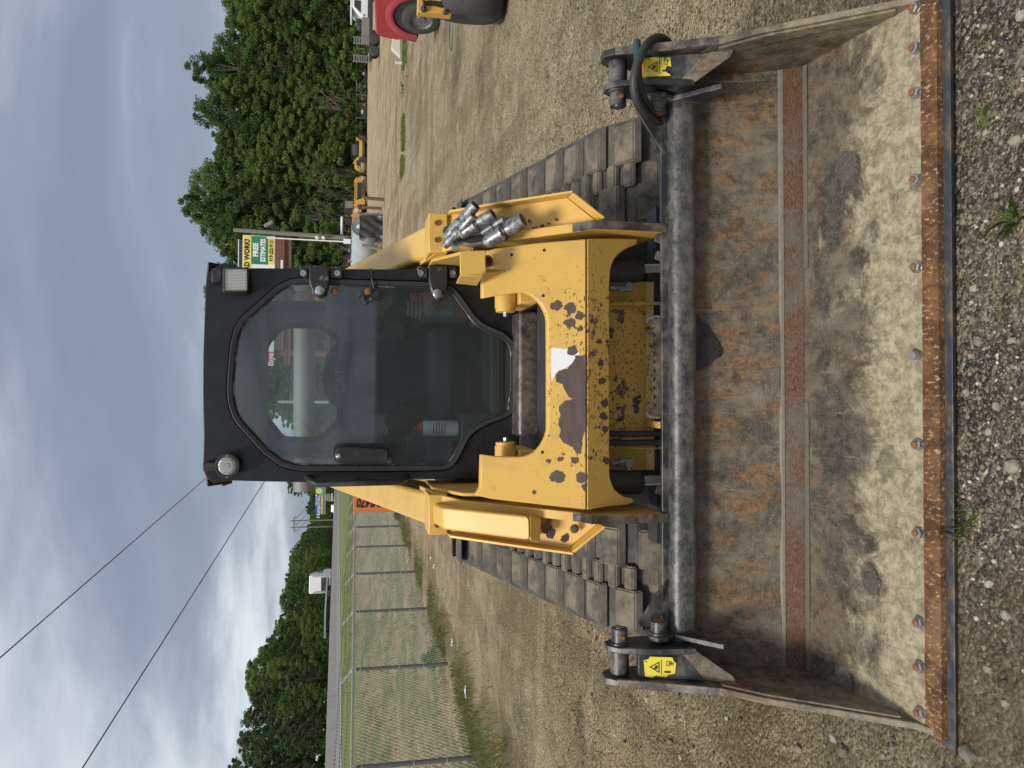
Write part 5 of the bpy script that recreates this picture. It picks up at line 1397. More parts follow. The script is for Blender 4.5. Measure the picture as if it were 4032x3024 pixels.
# ---- arms
def mirror(pts): return [Vector((-p[0], p[1], p[2])) for p in pts]
ref = {}
def arm(s):
    # coordinates taken on the left arm; the right one is its mirror image
    def L(v, y, ly_):
        p = lY(v, y, ly_); return p if s < 0 else Vector((-p.x, p.y, p.z))
    edge = [(1707, 1940, .93), (1740, 1950, .90), (1825, 1972, .84), (2060, 1995, .72), (2285, 2019, .605), (2330, 2028, .60), (2480, 2026, .625), (2640, 2022, .66)]
    fr = [L(*e) for e in edge]; bk = [p + Vector((0, .24, .03)) for p in fr]
    MB().prism([Vector((fr[0].x, p.y, p.z)) for p in fr] + [Vector((fr[0].x, p.y, p.z)) for p in reversed(bk)], (s * .001, 0, 0))
    m_ = MB(); n = len(fr); t_ = .030 * s
    vs = fr + [p + Vector((t_, 0, 0)) for p in fr] + bk + [p + Vector((t_, 0, 0)) for p in bk]
    fs = []
    for i in range(n - 1): fs += [(i, i + 1, n + i + 1, n + i), (2 * n + i, 3 * n + i, 3 * n + i + 1, 2 * n + i + 1), (i, 2 * n + i, 2 * n + i + 1, i + 1), (n + i, n + i + 1, 3 * n + i + 1, 3 * n + i)]
    fs += [(0, n, 3 * n, 2 * n), (n - 1, 3 * n - 1, 4 * n - 1, 2 * n - 1)]
    m_.add(vs, fs); ap = m_.build('arm_plate', 'yellow_paint', TL, bevel=.003)
    we = [L(2255, 2016, .612), L(2285, 2019, .602), L(2330, 2028, .597), L(2480, 2026, .622), L(2630, 2022, .655)]
    MB().sheet([[p + Vector((s * .0, -.0022, 0)) for p in we], [p + Vector((t_ * .98, -.0022, 0)) for p in we]]).build('worn_edge', 'worn_steel_edge', ap)
    # web between the plate and the outer flange
    o_ = [L(1712, 1985, .93), L(1742, 2086, .93), L(1960, 2123, .82), L(2236, 2160, .70), L(2355, 2062, .66), L(2310, 2045, .68), L(2060, 2015, .79)]
    MB().prism(o_, (0, .012, 0)).build('arm_web', 'yellow_paint', TL, bevel=.002)
    fe = [L(1760, 2094, .925), L(1960, 2123, .82), L(2236, 2160, .70)]
    fl = MB().prism(fe + [p + Vector((s * .002, -.055, -.003)) for p in reversed(fe)], (s * .009, 0, 0)).build('arm_flange', 'yellow_paint', TL, bevel=.002)
    lo = [L(2236, 2160, .70), L(2358, 2062, .655)]
    MB().prism([lo[0], lo[1], lo[1] + Vector((0, -.05, 0)), lo[0] + Vector((0, -.055, 0))], (s * .004, 0, -.009)).build('arm_flange', 'yellow_paint', TL, bevel=.002)
    MB().prism([lo[0] + Vector((0, .012, 0)), lo[1] + Vector((0, .012, 0)), lo[1] + Vector((0, .22, .0)), lo[0] + Vector((0, .22, .0))], (s * .004, 0, -.008)).build('arm_bottom_plate', 'yellow_paint', TL)
    # outer side plate of the arm
    MB().prism([L(1742, 2086, .93), L(1960, 2123, .82), L(2236, 2160, .70), L(2236, 2160, .70) + Vector((0, .22, 0)), L(1742, 2086, .93) + Vector((0, .25, 0))], (s * .008, 0, 0)).build('arm_outer_plate', 'yellow_paint', TL)
    # beam that rises to the rear
    a = L(1690, 1965, 1.02); b_ = L(1700, 2078, 1.02)
    xo, xi = s * .56, s * .425
    P0 = Vector((0, .98, 1.335)); P1 = Vector((0, 3.25, 1.855)); h = .165
    def rect(P, xa, xb, hh): return [Vector((xa, P.y, P.z)), Vector((xb, P.y, P.z)), Vector((xb, P.y + .03, P.z - hh)), Vector((xa, P.y + .03, P.z - hh))]
    A_, B_ = rect(P0, s * .552, s * .43, h), rect(P1, s * .635, s * .52, h)
    MB().add(A_ + B_, [(0, 1, 2, 3), (7, 6, 5, 4), (0, 4, 5, 1), (1, 5, 6, 2), (2, 6, 7, 3), (3, 7, 4, 0)]).build('lift_arm_beam', 'yellow_paint', TL, bevel=.018, seg=3)
    MB().add([Vector((s * .635, 3.2, 1.9)), Vector((s * .52, 3.2, 1.9)), Vector((s * .52, 3.3, 1.9)), Vector((s * .635, 3.3, 1.9)), Vector((s * .62, 3.15, 1.0)), Vector((s * .52, 3.15, 1.0)), Vector((s * .52, 3.45, 1.0)), Vector((s * .62, 3.45, 1.0))],
             [(0, 1, 2, 3), (7, 6, 5, 4), (0, 4, 5, 1), (1, 5, 6, 2), (2, 6, 7, 3), (3, 7, 4, 0)]).build('rear_tower', 'yellow_paint', TL, bevel=.015)
    # sleeve where the beam meets the front plate, with two bolts
    c0 = L(1712, 2040, .92)
    sl = MB().span((s * .425, .90, 1.285), (s * .566, 1.06, 1.352)).build('beam_sleeve', 'yellow_paint', TL, bevel=.004)
    for k in (.47, .53): MB().lathe([(0, .010), (.004, .010), (.005, .006), (.002, .005)], (s * k, .898, 1.322), (0, -1, 0), 12).build('sleeve_bolt', 'bolt_rust', sl, 35)
    # inner gusset with a slot
    MB().prism([Vector((s * .425, 1.02, 1.33)), Vector((s * .425, .84, 1.24)), Vector((s * .425, .80, 1.10)), Vector((s * .425, 1.05, 1.10)), Vector((s * .425, 1.25, 1.20)), Vector((s * .425, 1.25, 1.33))], (-s * .012, 0, 0)).build('arm_gusset', 'yellow_paint', TL, bevel=.003)
    return L
L_left = arm(-1); L_right = arm(1)
def web_chip(v, y, r, seed, lyv, s=-1):
    rp = random.Random(seed); pts = []
    for k in range(14):
        q = r * (.7 + .55 * rp.random()); pts.append(lY(v + q * math.cos(k * PI / 7), y + q * .8 * math.sin(k * PI / 7), lyv))
    return MB().prism(pts, (0, .0006, 0)).build('paint_chip', 'bare_rust_paint', TL)
def web_ly(v):      # depth of the web face at an image row of the left arm
    return float(np.interp(v, [1712, 1960, 2236, 2355], [.93, .82, .70, .66])) - .0016
for i, (v, y, r) in enumerate(((2152, 2078, 26), (2170, 2102, 22), (2228, 2118, 22), (2160, 2054, 14))): web_chip(v, y, r, 40 + i, web_ly(v))
for i, (v, y, r) in enumerate(((2110, 905, 16), (2135, 890, 9), (2085, 870, 8), (2190, 865, 7), (2160, 880, 6))): web_chip(v, y, r, 60 + i, web_ly(v))
mud = lY(2262, 2082, .672); MB().lathe([(0, .016), (.006, .014), (.012, .007)], mud, (0, -1, 0), 9).build('mud_lump', 'dried_mud', TL, 50)
# box cover on the left arm
L = L_left
cv = rnd_poly([L(1738, 1998, .80), L(2086, 2034, .64), L(2088, 2128, .635), L(1742, 2084, .80)], .016)
cb = MB().prism(cv, (0, .11, .02)).build('hose_cover', 'yellow_paint', TL, bevel=.006)
MB().prism([L(2087, 2036, .642), L(2130, 2042, .668), L(2128, 2128, .665), L(2118, 2137, .66), L(2088, 2127, .64)], (0, .09, 0)).build('hose_cover_end', 'yellow_paint', TL, bevel=.003)
# couplings on the right arm
CPB = MB().prism(rnd_poly([lY(1790, 985, .80), lY(1770, 915, .80), lY(1845, 850, .80), lY(2010, 850, .74), lY(2060, 880, .72), lY(2050, 935, .74), lY(1900, 960, .80)], .02), (0, .06, 0)).build('coupler_block', 'machine_grey', TL, bevel=.008)
def coupling(v, y, ly_, r, ln, mat='zinc', cap=True, d=(.42, -.55, -.72)):
    e = lY(v, y, ly_); d = Vector(d).normalized(); c0 = e - d * ln
    o = MB().lathe([(0, r * .8), (ln * .12, r), (ln * .36, r), (ln * .38, r * 1.12), (ln * .46, r * 1.12), (ln * .5, r * .9), (ln * .56, r * .9), (ln * .58, r), (ln * .97, r), (ln, r * .93)], c0, d, 24).build('hydraulic_coupling', mat, TL, 35)
    MB().lathe([(ln * .5, r * .93), (ln * .57, r * .93)], c0, d, 20).build('seal_ring', 'black_plastic', o, 35)
    if cap: MB().lathe([(ln, r * .80), (ln + .0006, r * .8), (ln + .0006, r * .55), (ln + .003, r * .5), (ln + .003, r * .2)], c0, d, 20).build('coupling_face', 'machine_dark', o, 35)
    return o
coupling(1872, 807, .70, .0195, .155, d=(.45, -.45, -.40))
coupling(1865, 850, .70, .0150, .150, cap=False, d=(.45, -.45, -.45))
coupling(1942, 842, .68, .0205, .135)
coupling(1983, 864, .68, .0110, .09, cap=False)
coupling(2060, 865, .64, .0265, .15)
for v, y, r in ((1790, 925, .021), (1800, 900, .017), (1830, 880, .018), (1905, 910, .014), (1950, 915, .014)):
    e = lY(v, y, .76); MB().lathe([(0, r), (.03, r), (.032, r * .8), (.045, r * .7)], e, (.4, -.5, -.5), 6).build('hydraulic_fitting', 'zinc', TL, 35)
MB().tube([lY(1755, 905, .80), lY(1800, 935, .84), lY(1880, 955, .84), lY(1990, 930, .80)], .015, 8).tube([lY(1752, 945, .84), lY(1830, 965, .86), lY(1930, 955, .84)], .012, 8).build('hydraulic_hose', 'dark_rubber_hose', TL, 50)
MB().tube([lY(1760, 925, .80), lY(1790, 930, .80), lY(1850, 945, .80), lY(1960, 925, .80)], .013, 8).build('hydraulic_hose', 'dark_rubber_hose', TL, 50)

# ---- tilt cylinders and coupler plate below the cross member
for y0, y1, r0_, r1_ in ((1015, 1112, 1040, 1076), (1850, 1946, 1873, 1912)):
    a, b = lY(2380, (y0 + y1) / 2, .80), lY(2525, (y0 + y1) / 2, .80); rr = abs(lY(2450, y0, .80).x - lY(2450, y1, .80).x) / 2
    tc = MB().lathe([(0, rr), ((b - a).length - .012, rr), ((b - a).length, rr * .86)], a, (b - a), 28).build('tilt_cylinder', 'machine_dark', TL, 40)
    c, d = lY(2522, (r0_ + r1_) / 2, .80), lY(2640, (r0_ + r1_) / 2 - 2, .79); r2 = abs(lY(2570, r0_, .80).x - lY(2570, r1_, .80).x) / 2
    MB().cyl(c, d, r2, 24).build('cylinder_rod', 'chrome', tc, 40)
    s = 1 if y0 < 1500 else -1
    yf = 1132 if s > 0 else 1822
    f0, f1 = lY(2400, yf, .80), lY(2462, yf + s * 0, .80)
    ft = MB().cyl(f0, f0.lerp(f1, .55), .012, 12).cyl(f0.lerp(f1, .55), f1, .016, 6).build('hydraulic_fitting', 'zinc', TL, 35)
    e = lY(2475, yf, .80); MB().box(e, (.03, .03, .03)).cyl(e, e + Vector((s * .03, 0, 0)), .011, 10).build('hydraulic_elbow', 'machine_grey', TL, bevel=.004)
cp = poly([(2380, 1110), (2545, 1110), (2545, 1850), (2380, 1850)], .90)
MB().prism(cp, (0, .02, 0)).build('coupler_plate', 'yellow_paint', TL)
MB().prism([lY(2545, 1110, .90), lY(2545, 1850, .90), lY(2640, 1850, .86), lY(2640, 1110, .86)], (0, .02, 0)).build('coupler_plate_lower', 'yellow_paint', TL)
for y in (1195, 1762):
    p0, p1 = lY(2380, y, .89), lY(2640, y, .85); MB().tube([p0, p1], .007, 6).build('weld_rib', 'yellow_paint', TL)
for v in (2421, 2471):
    for y in (1272, 1378, 1570, 1675):
        c = lY(v, y, .897); MB().lathe([(0, .0105), (.002, .0105), (.002, .008)], c, (0, -1, 0), 16).build('plate_plug', 'yellow_paint', TL)
for y in (1707, 1742):
    MB().tube([lY(2370, y, .84), lY(2480, y + 2, .84), lY(2560, y, .82), lY(2660, y - 2, .82)], .0115, 10).build('hydraulic_hose', 'dark_rubber_hose', TL, 50)
for y in (1282, 1668):
    a = lY(2548, y, .86); MB().span((a.x - .012, .72, a.z - .016), (a.x + .012, .88, a.z + .004)).build('coupler_hook', 'yellow_paint', TL, bevel=.002)
MB().span((-.62, .86, .30), (.62, .95, .52)).build('coupler_frame', 'machine_dark', TL)

# ---- rubber tracks
ic, ir = (1.36, .335), .30; sc_, sr = (2.62, .775), .235; rc, rr2 = (2.92, .30), .265
def hull_path(circs, n=40):
    pts = []
    for (cy, cz), r in circs:
        for k in range(n): a = 2 * PI * k / n; pts.append((cy + r * math.cos(a), cz + r * math.sin(a)))
    pts = sorted(set(pts))
    def half(ps):
        h = []
        for p in ps:
            while len(h) >= 2 and (h[-1][0] - h[-2][0]) * (p[1] - h[-2][1]) - (h[-1][1] - h[-2][1]) * (p[0] - h[-2][0]) <= 0: h.pop()
            h.append(p)
        return h
    lo, hi = half(pts), half(pts[::-1]); return lo[:-1] + hi[:-1]
loop = hull_path([(ic, ir), (sc_, sr), (rc, rr2)])
Ls = [0.]
for i in range(len(loop)): a, b = loop[i], loop[(i + 1) % len(loop)]; Ls.append(Ls[-1] + math.hypot(b[0] - a[0], b[1] - a[1]))
def at_loop(s_):
    s_ %= Ls[-1]
    for i in range(len(loop)):
        if Ls[i] <= s_ <= Ls[i + 1]:
            a, b = loop[i], loop[(i + 1) % len(loop)]; q = (s_ - Ls[i]) / (Ls[i + 1] - Ls[i] + 1e-9)
            t_ = Vector((0, b[0] - a[0], b[1] - a[1])).normalized(); return Vector((0, a[0] + (b[0] - a[0]) * q, a[1] + (b[1] - a[1]) * q)), t_
TW = .45
NL = 31; pitch = Ls[-1] / NL
def lug_bar(m_, x0, x1, y0, ln, h, tap, e0=.008, e1=.008):
    b0, b1 = -ln / 2 + y0, ln / 2 + y0
    vs = [(x0, b0, 0), (x1, b0, 0), (x1, b1, 0), (x0, b1, 0), (x0 + e0, b0 + tap, h), (x1 - e1, b0 + tap, h), (x1 - e1, b1 - tap, h), (x0 + e0, b1 - tap, h)]
    m_.add([(x, y, z) for x, y, z in vs], [(0, 3, 2, 1), (4, 5, 6, 7), (0, 1, 5, 4), (1, 2, 6, 5), (2, 3, 7, 6), (3, 0, 4, 7)])
lm = MB(); p_ = pitch
lug_bar(lm, -TW / 2 + .004, -.035, 0, p_ * .84, .028, .022, .030, .008); lug_bar(lm, .035, TW / 2 - .004, p_ * .5, p_ * .84, .028, .022, .008, .030)
lug_bar(lm, -.055, .055, p_ * .05, p_ * .40, .019, .014); lug_bar(lm, -.055, .055, p_ * .55, p_ * .40, .017, .014)
lug_mesh = lm.mesh('track_lug', 'lug_rubber')
_b = bmesh.new(); _b.from_mesh(lug_mesh); bmesh.ops.bevel(_b, geom=[e for e in _b.edges], offset=.005, segments=2, affect='EDGES'); _b.to_mesh(lug_mesh); _b.free()
lug_mesh.materials.append(MATS['track_rubber'])
for f_ in lug_mesh.polygons: f_.material_index = 0 if f_.normal.z > .9 else 1
for s in (-1, 1):
    cx_ = s * 1.03 - s * TW / 2; n = len(loop)
    m_ = MB(); rows = []
    fine = [at_loop(Ls[-1] * k / 140) for k in range(140)]
    for P, t_ in fine + fine[:1]:
        nrm = Vector((0, t_.z, -t_.y)); o_ = P - nrm * .03
        rows.append([Vector((cx_ - TW / 2, 0, 0)) + P, Vector((cx_ + TW / 2, 0, 0)) + P, Vector((cx_ + TW / 2, 0, 0)) + o_, Vector((cx_ - TW / 2, 0, 0)) + o_, Vector((cx_ - TW / 2, 0, 0)) + P])
    m_.sheet(rows); tr = m_.build('rubber_track', 'track_rubber', TL, 40)
    for k in range(NL):
        P, t_ = at_loop(pitch * (k + .3)); nrm = Vector((0, t_.z, -t_.y))
        o = D.objects.new('track_lug', lug_mesh); COL.objects.link(o); o.parent = tr
        mm = Matrix((Vector((s, 0, 0)), t_ , nrm)).transposed().to_4x4(); mm.translation = Vector((cx_, 0, 0)) + P - nrm * .001
        o.matrix_basis = mm
    for (c, r) in ((ic, ir - .035), (rc, rr2 - .035), (sc_, sr - .03)):
        MB().lathe([(-.09, r * .7), (-.09, r), (-.03, r), (-.02, r * .6), (.02, r * .6), (.03, r), (.09, r), (.09, r * .7)], (cx_, c[0], c[1]), (1, 0, 0), 28).build('track_wheel', 'machine_dark', TL, 40)
    MB().span((cx_ - .09, 1.5, .22), (cx_ + .09, 2.8, .42)).build('track_frame', 'machine_dark', TL, bevel=.01)
    MB().span((cx_ - s * .30, 1.3, .42), (cx_ - s * .12, 2.9, .62)).build('undercarriage_beam', 'machine_dark', TL, bevel=.01)

# ---- loose things inside the cab
sp = lY(1790, 1690, 1.22); SPC = _M @ Vector((sp.x, 1.24, sp.z))
e0, e1 = lY(1762, 1692, 1.24), lY(1890, 1686, 1.24)
SC_ = thing('spray_can', 'white spray paint can with red nozzle standing inside the cab door', 'spray can', _M @ Vector((e1.x, 1.24, 1.205)))
hcan = .20
MB().lathe([(0, .030), (.004, .032), (.135, .032), (.139, .031)], (0, 0, 0), (0, 0, 1), 20).build('can_body', 'white_paint', SC_, 35)
MB().lathe([(.139, .030), (.152, .024), (.158, .014)], (0, 0, 0), (0, 0, 1), 20).build('can_shoulder', 'sign_red', SC_, 35)
MB().lathe([(.158, .008), (.170, .008), (.172, .005)], (0, 0, 0), (0, 0, 1), 10).build('nozzle', 'sign_red', SC_, 35)
for k, wd in enumerate((.045, .04, .048, .044, .038)):
    MB().box((0, -.0325, .055 + k * .011), (wd, .0015, .004)).build('print_line', 'machine_grey', SC_)
MB().span((e1.x - .06, 1.18, 1.02), (e1.x + .06, 1.32, 1.20)).build('footwell_ledge', 'machine_dark', TL, bevel=.01)
MB().span((e1.x + .02, 1.2, 1.02), (.30, 1.45, 1.08)).build('foot_mat', 'machine_dark', TL, bevel=.01)
oc = [lY(1703, 1350, 1.5), lY(1722, 1372, 1.5), lY(1722, 1410, 1.5), lY(1715, 1440, 1.5), lY(1706, 1400, 1.5), lY(1700, 1370, 1.5)]
oc2 = MB().prism([_M @ p for p in oc], (0, .03, .01)).build('orange_belt', 'orange_cloth', None, bevel=.004)
tag(oc2, 'bright orange strap end lying on the dark cab seat', 'strap')
# ================================================================ fence on the left
def fence_x(Y): return -4.82 - .010 * (Y - 10)
FN = thing('chain_link_fence', 'galvanised chain link fence with barbed wire along the left side of the lot', 'fence', (fence_x(9.8), 9.8, 0), (0, 0, math.atan(.010)))
FH, SPN = 1.62, 3.45
NP = 14
pm = MB().cyl((0, 0, -.2), (0, 0, FH - .03), .030, 12).mesh('post', 'post_grey', 40)
capm = MB().lathe([(0, .036), (.05, .036), (.055, .030), (.09, .028)], (0, 0, FH - .07), (0, 0, 1), 12).mesh('post_cap', 'galvanised', 40)
armm = MB().prism([(-.018, 0, 0), (.018, 0, 0), (.012, 0, .36), (-.012, 0, .36)], (0, .03, 0)).mesh('barb_arm', 'galvanised')
tiem = MB().tube([(.036 * math.cos(a), .036 * math.sin(a), 0) for a in (k * 2 * PI / 12 for k in range(12))], .0045, 5, closed=True).mesh('tie_wire', 'galvanised')
# one bay of woven wire: zigzag wires that hook into each other
wm_ = MB(); pit = .056; nw = int(SPN / pit); nz = int((FH - .06) / pit)
for k in range(nw):
    x0 = k * pit; pts = []
    for j in range(nz + 1): pts.append((.004 if j % 2 else -.004, x0 + (pit * 1.03 if (j + k) % 2 else -.03 * pit), .04 + j * pit * 1.0))
    wm_.tube(pts, .0023, 3, caps=False)
netm = wm_.mesh('wire_netting', 'chain_wire', 60)
for k in range(-1, NP):
    y = k * SPN
    for nm, me, loc in (('post', pm, (0, y, 0)),):
        po = D.objects.new(nm, me); COL.objects.link(po); po.parent = FN; po.location = loc
    c_ = D.objects.new('post_cap', capm); COL.objects.link(c_); c_.parent = po
    a_ = D.objects.new('barb_arm', armm); COL.objects.link(a_); a_.parent = po; a_.location = (0, 0, FH - .01); a_.rotation_euler = (0, R(-50), 0)
    if k < 6:
        for q in (.26, .52, .92): t_ = D.objects.new('tie_wire', tiem); COL.objects.link(t_); t_.parent = po; t_.location = (0, 0, FH * q); t_.rotation_euler = (.25, .1, 0)
    if k < NP - 1:
        nt_ = D.objects.new('wire_netting', netm); COL.objects.link(nt_); nt_.parent = FN; nt_.location = (-.034, y, 0); tag(nt_, kind='stuff')
MB().cyl((0, -SPN, FH - .015), (0, (NP - 1) * SPN, FH - .015), .0215, 10).build('top_rail', 'galvanised', FN, 40)
for q in (.35, .66, .97):
    m = MB(); dx_, dz_ = -math.sin(R(50)) * .36 * q, math.cos(R(50)) * .36 * q; pts = []
    for k in range(NP * 4 - 7):
        y = -SPN + k * SPN / 4; sag = -.02 * math.sin(PI * ((k % 4) / 4)); pts.append((dx_ + .015, y, FH + dz_ + sag))
    m.tube(pts, .0022, 4, caps=False)
    y = -SPN
    while y < 8 * SPN:
        z = FH + dz_ - .02 * math.sin(PI * ((y / SPN) % 1))
        for a in (0, 1, 2): m.tube([(dx_ + .015 - .02 * math.cos(a * 2.1), y - .006, z - .02 * math.sin(a * 2.1)), (dx_ + .015 + .02 * math.cos(a * 2.1), y + .006, z + .02 * math.sin(a * 2.1))], .0022, 3, caps=False)
        y += .125
    o = m.build('barbed_wire', 'post_grey', FN)

# ================================================================ barrier along the highway
BR = thing('concrete_barrier', 'long pale concrete barrier wall along the raised highway', 'barrier', (-23.0, 46, 0))
bl = 6.0
for k in range(-2, 40):
    y0, y1 = k * bl, (k + 1) * bl - .03; z0, z1 = float(road_z(46 + y0)), float(road_z(46 + y1)); v = []
    for y, z in ((y0, z0), (y1, z1)):
        v += [(.30, y, z - .3), (.30, y, z + .08), (.17, y, z + .25), (.10, y, z + .84), (.09, y, z + .86), (-.09, y, z + .86), (-.30, y, z + .08), (-.30, y, z - .3)]
    MB().add(v, [tuple(range(8)), tuple(range(15, 7, -1))] + [(i, (i + 1) % 8, (i + 1) % 8 + 8, i + 8) for i in range(8)]).build('barrier_segment', 'concrete', BR)
tuft_p = atX(1337, 2965, -22.5)

# ================================================================ truck on the highway
def wheel(name, parent, loc, r, w_, axis=(1, 0, 0), rim='steel_rim', n=24, holes=0):
    a = Vector(axis).normalized()
    t_ = MB().lathe([(-w_ / 2, r * .62), (-w_ / 2, r * .88), (-w_ * .36, r), (w_ * .36, r), (w_ / 2, r * .88), (w_ / 2, r * .62), (0, r * .5)], loc, a, n).build('tyre', 'tyre', None, 40)
    h = MB().lathe([(-w_ * .40, r * .63), (w_ * .42, r * .63), (w_ * .44, r * .58), (w_ * .28, r * .52), (w_ * .22, r * .25), (w_ * .36, r * .2), (w_ * .36, r * .04)], loc, a, n)
    e = D.objects.new(name, t_.data); COL.objects.link(e); D.objects.remove(t_); e.parent = parent
    ho = h.build('rim', rim, e, 40)
    return e
TX, TY = -27.2, 108.0; tz = float(road_z(TY))
SM = thing('semi_truck', 'white semi truck tractor driving away beyond the concrete barrier', 'truck', (TX, TY, tz), (R(1.3), 0, 0))
MB().prism([(-1.22, -1.6, 1.0), (-1.22, .6, 1.0), (-1.22, .9, 2.4), (-1.22, .5, 3.1), (-1.22, -.4, 3.75), (-1.22, -1.6, 3.85)], (2.44, 0, 0)).build('sleeper_cab', 'white_paint', SM, bevel=.10)
MB().prism([(-1.0, .8, .9), (-1.0, 3.0, .9), (-1.0, 3.1, 1.7), (-1.0, 2.6, 2.0), (-1.0, .8, 2.25)], (2.0, 0, 0)).build('bonnet', 'white_paint', SM, bevel=.10)
MB().span((-.9, -1.66, 1.3), (.9, -1.62, 2.3)).build('rear_panel', 'machine_grey', SM)
for k in range(6): MB().span((-.85, -1.72, 1.35 + k * .16), (.85, -1.68, 1.42 + k * .16)).build('rear_slat', 'machine_dark', SM)
MB().span((1.20, -.1, 2.1), (1.24, .45, 2.8)).build('side_window', 'dark_window', SM)
MB().tube([(1.15, .9, 2.3), (1.45, .95, 2.4), (1.45, .95, 2.9)], .03, 6).span((1.36, .9, 2.35), (1.54, 1.0, 2.95)).build('mirror', 'machine_dark', SM)
for x in (-1.1, 1.1):
    MB().cyl((x, -1.75, .6), (x, -1.75, 3.4), .09, 12).build('exhaust_stack', 'chrome', SM, 40)
MB().span((-.9, -4.6, .7), (.9, 2.9, 1.0)).build('chassis', 'machine_dark', SM)
for y in (2.2, -2.6, -3.9):
    for x in (-1.0, 1.0): wheel('wheel', SM, (x, y, .52), .52, .34)
FT = thing('flatbed_trailer', 'empty flatbed trailer coupled behind the white semi truck on the highway', 'trailer', (TX, TY - 3.2, tz), (R(1.3), 0, 0))
MB().span((-1.28, -17, 1.30), (1.28, .3, 1.52)).build('deck', 'machine_grey', FT)
MB().span((1.282, -17, 1.33), (1.30, .3, 1.48)).build('side_rail', 'white_paint', FT)
MB().span((-.5, -16, .9), (.5, -1, 1.28)).build('frame', 'machine_dark', FT)
for y in (-14.5, -15.9):
    for x in (-1.0, 1.0): wheel('wheel', FT, (x, y, .52), .52, .4)
for y in (-8, -6.5): MB().span((-1.1, y - .4, 1.0), (1.1, y + .4, 1.3)).build('tool_box', 'machine_grey', FT)
CX, CYy = -27.0, 170.0; cz = float(road_z(CYy))
CR = thing('white_car', 'pale car whose roof shows above the far part of the concrete barrier', 'car', (CX, CYy, cz))
MB().prism([(-.9, -2.3, .3), (-.9, 2.3, .3), (-.9, 2.35, .75), (-.9, 1.2, .95), (-.9, -2.2, 1.0)], (1.8, 0, 0)).build('body', 'white_paint', CR, bevel=.08)
MB().prism([(-.78, -1.9, .98), (-.78, 1.1, .95), (-.78, .4, 1.46), (-.78, -1.2, 1.50)], (1.56, 0, 0)).build('cabin', 'white_paint', CR, bevel=.10)
MB().prism([(.785, -1.6, 1.02), (.785, .85, 1.0), (.785, .3, 1.40), (.785, -1.1, 1.42)], (.01, 0, 0)).build('side_window', 'dark_window', CR)
for y in (-1.4, 1.4):
    for x in (-.8, .8): wheel('wheel', CR, (x, y, .33), .33, .22)
# billboard beyond the highway, utility frame
def bar(m, p, q, w_): m.tube([p, q], w_, 6); return m
bb = atY(1257, 1972, 232.); BS = 232 / F
B2 = thing('billboard', 'small blue billboard with a yellow stripe beyond the highway', 'billboard', (bb.x, 232, bb.z), (0, 0, 0))
bw_, bh_ = 104 * BS, 30 * BS
MB().span((-bw_ / 2, 0, -bh_ / 2), (bw_ / 2, .4, bh_ / 2)).build('panel', 'sign_blue', B2)
MB().prism([(bw_ * .12, -.03, -bh_ / 2), (bw_ / 2, -.03, -bh_ / 2), (bw_ / 2, -.03, bh_ / 2), (bw_ * .25, -.03, bh_ / 2)], (0, .03, 0)).build('teal_field', 'sign_teal', B2)
MB().prism([(-bw_ * .48, -.06, -bh_ * .46), (bw_ * .22, -.06, -bh_ * .46), (bw_ * .17, -.06, -bh_ * .20), (-bw_ * .48, -.06, -bh_ * .20)], (0, .05, 0)).build('gold_stripe', 'sign_gold', B2)
text("Hampie's", 1.5, 'sign_white', B2, (-bw_ * .29, -.1, bh_ * .10), (R(90), 0, 0), bold=.02, shear=.2)
text('TWO FOR\n$ 5 DEAL', .72, 'sign_white', B2, (bw_ * .04, -.1, bh_ * .16), (R(90), 0, 0), bold=.02)
MB().lathe([(0, .9), (.05, .85)], (bw_ * .36, -.08, 0), (0, -1, 0), 12).build('picture_blob', 'sign_yellow', B2)
MB().span((bw_ * .18, -.09, -.1), (bw_ * .28, -.04, .9)).build('picture_stripe', 'sign_black', B2)
MB().span((-bw_ / 2, -.5, -bh_ / 2 - .7), (bw_ / 2, .3, -bh_ / 2 - .1)).build('catwalk', 'machine_grey', B2)
MB().cyl((bw_ * .02, .3, -8.5), (bw_ * .02, .3, -bh_ / 2), .5, 14).build('column', 'machine_grey', B2, 40)
s2 = atY(1291, 1958, 228.)
S2 = thing('pylon_sign', 'small grey sign board under the blue billboard', 'sign', (s2.x, 228, s2.z))
MB().span((-1.0, 0, -.75), (1.0, .3, .75)).build('panel', 'machine_grey', S2, bevel=.1); MB().span((-1.1, .0, -1.3), (1.1, .3, -1.0)).build('lower_panel', 'white_paint', S2)
MB().cyl((0, .15, -7), (0, .15, -.8), .15, 8).build('column', 'machine_grey', S2)
UF = atY(1310, 2060, 252.)
U_ = thing('power_line_pylon', 'wooden H shaped power line frame standing over the trees beyond the highway', 'utility pole', (UF.x, 252, 0))
us = 252 / F; ztop = atY(1145, 2060, 252.).z; zc_ = atY(1158, 2060, 252.).z
for d in (-12.5 * us, 12.5 * us): MB().cyl((d, 0, 4), (d, 0, ztop), .28, 8, .2).build('pole', 'pole_wood', U_, 40)
MB().span((-27 * us, -.15, zc_ - .2), (27 * us, .15, zc_ + .2)).build('cross_arm', 'pole_wood', U_)
for d in (-26, 0, 26): MB().cyl((d * us, 0, zc_ - 1.1), (d * us, 0, zc_), .16, 8).build('insulator', 'machine_grey', U_)
for k, d in enumerate((-26, 0, 26)):
    p = Vector((UF.x + d * us, 252, zc_ - 1.1)); q = atY(1325 + k * 4, 1860 - k * 14, 520.)
    pts = [p.lerp(q, i / 10) + Vector((0, 0, -4 * math.sin(PI * i / 10) * .6)) for i in range(11)]
    tag(MB().tube(pts, .07, 4).build('far_wire', 'overhead_wire'), 'thin power line running from the far wooden frame towards the right', 'power line', 'power lines of the far frame')
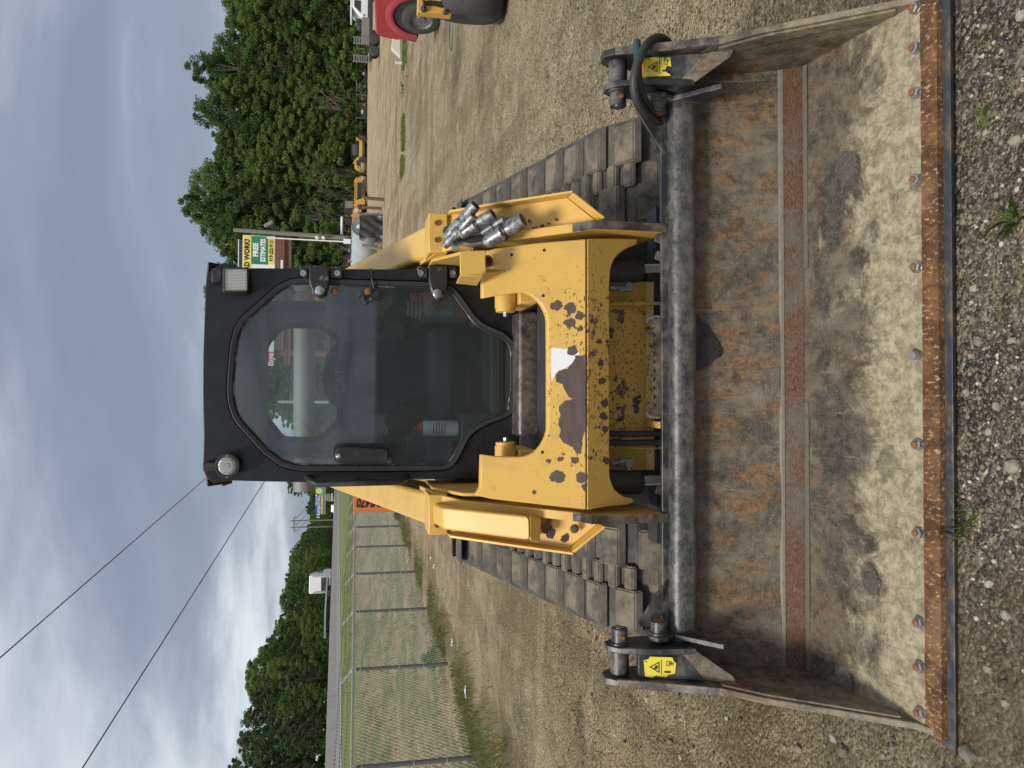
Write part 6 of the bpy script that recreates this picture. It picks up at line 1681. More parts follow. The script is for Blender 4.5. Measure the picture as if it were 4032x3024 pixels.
for (a, b, tx) in (((0, 2590), (812, 1882), 'upper overhead cable crossing the sky left of the cab'), ((325, 3024), (1040, 1898), 'lower overhead cable crossing the sky left of the cab')):
    p, q = atY(*a, 22.), atY(*b, 44.); e0_, e1_ = p + (p - q) * .6, q + (q - p) * .8
    pts = [e0_.lerp(e1_, i / 24) for i in range(25)]
    tag(MB().tube(pts, .018, 6).build('overhead_cable', 'overhead_wire'), tx, 'cable')
# orange machine behind the lift arm
om = atZ(1598, 1990, 0)
OM = thing('orange_machine', 'tall orange machine panel with black lettering behind the left lift arm', 'machine', (om.x, om.y, 0), (0, 0, 0))
os_ = om.y / F
zt_, zb_ = atY(1391, 1990, om.y).z, .32
xl, xr = atY(1450, 2016, om.y).x - om.x, atY(1450, 1890, om.y).x - om.x
pp = [Vector((xl, 0, zb_)), Vector((xl, 0, zt_)), Vector((xr, 0, zt_)), Vector((xr, 0, zb_))]
r_out = rnd_poly(pp, .16, 6)
MB().prism(r_out, (0, .25, 0)).build('panel', 'sign_orange', OM, bevel=.01)
text('FMI470', .40, 'sign_black', OM, (xl + .31, -.012, (atY(1424, 2000, om.y).z + atY(1494, 2000, om.y).z) / 2), (R(90), R(-90), 0), bold=.012, sx=.72, shear=.15)
MB().span((xl + .1, .02, 0), (xl + .3, .2, zb_)).span((xr - .3, .02, 0), (xr - .1, .2, zb_)).build('foot_block', 'machine_dark', OM)
dm = atZ(1572, 2030, 0); tag(MB().lathe([(0, .16), (.12, .15), (.2, .06)], (dm.x, dm.y, 0), (0, .3, 1), 12).build('rubber_lump', 'machine_dark', None, 40), 'small black rubber lump by the fence near the lift arm', 'rubbish')
# litter on the grass by the fence
for i, (x, y, w_, mt, lab) in enumerate(((1835, 2723, .16, 'litter_white', 'white crumpled scrap at the foot of the nearest fence bay'), (1745, 2477, .07, 'blue_scrap', 'small pale blue scrap on the grass by the fence'), (1782, 2530, .11, 'litter_white', 'white paper scrap right of the green weed clump'),
        (1740, 2450, .08, 'machine_grey', 'grey crushed can on the grass by the fence'), (1710, 2230, .09, 'litter_white', 'white scrap on the grass, larger of two near the lift arm'), (1697, 2200, .07, 'litter_white', 'white scrap on the grass, smaller of two near the lift arm'), (1607, 2124, .09, 'litter_white', 'white scrap caught under the fence netting'))):
    p = atZ(x, y, 0.03); m = MB(); rows = []
    for a in range(5): rows.append([(p.x + w_ * (a / 4 - .5) + .02 * mnoise.noise(Vector((a, b, i))), p.y + w_ * .7 * (b / 4 - .5), .03 + .05 * abs(mnoise.noise(Vector((a * .9, b * .9, i * 5.1))))) for b in range(5)])
    tag(m.sheet(rows).build('litter', mt, None), lab, 'litter')

# ================================================================ right side: far fence, tanks, posts, billboard
LF = thing('boundary_fence', 'low galvanised fence between the gravel lot and the wood', 'fence', (0, 156, 0))
for k in range(26):
    x = 2 + k * 4.6; MB().cyl((x, 0, 0), (x, 0, 2.25), .06, 6).build('post', 'galvanised', LF)
MB().cyl((2, 0, 2.12), (117, 0, 2.12), .05, 6).build('top_rail', 'galvanised', LF)
for z in (.4, .8, 1.2, 1.6): MB().cyl((2, 0, z), (117, 0, z), .012, 4).build('line_wire', 'galvanised', LF)
# timber posts round the tanks
for i, (xb, yb, xt, yt, lab) in enumerate(((1513, 787, 1431, 778, 'brown timber post standing farthest right before the tanks'), (1503, 821, 1427, 816, 'brown timber post, second from the right before the tanks'), (1506, 853, 1424, 848, 'grey timber post at the corner of the black tarp'),
        (1507, 984, 1426, 965, 'grey timber post leaning in front of the tanks'), (1500, 1009, 1421, 1003, 'brown timber post left of the leaning one'), (1495, 1024, 1420, 1020, 'brown timber post standing nearest the lift arm'))):
    b = atZ(xb, yb, 0); t_ = atY(xt, yt, b.y); o = thing('timber_post', lab, 'post', b)
    d = t_ - b; MB().cyl((0, 0, -.1), d, .105, 12, .10).build('shaft', 'pole_wood' if i in (2, 3) else 'timber_post', o, 40)
    MB().cyl(d, d + Vector((0, 0, .012)), .098, 12).build('cut_end', 'timber_cut', o, 40)
TP = atZ(1506, 912, 0)
def tank(p, L_, r, lab, dirv):
    o = thing('fuel_tank', lab, 'tank', p); d = Vector(dirv).normalized(); c = Vector((0, 0, r + .30))
    MB().lathe([(0, r * .25), (.02, r * .97), (.0, r), (.035, r * 1.012), (.06, r), (L_ * .33, r), (L_ * .335, r * 1.01), (L_ * .34, r), (L_ * .66, r), (L_ * .665, r * 1.01), (L_ * .67, r), (L_, r)], c, d, 40).build('shell', 'tank_grey', o, 40)
    for q in (.15, .8): e = c + d * L_ * q; MB().box((e.x, e.y, .25), (1.3, .25, .6), (0, 0, math.atan2(d.y, d.x) + PI / 2)).build('saddle', 'machine_grey', o)
    for q, hh in ((.08, .34), (.2, .42), (.42, .3), (.62, .36)):
        e = c + d * L_ * q + Vector((0, 0, r)); v_ = MB().cyl(e - Vector((0, 0, .05)), e + Vector((0, 0, hh)), .05, 8).build('vent_pipe', 'machine_dark', o, 40)
        MB().lathe([(0, .09), (.08, .09), (.1, .05), (.2, .05)], e + Vector((0, 0, hh * .4)), (.6, -.7, .1), 10).build('valve', 'valve_red' if q < .3 else 'machine_grey', v_, 40)
    return o
T1 = tank(TP + Vector((.25, .2, 0)), 5.5, .86, 'pale grey horizontal fuel tank partly covered by the black tarp', (-.55, .83, 0))
MB().lathe([(0, .22), (.012, .22)], Vector((-.02, -.03, 1.48)), (0, -1, 0), 20).build('round_label', 'sign_white', T1)
T2 = tank(atZ(1500, 985, 0) + Vector((-.2, 1.5, 0)), 5.5, .90, 'pale grey horizontal fuel tank standing left of the tarp covered one', (-.55, .83, 0))
cvp = MB(); rows = []
for i in range(13):
    row = []
    for j in range(25):
        q = j / 24; z = 1.47 * (1 - i / 12); w_ = (.78 + .05 * (i / 12)); 
        if q < .72: x, y = -w_ + 2 * w_ * q / .72, -.55 + .05 * math.sin(q * 20 + i * .4)
        else: x, y = w_ + .03 * math.sin(i), -.55 + (q - .72) / .28 * .8
        f = .13 * mnoise.noise(Vector((q * 7, i * .25 + q * 2, 3))) + .09 * math.sin(q * 22 + i * .7)
        row.append((x, y + f * (.3 + i / 14), z + (.03 if i == 0 else 0)))
    rows.append(row)
cvp.sheet(rows); cvp.sheet([[(-.80, .25, 1.5), (.82, .25, 1.5)], [(-.80, -.56, 1.5), (.82, -.56, 1.5)]])
cvo = cvp.build('tarp', 'tarp_black', None, 70); cvo.location = TP + Vector((.05, -.1, .0)); cvo.rotation_euler = (0, 0, R(12)); tag(cvo, 'black tarp hung over the front of the fuel tank', 'tarp')
SHD = atY(1398, 950, 62.)
SH = thing('storage_container', 'long low tan container behind the fuel tanks', 'container', (SHD.x, 62, 0))
MB().span((-5.6, 0, 0), (2.2, 2.4, 2.05)).build('body', 'wood_deck', SH, bevel=.03)
for k in range(12): MB().span((-5.5 + k * .64, -.03, .1), (-5.3 + k * .64, .0, 1.95)).build('panel_rib', 'wood_deck', SH)
for x_, mt in ((1.3, 'safety_orange'), (1.9, 'safety_orange')):
    p = atY(1408, 862 + (x_ - 1.3) * 14, 56.); o = MB().lathe([(0, .22), (.03, .22), (.05, .17), (.62, .05), (.64, .0401)], (0, 0, 0), (0, 0, 1), 14).build('traffic_cone', mt, None, 40)
    o.location = (p.x, p.y, 1.32); tag(o, 'orange cone on the stack behind the tarp, ' + ('left one' if x_ < 1.5 else 'right one'), 'cone')
tb = atY(1420, 870, 56.)
tag(MB().span((tb.x - .55, tb.y - .3, 0), (tb.x + .55, tb.y + .6, 1.31)).build('work_bench', 'machine_grey', None, bevel=.03), 'grey steel bench with orange cones behind the tarp', 'bench')
# white tube lamp over the tanks
tl = atY(1346, 888, 54.); o = MB().cyl((-.62, 0, 0), (.62, 0, 0), .09, 10).build('light_bar', 'white_paint', None, 40); o.location = tl; o.rotation_euler = (0, 0, .2); tag(o, 'white light bar standing over the tarp covered tank', 'light bar')
pb_, pt_ = atY(1500, 947, 53.), atY(920, 905, 53.)
UP_ = thing('utility_pole', 'weathered wooden pole with floodlight and white conduit behind the fuel tanks', 'utility pole', (pb_.x, 53, 0))
d = Vector((pt_.x - pb_.x, 0, pt_.z))
MB().cyl((0, 0, -.3), d, .17, 12, .13).build('pole', 'pole_wood', UP_, 40)
cd = atY(1050, 935, 53.); cdv = Vector((cd.x - pb_.x, -.12, cd.z))
MB().tube([Vector((-.22, -.10, 1.0)), cdv * .6 + Vector((-.10, 0, .4)), cdv + Vector((-.03, 0, 0))], .05, 8).build('conduit', 'white_paint', UP_, 40)
fl = MB().tube([atY(1096, 905, 53.) - Vector((pb_.x, 53, 0)), atY(1098, 895, 52.8) - Vector((pb_.x, 53, 0)), atY(1075, 888, 52.6) - Vector((pb_.x, 53, 0))], .05, 8).build('lamp_arm', 'machine_dark', UP_)
fp = atY(1058, 882, 52.6) - Vector((pb_.x, 53, 0)); MB().box(fp, (.22, .3, .62), (0, R(-32), 0)).build('floodlight', 'machine_grey', UP_, bevel=.03)
for v, y in ((1247, 935), (1272, 935)):
    c = atY(v, y, 52.7) - Vector((pb_.x, 53, 0)); MB().lathe([(0, .11), (.2, .11), (.24, .09)], c, (-.3, -.9, -.2), 12).build('camera_box', 'white_paint', UP_, 40)
c = atY(1367, 951, 52.7) - Vector((pb_.x, 53, 0)); MB().span((c.x - .15, c.y - .1, c.z - .24), (c.x + .17, c.y + .1, c.z + .24)).build('meter_box', 'white_paint', UP_, bevel=.02)
# the big billboard behind the cab
BY = 75.; BBo = atY(1083, 1440, BY)
BB = thing('billboard', 'big roadside billboard offering free estimates on a green and yellow panel', 'billboard', (BBo.x, BY, 0))
def bp(v, y, dy=0.): p = atY(v, y, BY); return Vector((p.x - BBo.x, dy, p.z))
def quad(a, b, c, d_, th, nm, mt): return MB().prism([a, b, c, d_], (0, th, 0)).build(nm, mt, BB)
zb0, zt0, x_r = bp(1083, 925).z, bp(956, 925).z, bp(956, 925).x
quad(Vector((0, 0, zb0)), Vector((x_r, 0, zb0)), Vector((x_r, 0, zt0)), Vector((0, 0, zt0)), .25, 'panel', 'sign_white')
xg = bp(1000, 1040).x
z1, z2 = bp(990, 925).z, bp(1057, 925).z
quad(Vector((xg - 1.6, -.02, z1)), Vector((x_r - .05, -.02, z1)), Vector((x_r - .05, -.02, zt0 - .06)), Vector((xg - 1.6, -.02, zt0 - .06)), .015, 'yellow_band', 'sign_yellow')
quad(Vector((xg, -.02, z2)), Vector((x_r - .05, -.02, z2)), Vector((x_r - .05, -.02, z1)), Vector((xg, -.02, z1)), .015, 'green_field', 'sign_green')
quad(Vector((xg, -.02, zb0 + .06)), Vector((x_r - .05, -.02, zb0 + .06)), Vector((x_r - .05, -.02, z2)), Vector((xg, -.02, z2)), .015, 'phone_band', 'sign_yellow')
rx_ = (R(90), 0, 0)
text('HARD WORK?', .62, 'sign_black', BB, (x_r - .35, -.04, (z1 + zt0) / 2 - .02), rx_, bold=.028, align='RIGHT', sx=.92)
cxg = (xg + x_r) / 2
text('FREE', .62, 'sign_white', BB, (cxg, -.04, bp(1008, 950).z), rx_, bold=.03)
text('ESTIMATES', .60, 'sign_white', BB, (cxg - .02, -.04, bp(1037, 950).z), rx_, bold=.025, sx=.74)
text('919-252-9131', .46, 'sign_black', BB, (cxg + .02, -.04, bp(1069, 950).z), rx_, bold=.016, sx=.80)
text('BUILT', 1.5, 'sign_navy', BB, (bp(1060, 1360).x + 1.6, -.04, (zb0 + zt0) / 2 - .2), rx_, bold=.05)
rb = rnd_poly([bp(1046, 1434, -.03), bp(1080, 1434, -.03), bp(1080, 1386, -.03), bp(1046, 1386, -.03)], .2)
MB().prism(rb, (0, .02, 0)).build('red_badge', 'sign_red', BB)
text('bye', .72, 'sign_white', BB, bp(1067, 1411, -.05), rx_, bold=.02)
for k in range(6):
    z = bp(1088 + k * 6.2, 925).z; MB().cyl((1.5, .1, z), (x_r - .05, .1, z), .11, 8).build('skirt_rib', 'beam_brown', BB)
MB().span((1.4, .15, bp(1120, 925).z), (x_r - .05, .3, zb0)).build('skirt', 'beam_brown', BB)
for v in (1128, 1142): zz = bp(v, 925).z; MB().span((0, .2, zz - .12), (x_r - .1, .5, zz + .12)).build('steel_beam', 'beam_brown', BB)
for x in (1.2, x_r * .55): MB().cyl((x, .5, -.2), (x, .5, zb0), .32, 14).build('column', 'beam_brown', BB, 40)
MB().span((.2, .1, zt0 + .35), (x_r - .4, .2, zt0 + .42)).build('top_rail', 'white_paint', BB)
MB().span((.2, .5, zt0), (x_r - .4, .6, zt0 + .36)).build('back_frame', 'machine_dark', BB)
MB().span((xg - .9, -.9, bp(1118, 925).z), (xg + .35, -.6, bp(1110, 925).z)).build('billboard_lamp', 'white_paint', BB)
# pale post seen through the rear window
pp_ = atZ(1470, 1584, 0); o = MB().cyl((0, 0, 0), (0, 0, atY(1095, 1582, 60.).z), .11, 10).build('lamp_post', 'galvanised', None, 40); o.location = (atY(1250, 1583, 60.).x, 60, 0); tag(o, 'pale steel post standing behind the cab, seen through its rear window', 'post')

# ================================================================ machines at the far side
def place(v, y): return atZ(v, y, 0)
def roller(p, lab, s=1.):
    o = thing('road_roller', lab, 'road roller', p); o.scale = (s, s, s)
    MB().lathe([(-1.2, .55), (-1.2, .62), (1.2, .62), (1.2, .55)], (0, 0, .62), (1, 0, 0), 28).build('drum', 'drum_steel', o, 40)
    MB().lathe([(-1.2, .55), (-1.2, .62), (1.2, .62), (1.2, .55)], (0, 3.2, .62), (1, 0, 0), 28).build('drum', 'drum_steel', o, 40)
    for s_ in (-1, 1): MB().span((s_ * 1.22, -.35, .5), (s_ * 1.34, 1.2, 1.25)).build('drum_yoke', 'yellow_paint_far', o, bevel=.04)
    MB().prism([(-1.25, -.25, 1.28), (1.25, -.25, 1.28), (1.05, -.25, 1.95), (.55, -.25, 2.35), (-.55, -.25, 2.35), (-1.05, -.25, 1.95)], (0, 1.7, 0)).build('bonnet', 'yellow_paint_far', o, bevel=.06)
    MB().span((-.52, -.30, 1.36), (.52, -.24, 1.98)).build('grille', 'machine_dark', o)
    for x in (-.9, .9): MB().lathe([(0, .12), (.06, .12)], (x, -.27, 1.72), (0, -1, 0), 12).build('headlight', 'machine_dark', o)
    MB().span((-.5, 1.6, 1.3), (.5, 2.4, 1.9)).build('seat', 'machine_dark', o, bevel=.06)
    MB().tube([(.3, 1.4, 1.5), (.3, 1.2, 2.5), (.6, 1.2, 2.6)], .05, 6).build('steering_column', 'machine_dark', o)
    MB().span((-1.1, 1.4, .8), (1.1, 3.9, 1.5)).build('frame', 'yellow_paint_far', o, bevel=.05)
    return o
roller(place(1445, 646), 'yellow road roller with a tan drum, second machine from the right')
roller(place(1446, 708) + Vector((0, 3, 0)), 'yellow road roller half hidden behind the big loader bucket')
g = place(1446, 590)
MG = thing('scraper_machine', 'yellow low machine with black engine and grey wheels, farthest right of the row', 'machine', g)
for x, y in ((-2.0, -.4), (1.9, -.4), (-1.4, 2.4), (1.6, 2.4)): wheel('wheel', MG, (x, y, .78), .78, .5, (1, .35, 0), 'machine_grey')
MB().span((-1.7, -.4, .9), (1.8, .3, 1.5)).build('front_frame', 'yellow_paint_far', MG, bevel=.06)
MB().span((-1.5, .0, .5), (1.5, 2.4, .95)).build('belly', 'machine_grey', MG, bevel=.05)
MB().prism([(-1.6, -.5, 1.3), (-1.6, -.5, 1.75), (-2.9, -.5, 2.7), (-2.9, -.5, 2.45)], (0, .3, 0)).build('drawbar', 'yellow_paint_far', MG, bevel=.03)
MB().prism([(1.5, -.5, 1.3), (1.5, -.5, 1.8), (2.0, -.5, 2.2), (2.0, -.5, 1.9)], (0, .3, 0)).build('drawbar', 'yellow_paint_far', MG, bevel=.03)
MB().lathe([(-1.3, .5), (-1.1, .95), (.9, 1.0), (1.2, .6)], (0, .8, 1.95), (1, 0, .05), 16).build('engine', 'machine_dark', MG, 50)
MB().span((-1.5, .4, 2.85), (1.5, 1.4, 2.95)).build('engine_rail', 'machine_dark', MG)
w_ = place(1447, 765)
WL = thing('wheel_loader', 'big wheel loader with wide yellow and black bucket raised towards the viewer', 'wheel loader', w_, (0, 0, R(28)))
bk_ = MB().prism([(-2.2, -1.6, .55), (-2.2, -.4, .35), (-2.2, .1, .9), (-2.2, .1, 1.9), (-2.2, -.5, 2.3), (-2.2, -.4, 1.8), (-2.2, -.35, 1.0), (-2.2, -.8, .75)], (4.4, 0, 0)).build('bucket', 'yellow_paint_far', WL, bevel=.04)
MB().prism([(-2.15, -.45, 1.75), (-2.15, -.38, 1.0), (-2.15, -.82, .77), (-2.15, -1.6, .58), (-2.15, -1.6, .62), (-2.15, -.9, .9), (-2.15, -.5, 1.1)], (4.3, 0, 0)).build('bucket_inside', 'machine_dark', WL)
for s_ in (-1, 1): MB().prism([(s_ * 2.2, -1.6, .55), (s_ * 2.2, .1, .4), (s_ * 2.2, .1, 1.9), (s_ * 2.2, -.5, 2.3)], (s_ * .06, 0, 0)).build('bucket_side', 'yellow_paint_far', WL)
MB().span((-.9, .3, 1.0), (.9, 4.0, 1.9)).build('front_frame', 'yellow_paint_far', WL, bevel=.08)
for s_ in (-1, 1): MB().prism([(s_ * .6, .1, .9), (s_ * .6, 2.4, 1.9), (s_ * .6, 2.4, 2.4), (s_ * .6, .1, 1.5)], (s_ * .25, 0, 0)).build('lift_arm', 'yellow_paint_far', WL, bevel=.03)
MB().span((-1.0, 3.2, 1.6), (1.0, 5.0, 2.4)).build('rear_body', 'yellow_paint_far', WL, bevel=.06)
cb_ = MB().prism([(-.95, 2.9, 2.4), (-.95, 4.6, 2.4), (-.9, 4.5, 4.0), (-.85, 3.1, 4.0)], (1.85, 0, 0)).build('cab', 'machine_dark', WL, bevel=.06)
MB().prism([(-.8, 2.86, 2.5), (.8, 2.86, 2.5), (.75, 3.03, 3.85), (-.75, 3.03, 3.85)], (0, .02, 0)).build('windscreen', 'machine_grey', cb_)
MB().span((-1.4, 5.0, 1.5), (1.4, 7.2, 2.9)).build('engine_cover', 'yellow_paint_far', WL, bevel=.1)
MB().span((-1.9, 4.8, 2.6), (-1.2, 6.4, 3.9)).build('air_cleaner', 'machine_dark', WL, bevel=.15)
MB().cyl((.4, 5.2, 2.8), (.4, 5.2, 4.4), .12, 8).build('exhaust_pipe', 'machine_dark', WL)
for y in (1.6, 5.6):
    for s_ in (-1, 1): wheel('wheel', WL, (s_ * 1.25, y, .85), .85, .65, (1, 0, 0), 'yellow_paint_far')
pl = atY(1408, 812, w_.y - 5); MB().box((-1.9, 2.2, 1.9), (1.2, .1, 1.1), (0, .3, 0)).build('light_panel', 'yellow_paint_far', WL); MB().box((-1.9, 2.12, 1.9), (.7, .05, .6), (0, .3, 0)).build('light_panel_face', 'white_paint', WL)
for (v, y, wd, hh, lab) in ((1447, 88 + 225, 2.4, .9, 'low black attachment lying before the far fence, largest one'), (1447, 440, 2.0, 1.0, 'dark grapple attachment with a silver top before the far fence'), (1449, 290, 1.2, .8, 'small black attachment with white ends before the far fence')):
    p = place(v, y); o = thing('machine_attachment', lab, 'attachment', p)
    MB().prism([(-wd / 2, 0, .1), (wd / 2, 0, .1), (wd / 2 - .3, 0, hh), (-wd / 2 + .2, 0, hh)], (0, .6, 0)).build('frame', 'machine_dark', o, bevel=.04)
    for k in range(4): MB().tube([(-wd / 2 + .2 + k * wd / 4, -.1, 0), (-wd / 2 + .3 + k * wd / 4, -.3, hh * .6), (-wd / 2 + .3 + k * wd / 4, .1, hh * 1.15)], .06, 5).build('tine', 'machine_dark', o)
    MB().span((-wd * .2, -.05, hh * .8), (wd * .15, .3, hh * 1.2)).build('cylinder_block', 'cart_silver', o, bevel=.05)
# trailer with raised ramps, white truck
tr_ = atZ(1494, 238, 0)
GT = thing('equipment_trailer', 'flat equipment trailer with two grey ramps standing upright at its end', 'trailer', tr_, (0, 0, R(6)))
MB().span((-.2, -.6, .62), (7.5, 1.6, .82)).build('deck', 'wood_deck', GT)
MB().span((-.4, -.66, .58), (7.5, -.58, .84)).build('side_rail', 'machine_dark', GT)
for x in (.35, 1.35): wheel('wheel', GT, (x, -.75, .42), .42, .28, (0, 1, 0))
for x in (1.5, 2.5): wheel('wheel', GT, (x, 1.75, .42), .42, .28, (0, 1, 0))
for yr, x0 in ((250, -.55), (180, 1.0)):
    rp = MB().span((x0, -.5, .8), (x0 + .06, -.42, 2.15)).span((x0 + .54, -.5, .8), (x0 + .6, -.42, 2.15)).build('ramp', 'machine_grey', GT)
    for k in range(7): MB().span((x0 + .06, -.5, .85 + k * .19), (x0 + .54, -.43, .95 + k * .19)).build('ramp_rung', 'machine_grey', rp)
MB().span((1.9, -.1, .82), (3.6, 1.0, 1.45)).build('load_crate', 'machine_grey', GT, bevel=.04)
wt = atZ(1497, 20, 0)
WT = thing('white_truck', 'white truck cab with black machinery behind it above the red pickup', 'truck', wt + Vector((0, 3.5, 0)))
MB().prism([(0.35, 0, .9), (3.2, 0, .9), (3.2, 0, 2.25), (1.3, 0, 2.25), (.55, 0, 1.55)], (0, 2.2, 0)).build('cab', 'white_paint', WT, bevel=.08)
MB().prism([(.85, -.03, 1.55), (1.9, -.03, 1.55), (1.9, -.03, 2.1), (1.35, -.03, 2.1)], (0, .04, 0)).build('side_window', 'dark_window', WT)
MB().span((.55, -.06, 1.25), (.75, -.02, 1.32)).build('door_handle', 'machine_dark', WT)
MB().span((.5, .1, 2.28), (2.6, 1.8, 2.42)).build('roof_fairing', 'white_paint', WT, bevel=.06)
MB().span((-1.8, .2, .75), (6, 1.8, 1.0)).build('chassis', 'machine_dark', WT)
for c, r in (((.15, .4, 1.7), .3), ((-.2, .4, 1.55), .28), ((-.1, .4, 1.2), .34), ((-.7, .4, 1.1), .2)):
    MB().lathe([(-.3, r * .6), (-.25, r), (.25, r), (.3, r * .6)], c, (0, 1, 0), 12).build('hose_reel', 'machine_dark', WT, 40)
MB().tube([(.0, .2, 1.9), (-.3, .2, 1.3), (-.9, .2, 1.1)], .07, 6).build('white_pipe', 'white_paint', WT)
for x in (-1.0, 2.4): wheel('wheel', WT, (x, 0, .45), .45, .3, (0, 1, 0))

# ---- red pickup, front end showing
pk = atZ(1733, 78, 0)
PK = thing('red_pickup', 'red pickup with its grey steel front wheel turned, cut by the frame edge', 'pickup truck', (pk.x, pk.y, 0), (0, 0, R(-66))); PK.scale = (.95, 1, 1.05)
wa, wr = (0, 0, .37), .37
arch = [(.47 * math.cos(a), .42 + .50 * math.sin(a)) for a in (R(x) for x in range(0, 181, 15))]
prof = [(-.62, .62), (-.66, .80), (-.62, 1.10), (-.50, 1.24), (.8, 1.30), (1.05, 1.34), (1.5, 1.36), (4.2, 1.36), (4.2, .45), (.55, .42)] + arch[0:] + [(-.50, .42)]
prof = [(-.60, .50), (-.66, .80), (-.63, 1.08), (-.54, 1.22), (.3, 1.27), (1.2, 1.33), (4.6, 1.36), (4.6, .45), (.55, .42)] + arch + [(-.52, .45)]
MB().prism([(x, 0, z) for x, z in prof], (0, 1.75, 0)).build('body', 'car_red', PK, bevel=.035, seg=3)
fl_ = []
for i in range(25):
    a = R(180 * i / 24); fl_.append([(rr_ * math.cos(a), yy_, .42 + (rr_ + .03) * math.sin(a)) for rr_, yy_ in ((.455, -.012), (.475, -.024), (.52, -.022), (.58, -.008), (.62, .006))])
MB().sheet(fl_).build('wheel_arch_flare', 'car_red', PK, 60)
MB().prism([(x, .02, z) for x, z in ([(.46, .40)] + [(.46 * math.cos(R(k)), .42 + .47 * math.sin(R(k))) for k in range(0, 181, 15)] + [(-.46, .40)])], (0, .6, 0)).build('wheel_well', 'machine_dark', PK)
MB().prism([(-.72, .05, .42), (-.50, .02, .38), (-.46, .02, .50), (-.68, .05, .60)], (0, 1.6, 0)).build('bumper', 'machine_dark', PK, bevel=.02)
MB().span((-.70, .12, .82), (-.62, .5, 1.02)).build('headlight', 'dark_window', PK, bevel=.02)
MB().prism([(1.3, .1, 1.33), (2.1, .25, 1.85), (3.4, .25, 1.87), (3.7, .1, 1.36)], (0, 1.5, 0)).build('cabin', 'car_red', PK, bevel=.06)
MB().prism([(1.55, .10, 1.40), (2.15, .21, 1.80), (3.3, .21, 1.80), (3.4, .12, 1.42)], (0, .02, 0)).build('side_window', 'dark_window', PK)
ax_ = Vector((0, -1, 0))
fw = wheel('front_wheel', PK, (0, .02, .37), .37, .24, ax_, 'steel_rim', 36)
u_ = ax_.cross(Vector((0, 0, 1)))
hl = MB()
for k in range(16):
    a = k * 2 * PI / 16; c = Vector((0, .02, .37)) + (u_ * math.cos(a) + Vector((0, 0, 1)) * math.sin(a)) * .185 + ax_ * .062
    o_ = MB().cyl(c, c + ax_ * .008, .013, 8).build('rim_hole', 'stain_and_hole_black', fw)  # black disc drawn for the shade in each rim hole
for k in range(5):
    a = k * 2 * PI / 5; c = Vector((0, .02, .37)) + (u_ * math.cos(a) + Vector((0, 0, 1)) * math.sin(a)) * .06 + ax_ * .07; MB().cyl(c, c + ax_ * .03, .013, 6).build('wheel_nut', 'bolt_metal', fw)
wheel('rear_wheel', PK, (3.3, .05, .37), .37, .24, (0, -1, 0), 'steel_rim')
# ---- yellow machine with a big black tyre at the frame edge
ty = atZ(1995, 18, 0) + Vector((.06, 0, 0))
YM = thing('yellow_machine', 'yellow machine frame with black hose and big smooth black tyre at the frame edge', 'machine', (ty.x, ty.y, 0))
tx_ = atY(1900, 62, ty.y).x - ty.x
MB().lathe([(-.24, .22), (-.25, .32), (-.20, .385), (-.1, .405), (.1, .405), (.20, .385), (.25, .32), (.24, .22), (.0, .2)], (tx_ + .27, .12, .405), (.96, -.28, 0), 48).build('tyre', 'tyre', YM, 60)
MB().lathe([(-.22, .10), (-.18, .12), (-.2, .22), (.2, .22)], (tx_ + .27, .12, .405), (.96, -.28, 0), 28).build('wheel_rim', 'yellow_paint_far', YM, 40)
def yp(v, y, dy): p = atY(v, y, ty.y + dy); return Vector((p.x - ty.x, p.y - ty.y, p.z))
pl_ = [yp(1645, -120, -.05), yp(1645, 2, -.05), yp(1643, 45, -.05), yp(1778, 58, -.05), yp(1786, 20, -.05), yp(1740, -60, -.05)]
MB().prism(pl_, (0, .12, 0)).build('frame_plate', 'yellow_paint_far', YM, bevel=.01)
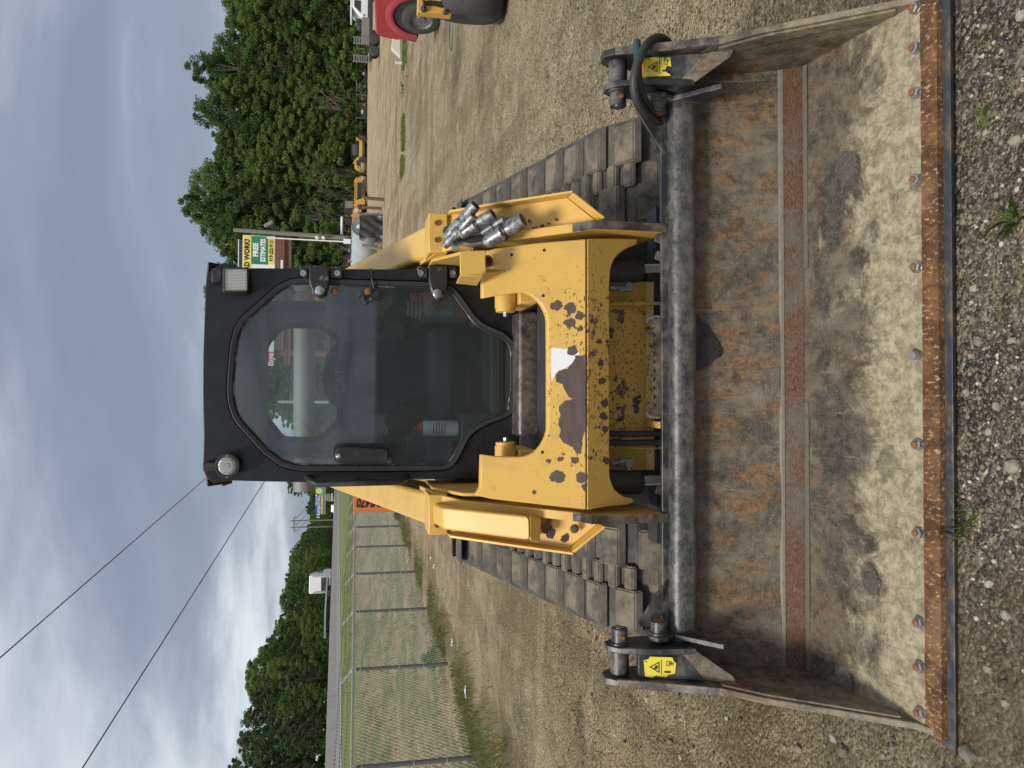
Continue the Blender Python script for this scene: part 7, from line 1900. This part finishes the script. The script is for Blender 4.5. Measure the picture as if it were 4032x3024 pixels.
sl_ = rnd_poly([yp(1662, 2, -.062), yp(1672, 22, -.062), yp(1700, 20, -.062), (yp(1745, 30, -.062)), yp(1757, 24, -.062), yp(1750, 8, -.062), yp(1712, 2, -.062)], .03)
MB().prism(sl_, (0, .014, 0)).build('frame_slot', 'stain_and_hole_black', YM)  # dark shape laid on the plate for the shade in its slot
for v, y, r in ((1668, 37, .035), (1753, 50, .028)):
    c = yp(v, y, -.055); MB().lathe([(0, r), (.03, r * .9), (.04, r * .4)], c, (0, -1, 0), 14).build('frame_bolt', 'machine_dark', YM, 40)
MB().tube([yp(1669, 38, -.09), yp(1668, 10, -.10), yp(1666, -30, -.10)], .012, 8).build('hose', 'dark_rubber_hose', YM)
bx0 = yp(1640, -20, .1)
MB().span((bx0.x + .10, .1, bx0.z - .12), (bx0.x + 2.2, .35, bx0.z + .1)).build('beam', 'yellow_paint_far', YM, bevel=.02)
MB().span((bx0.x + .9, .5, .4), (bx0.x + 2.6, 1.4, bx0.z)).build('body', 'yellow_paint_far', YM, bevel=.04)
# ---- odds and ends on the strip
wb = atZ(1577, 172, 0); o = MB().prism([(-.5, 0, 0), (.35, 0, 0), (.62, 0, .30), (-.2, 0, .36)], (0, .3, 0)).build('concrete_block', 'concrete', None, bevel=.02); o.location = wb; tag(o, 'pale broken concrete block lying in the weeds beside the red pickup', 'concrete block')
for i, (v, y, lab, mt) in enumerate(((1600, 268, 'white stake standing in the weeds of the strip', 'white_paint'), )):
    p = atZ(v - 10, y - 18, 0); o = MB().span((-.03, -.03, 0), (.03, .03, .32)).build('stake', mt); o.location = p; tag(o, lab, 'stake')
for i, (v, y, r) in enumerate(((1590, 310, .14), (1587, 350, .16), (1602, 262, .10), (1593, 325, .10))):
    stone('pale concrete lump lying in the weeds of the strip', v, y, r, 50 + i, 'concrete lumps on the weedy strip', .5)
ghp = [atZ(1772, -20, .012), atZ(1770, 120, .012), atZ(1772, 192, .012), atZ(1777, 200, .012), atZ(1783, 110, .012), atZ(1786, -20, .012)]
tag(MB().tube(ghp, .014, 8).build('garden_hose', 'green_hose', None, 60), 'green garden hose looped on the gravel below the red pickup', 'hose')
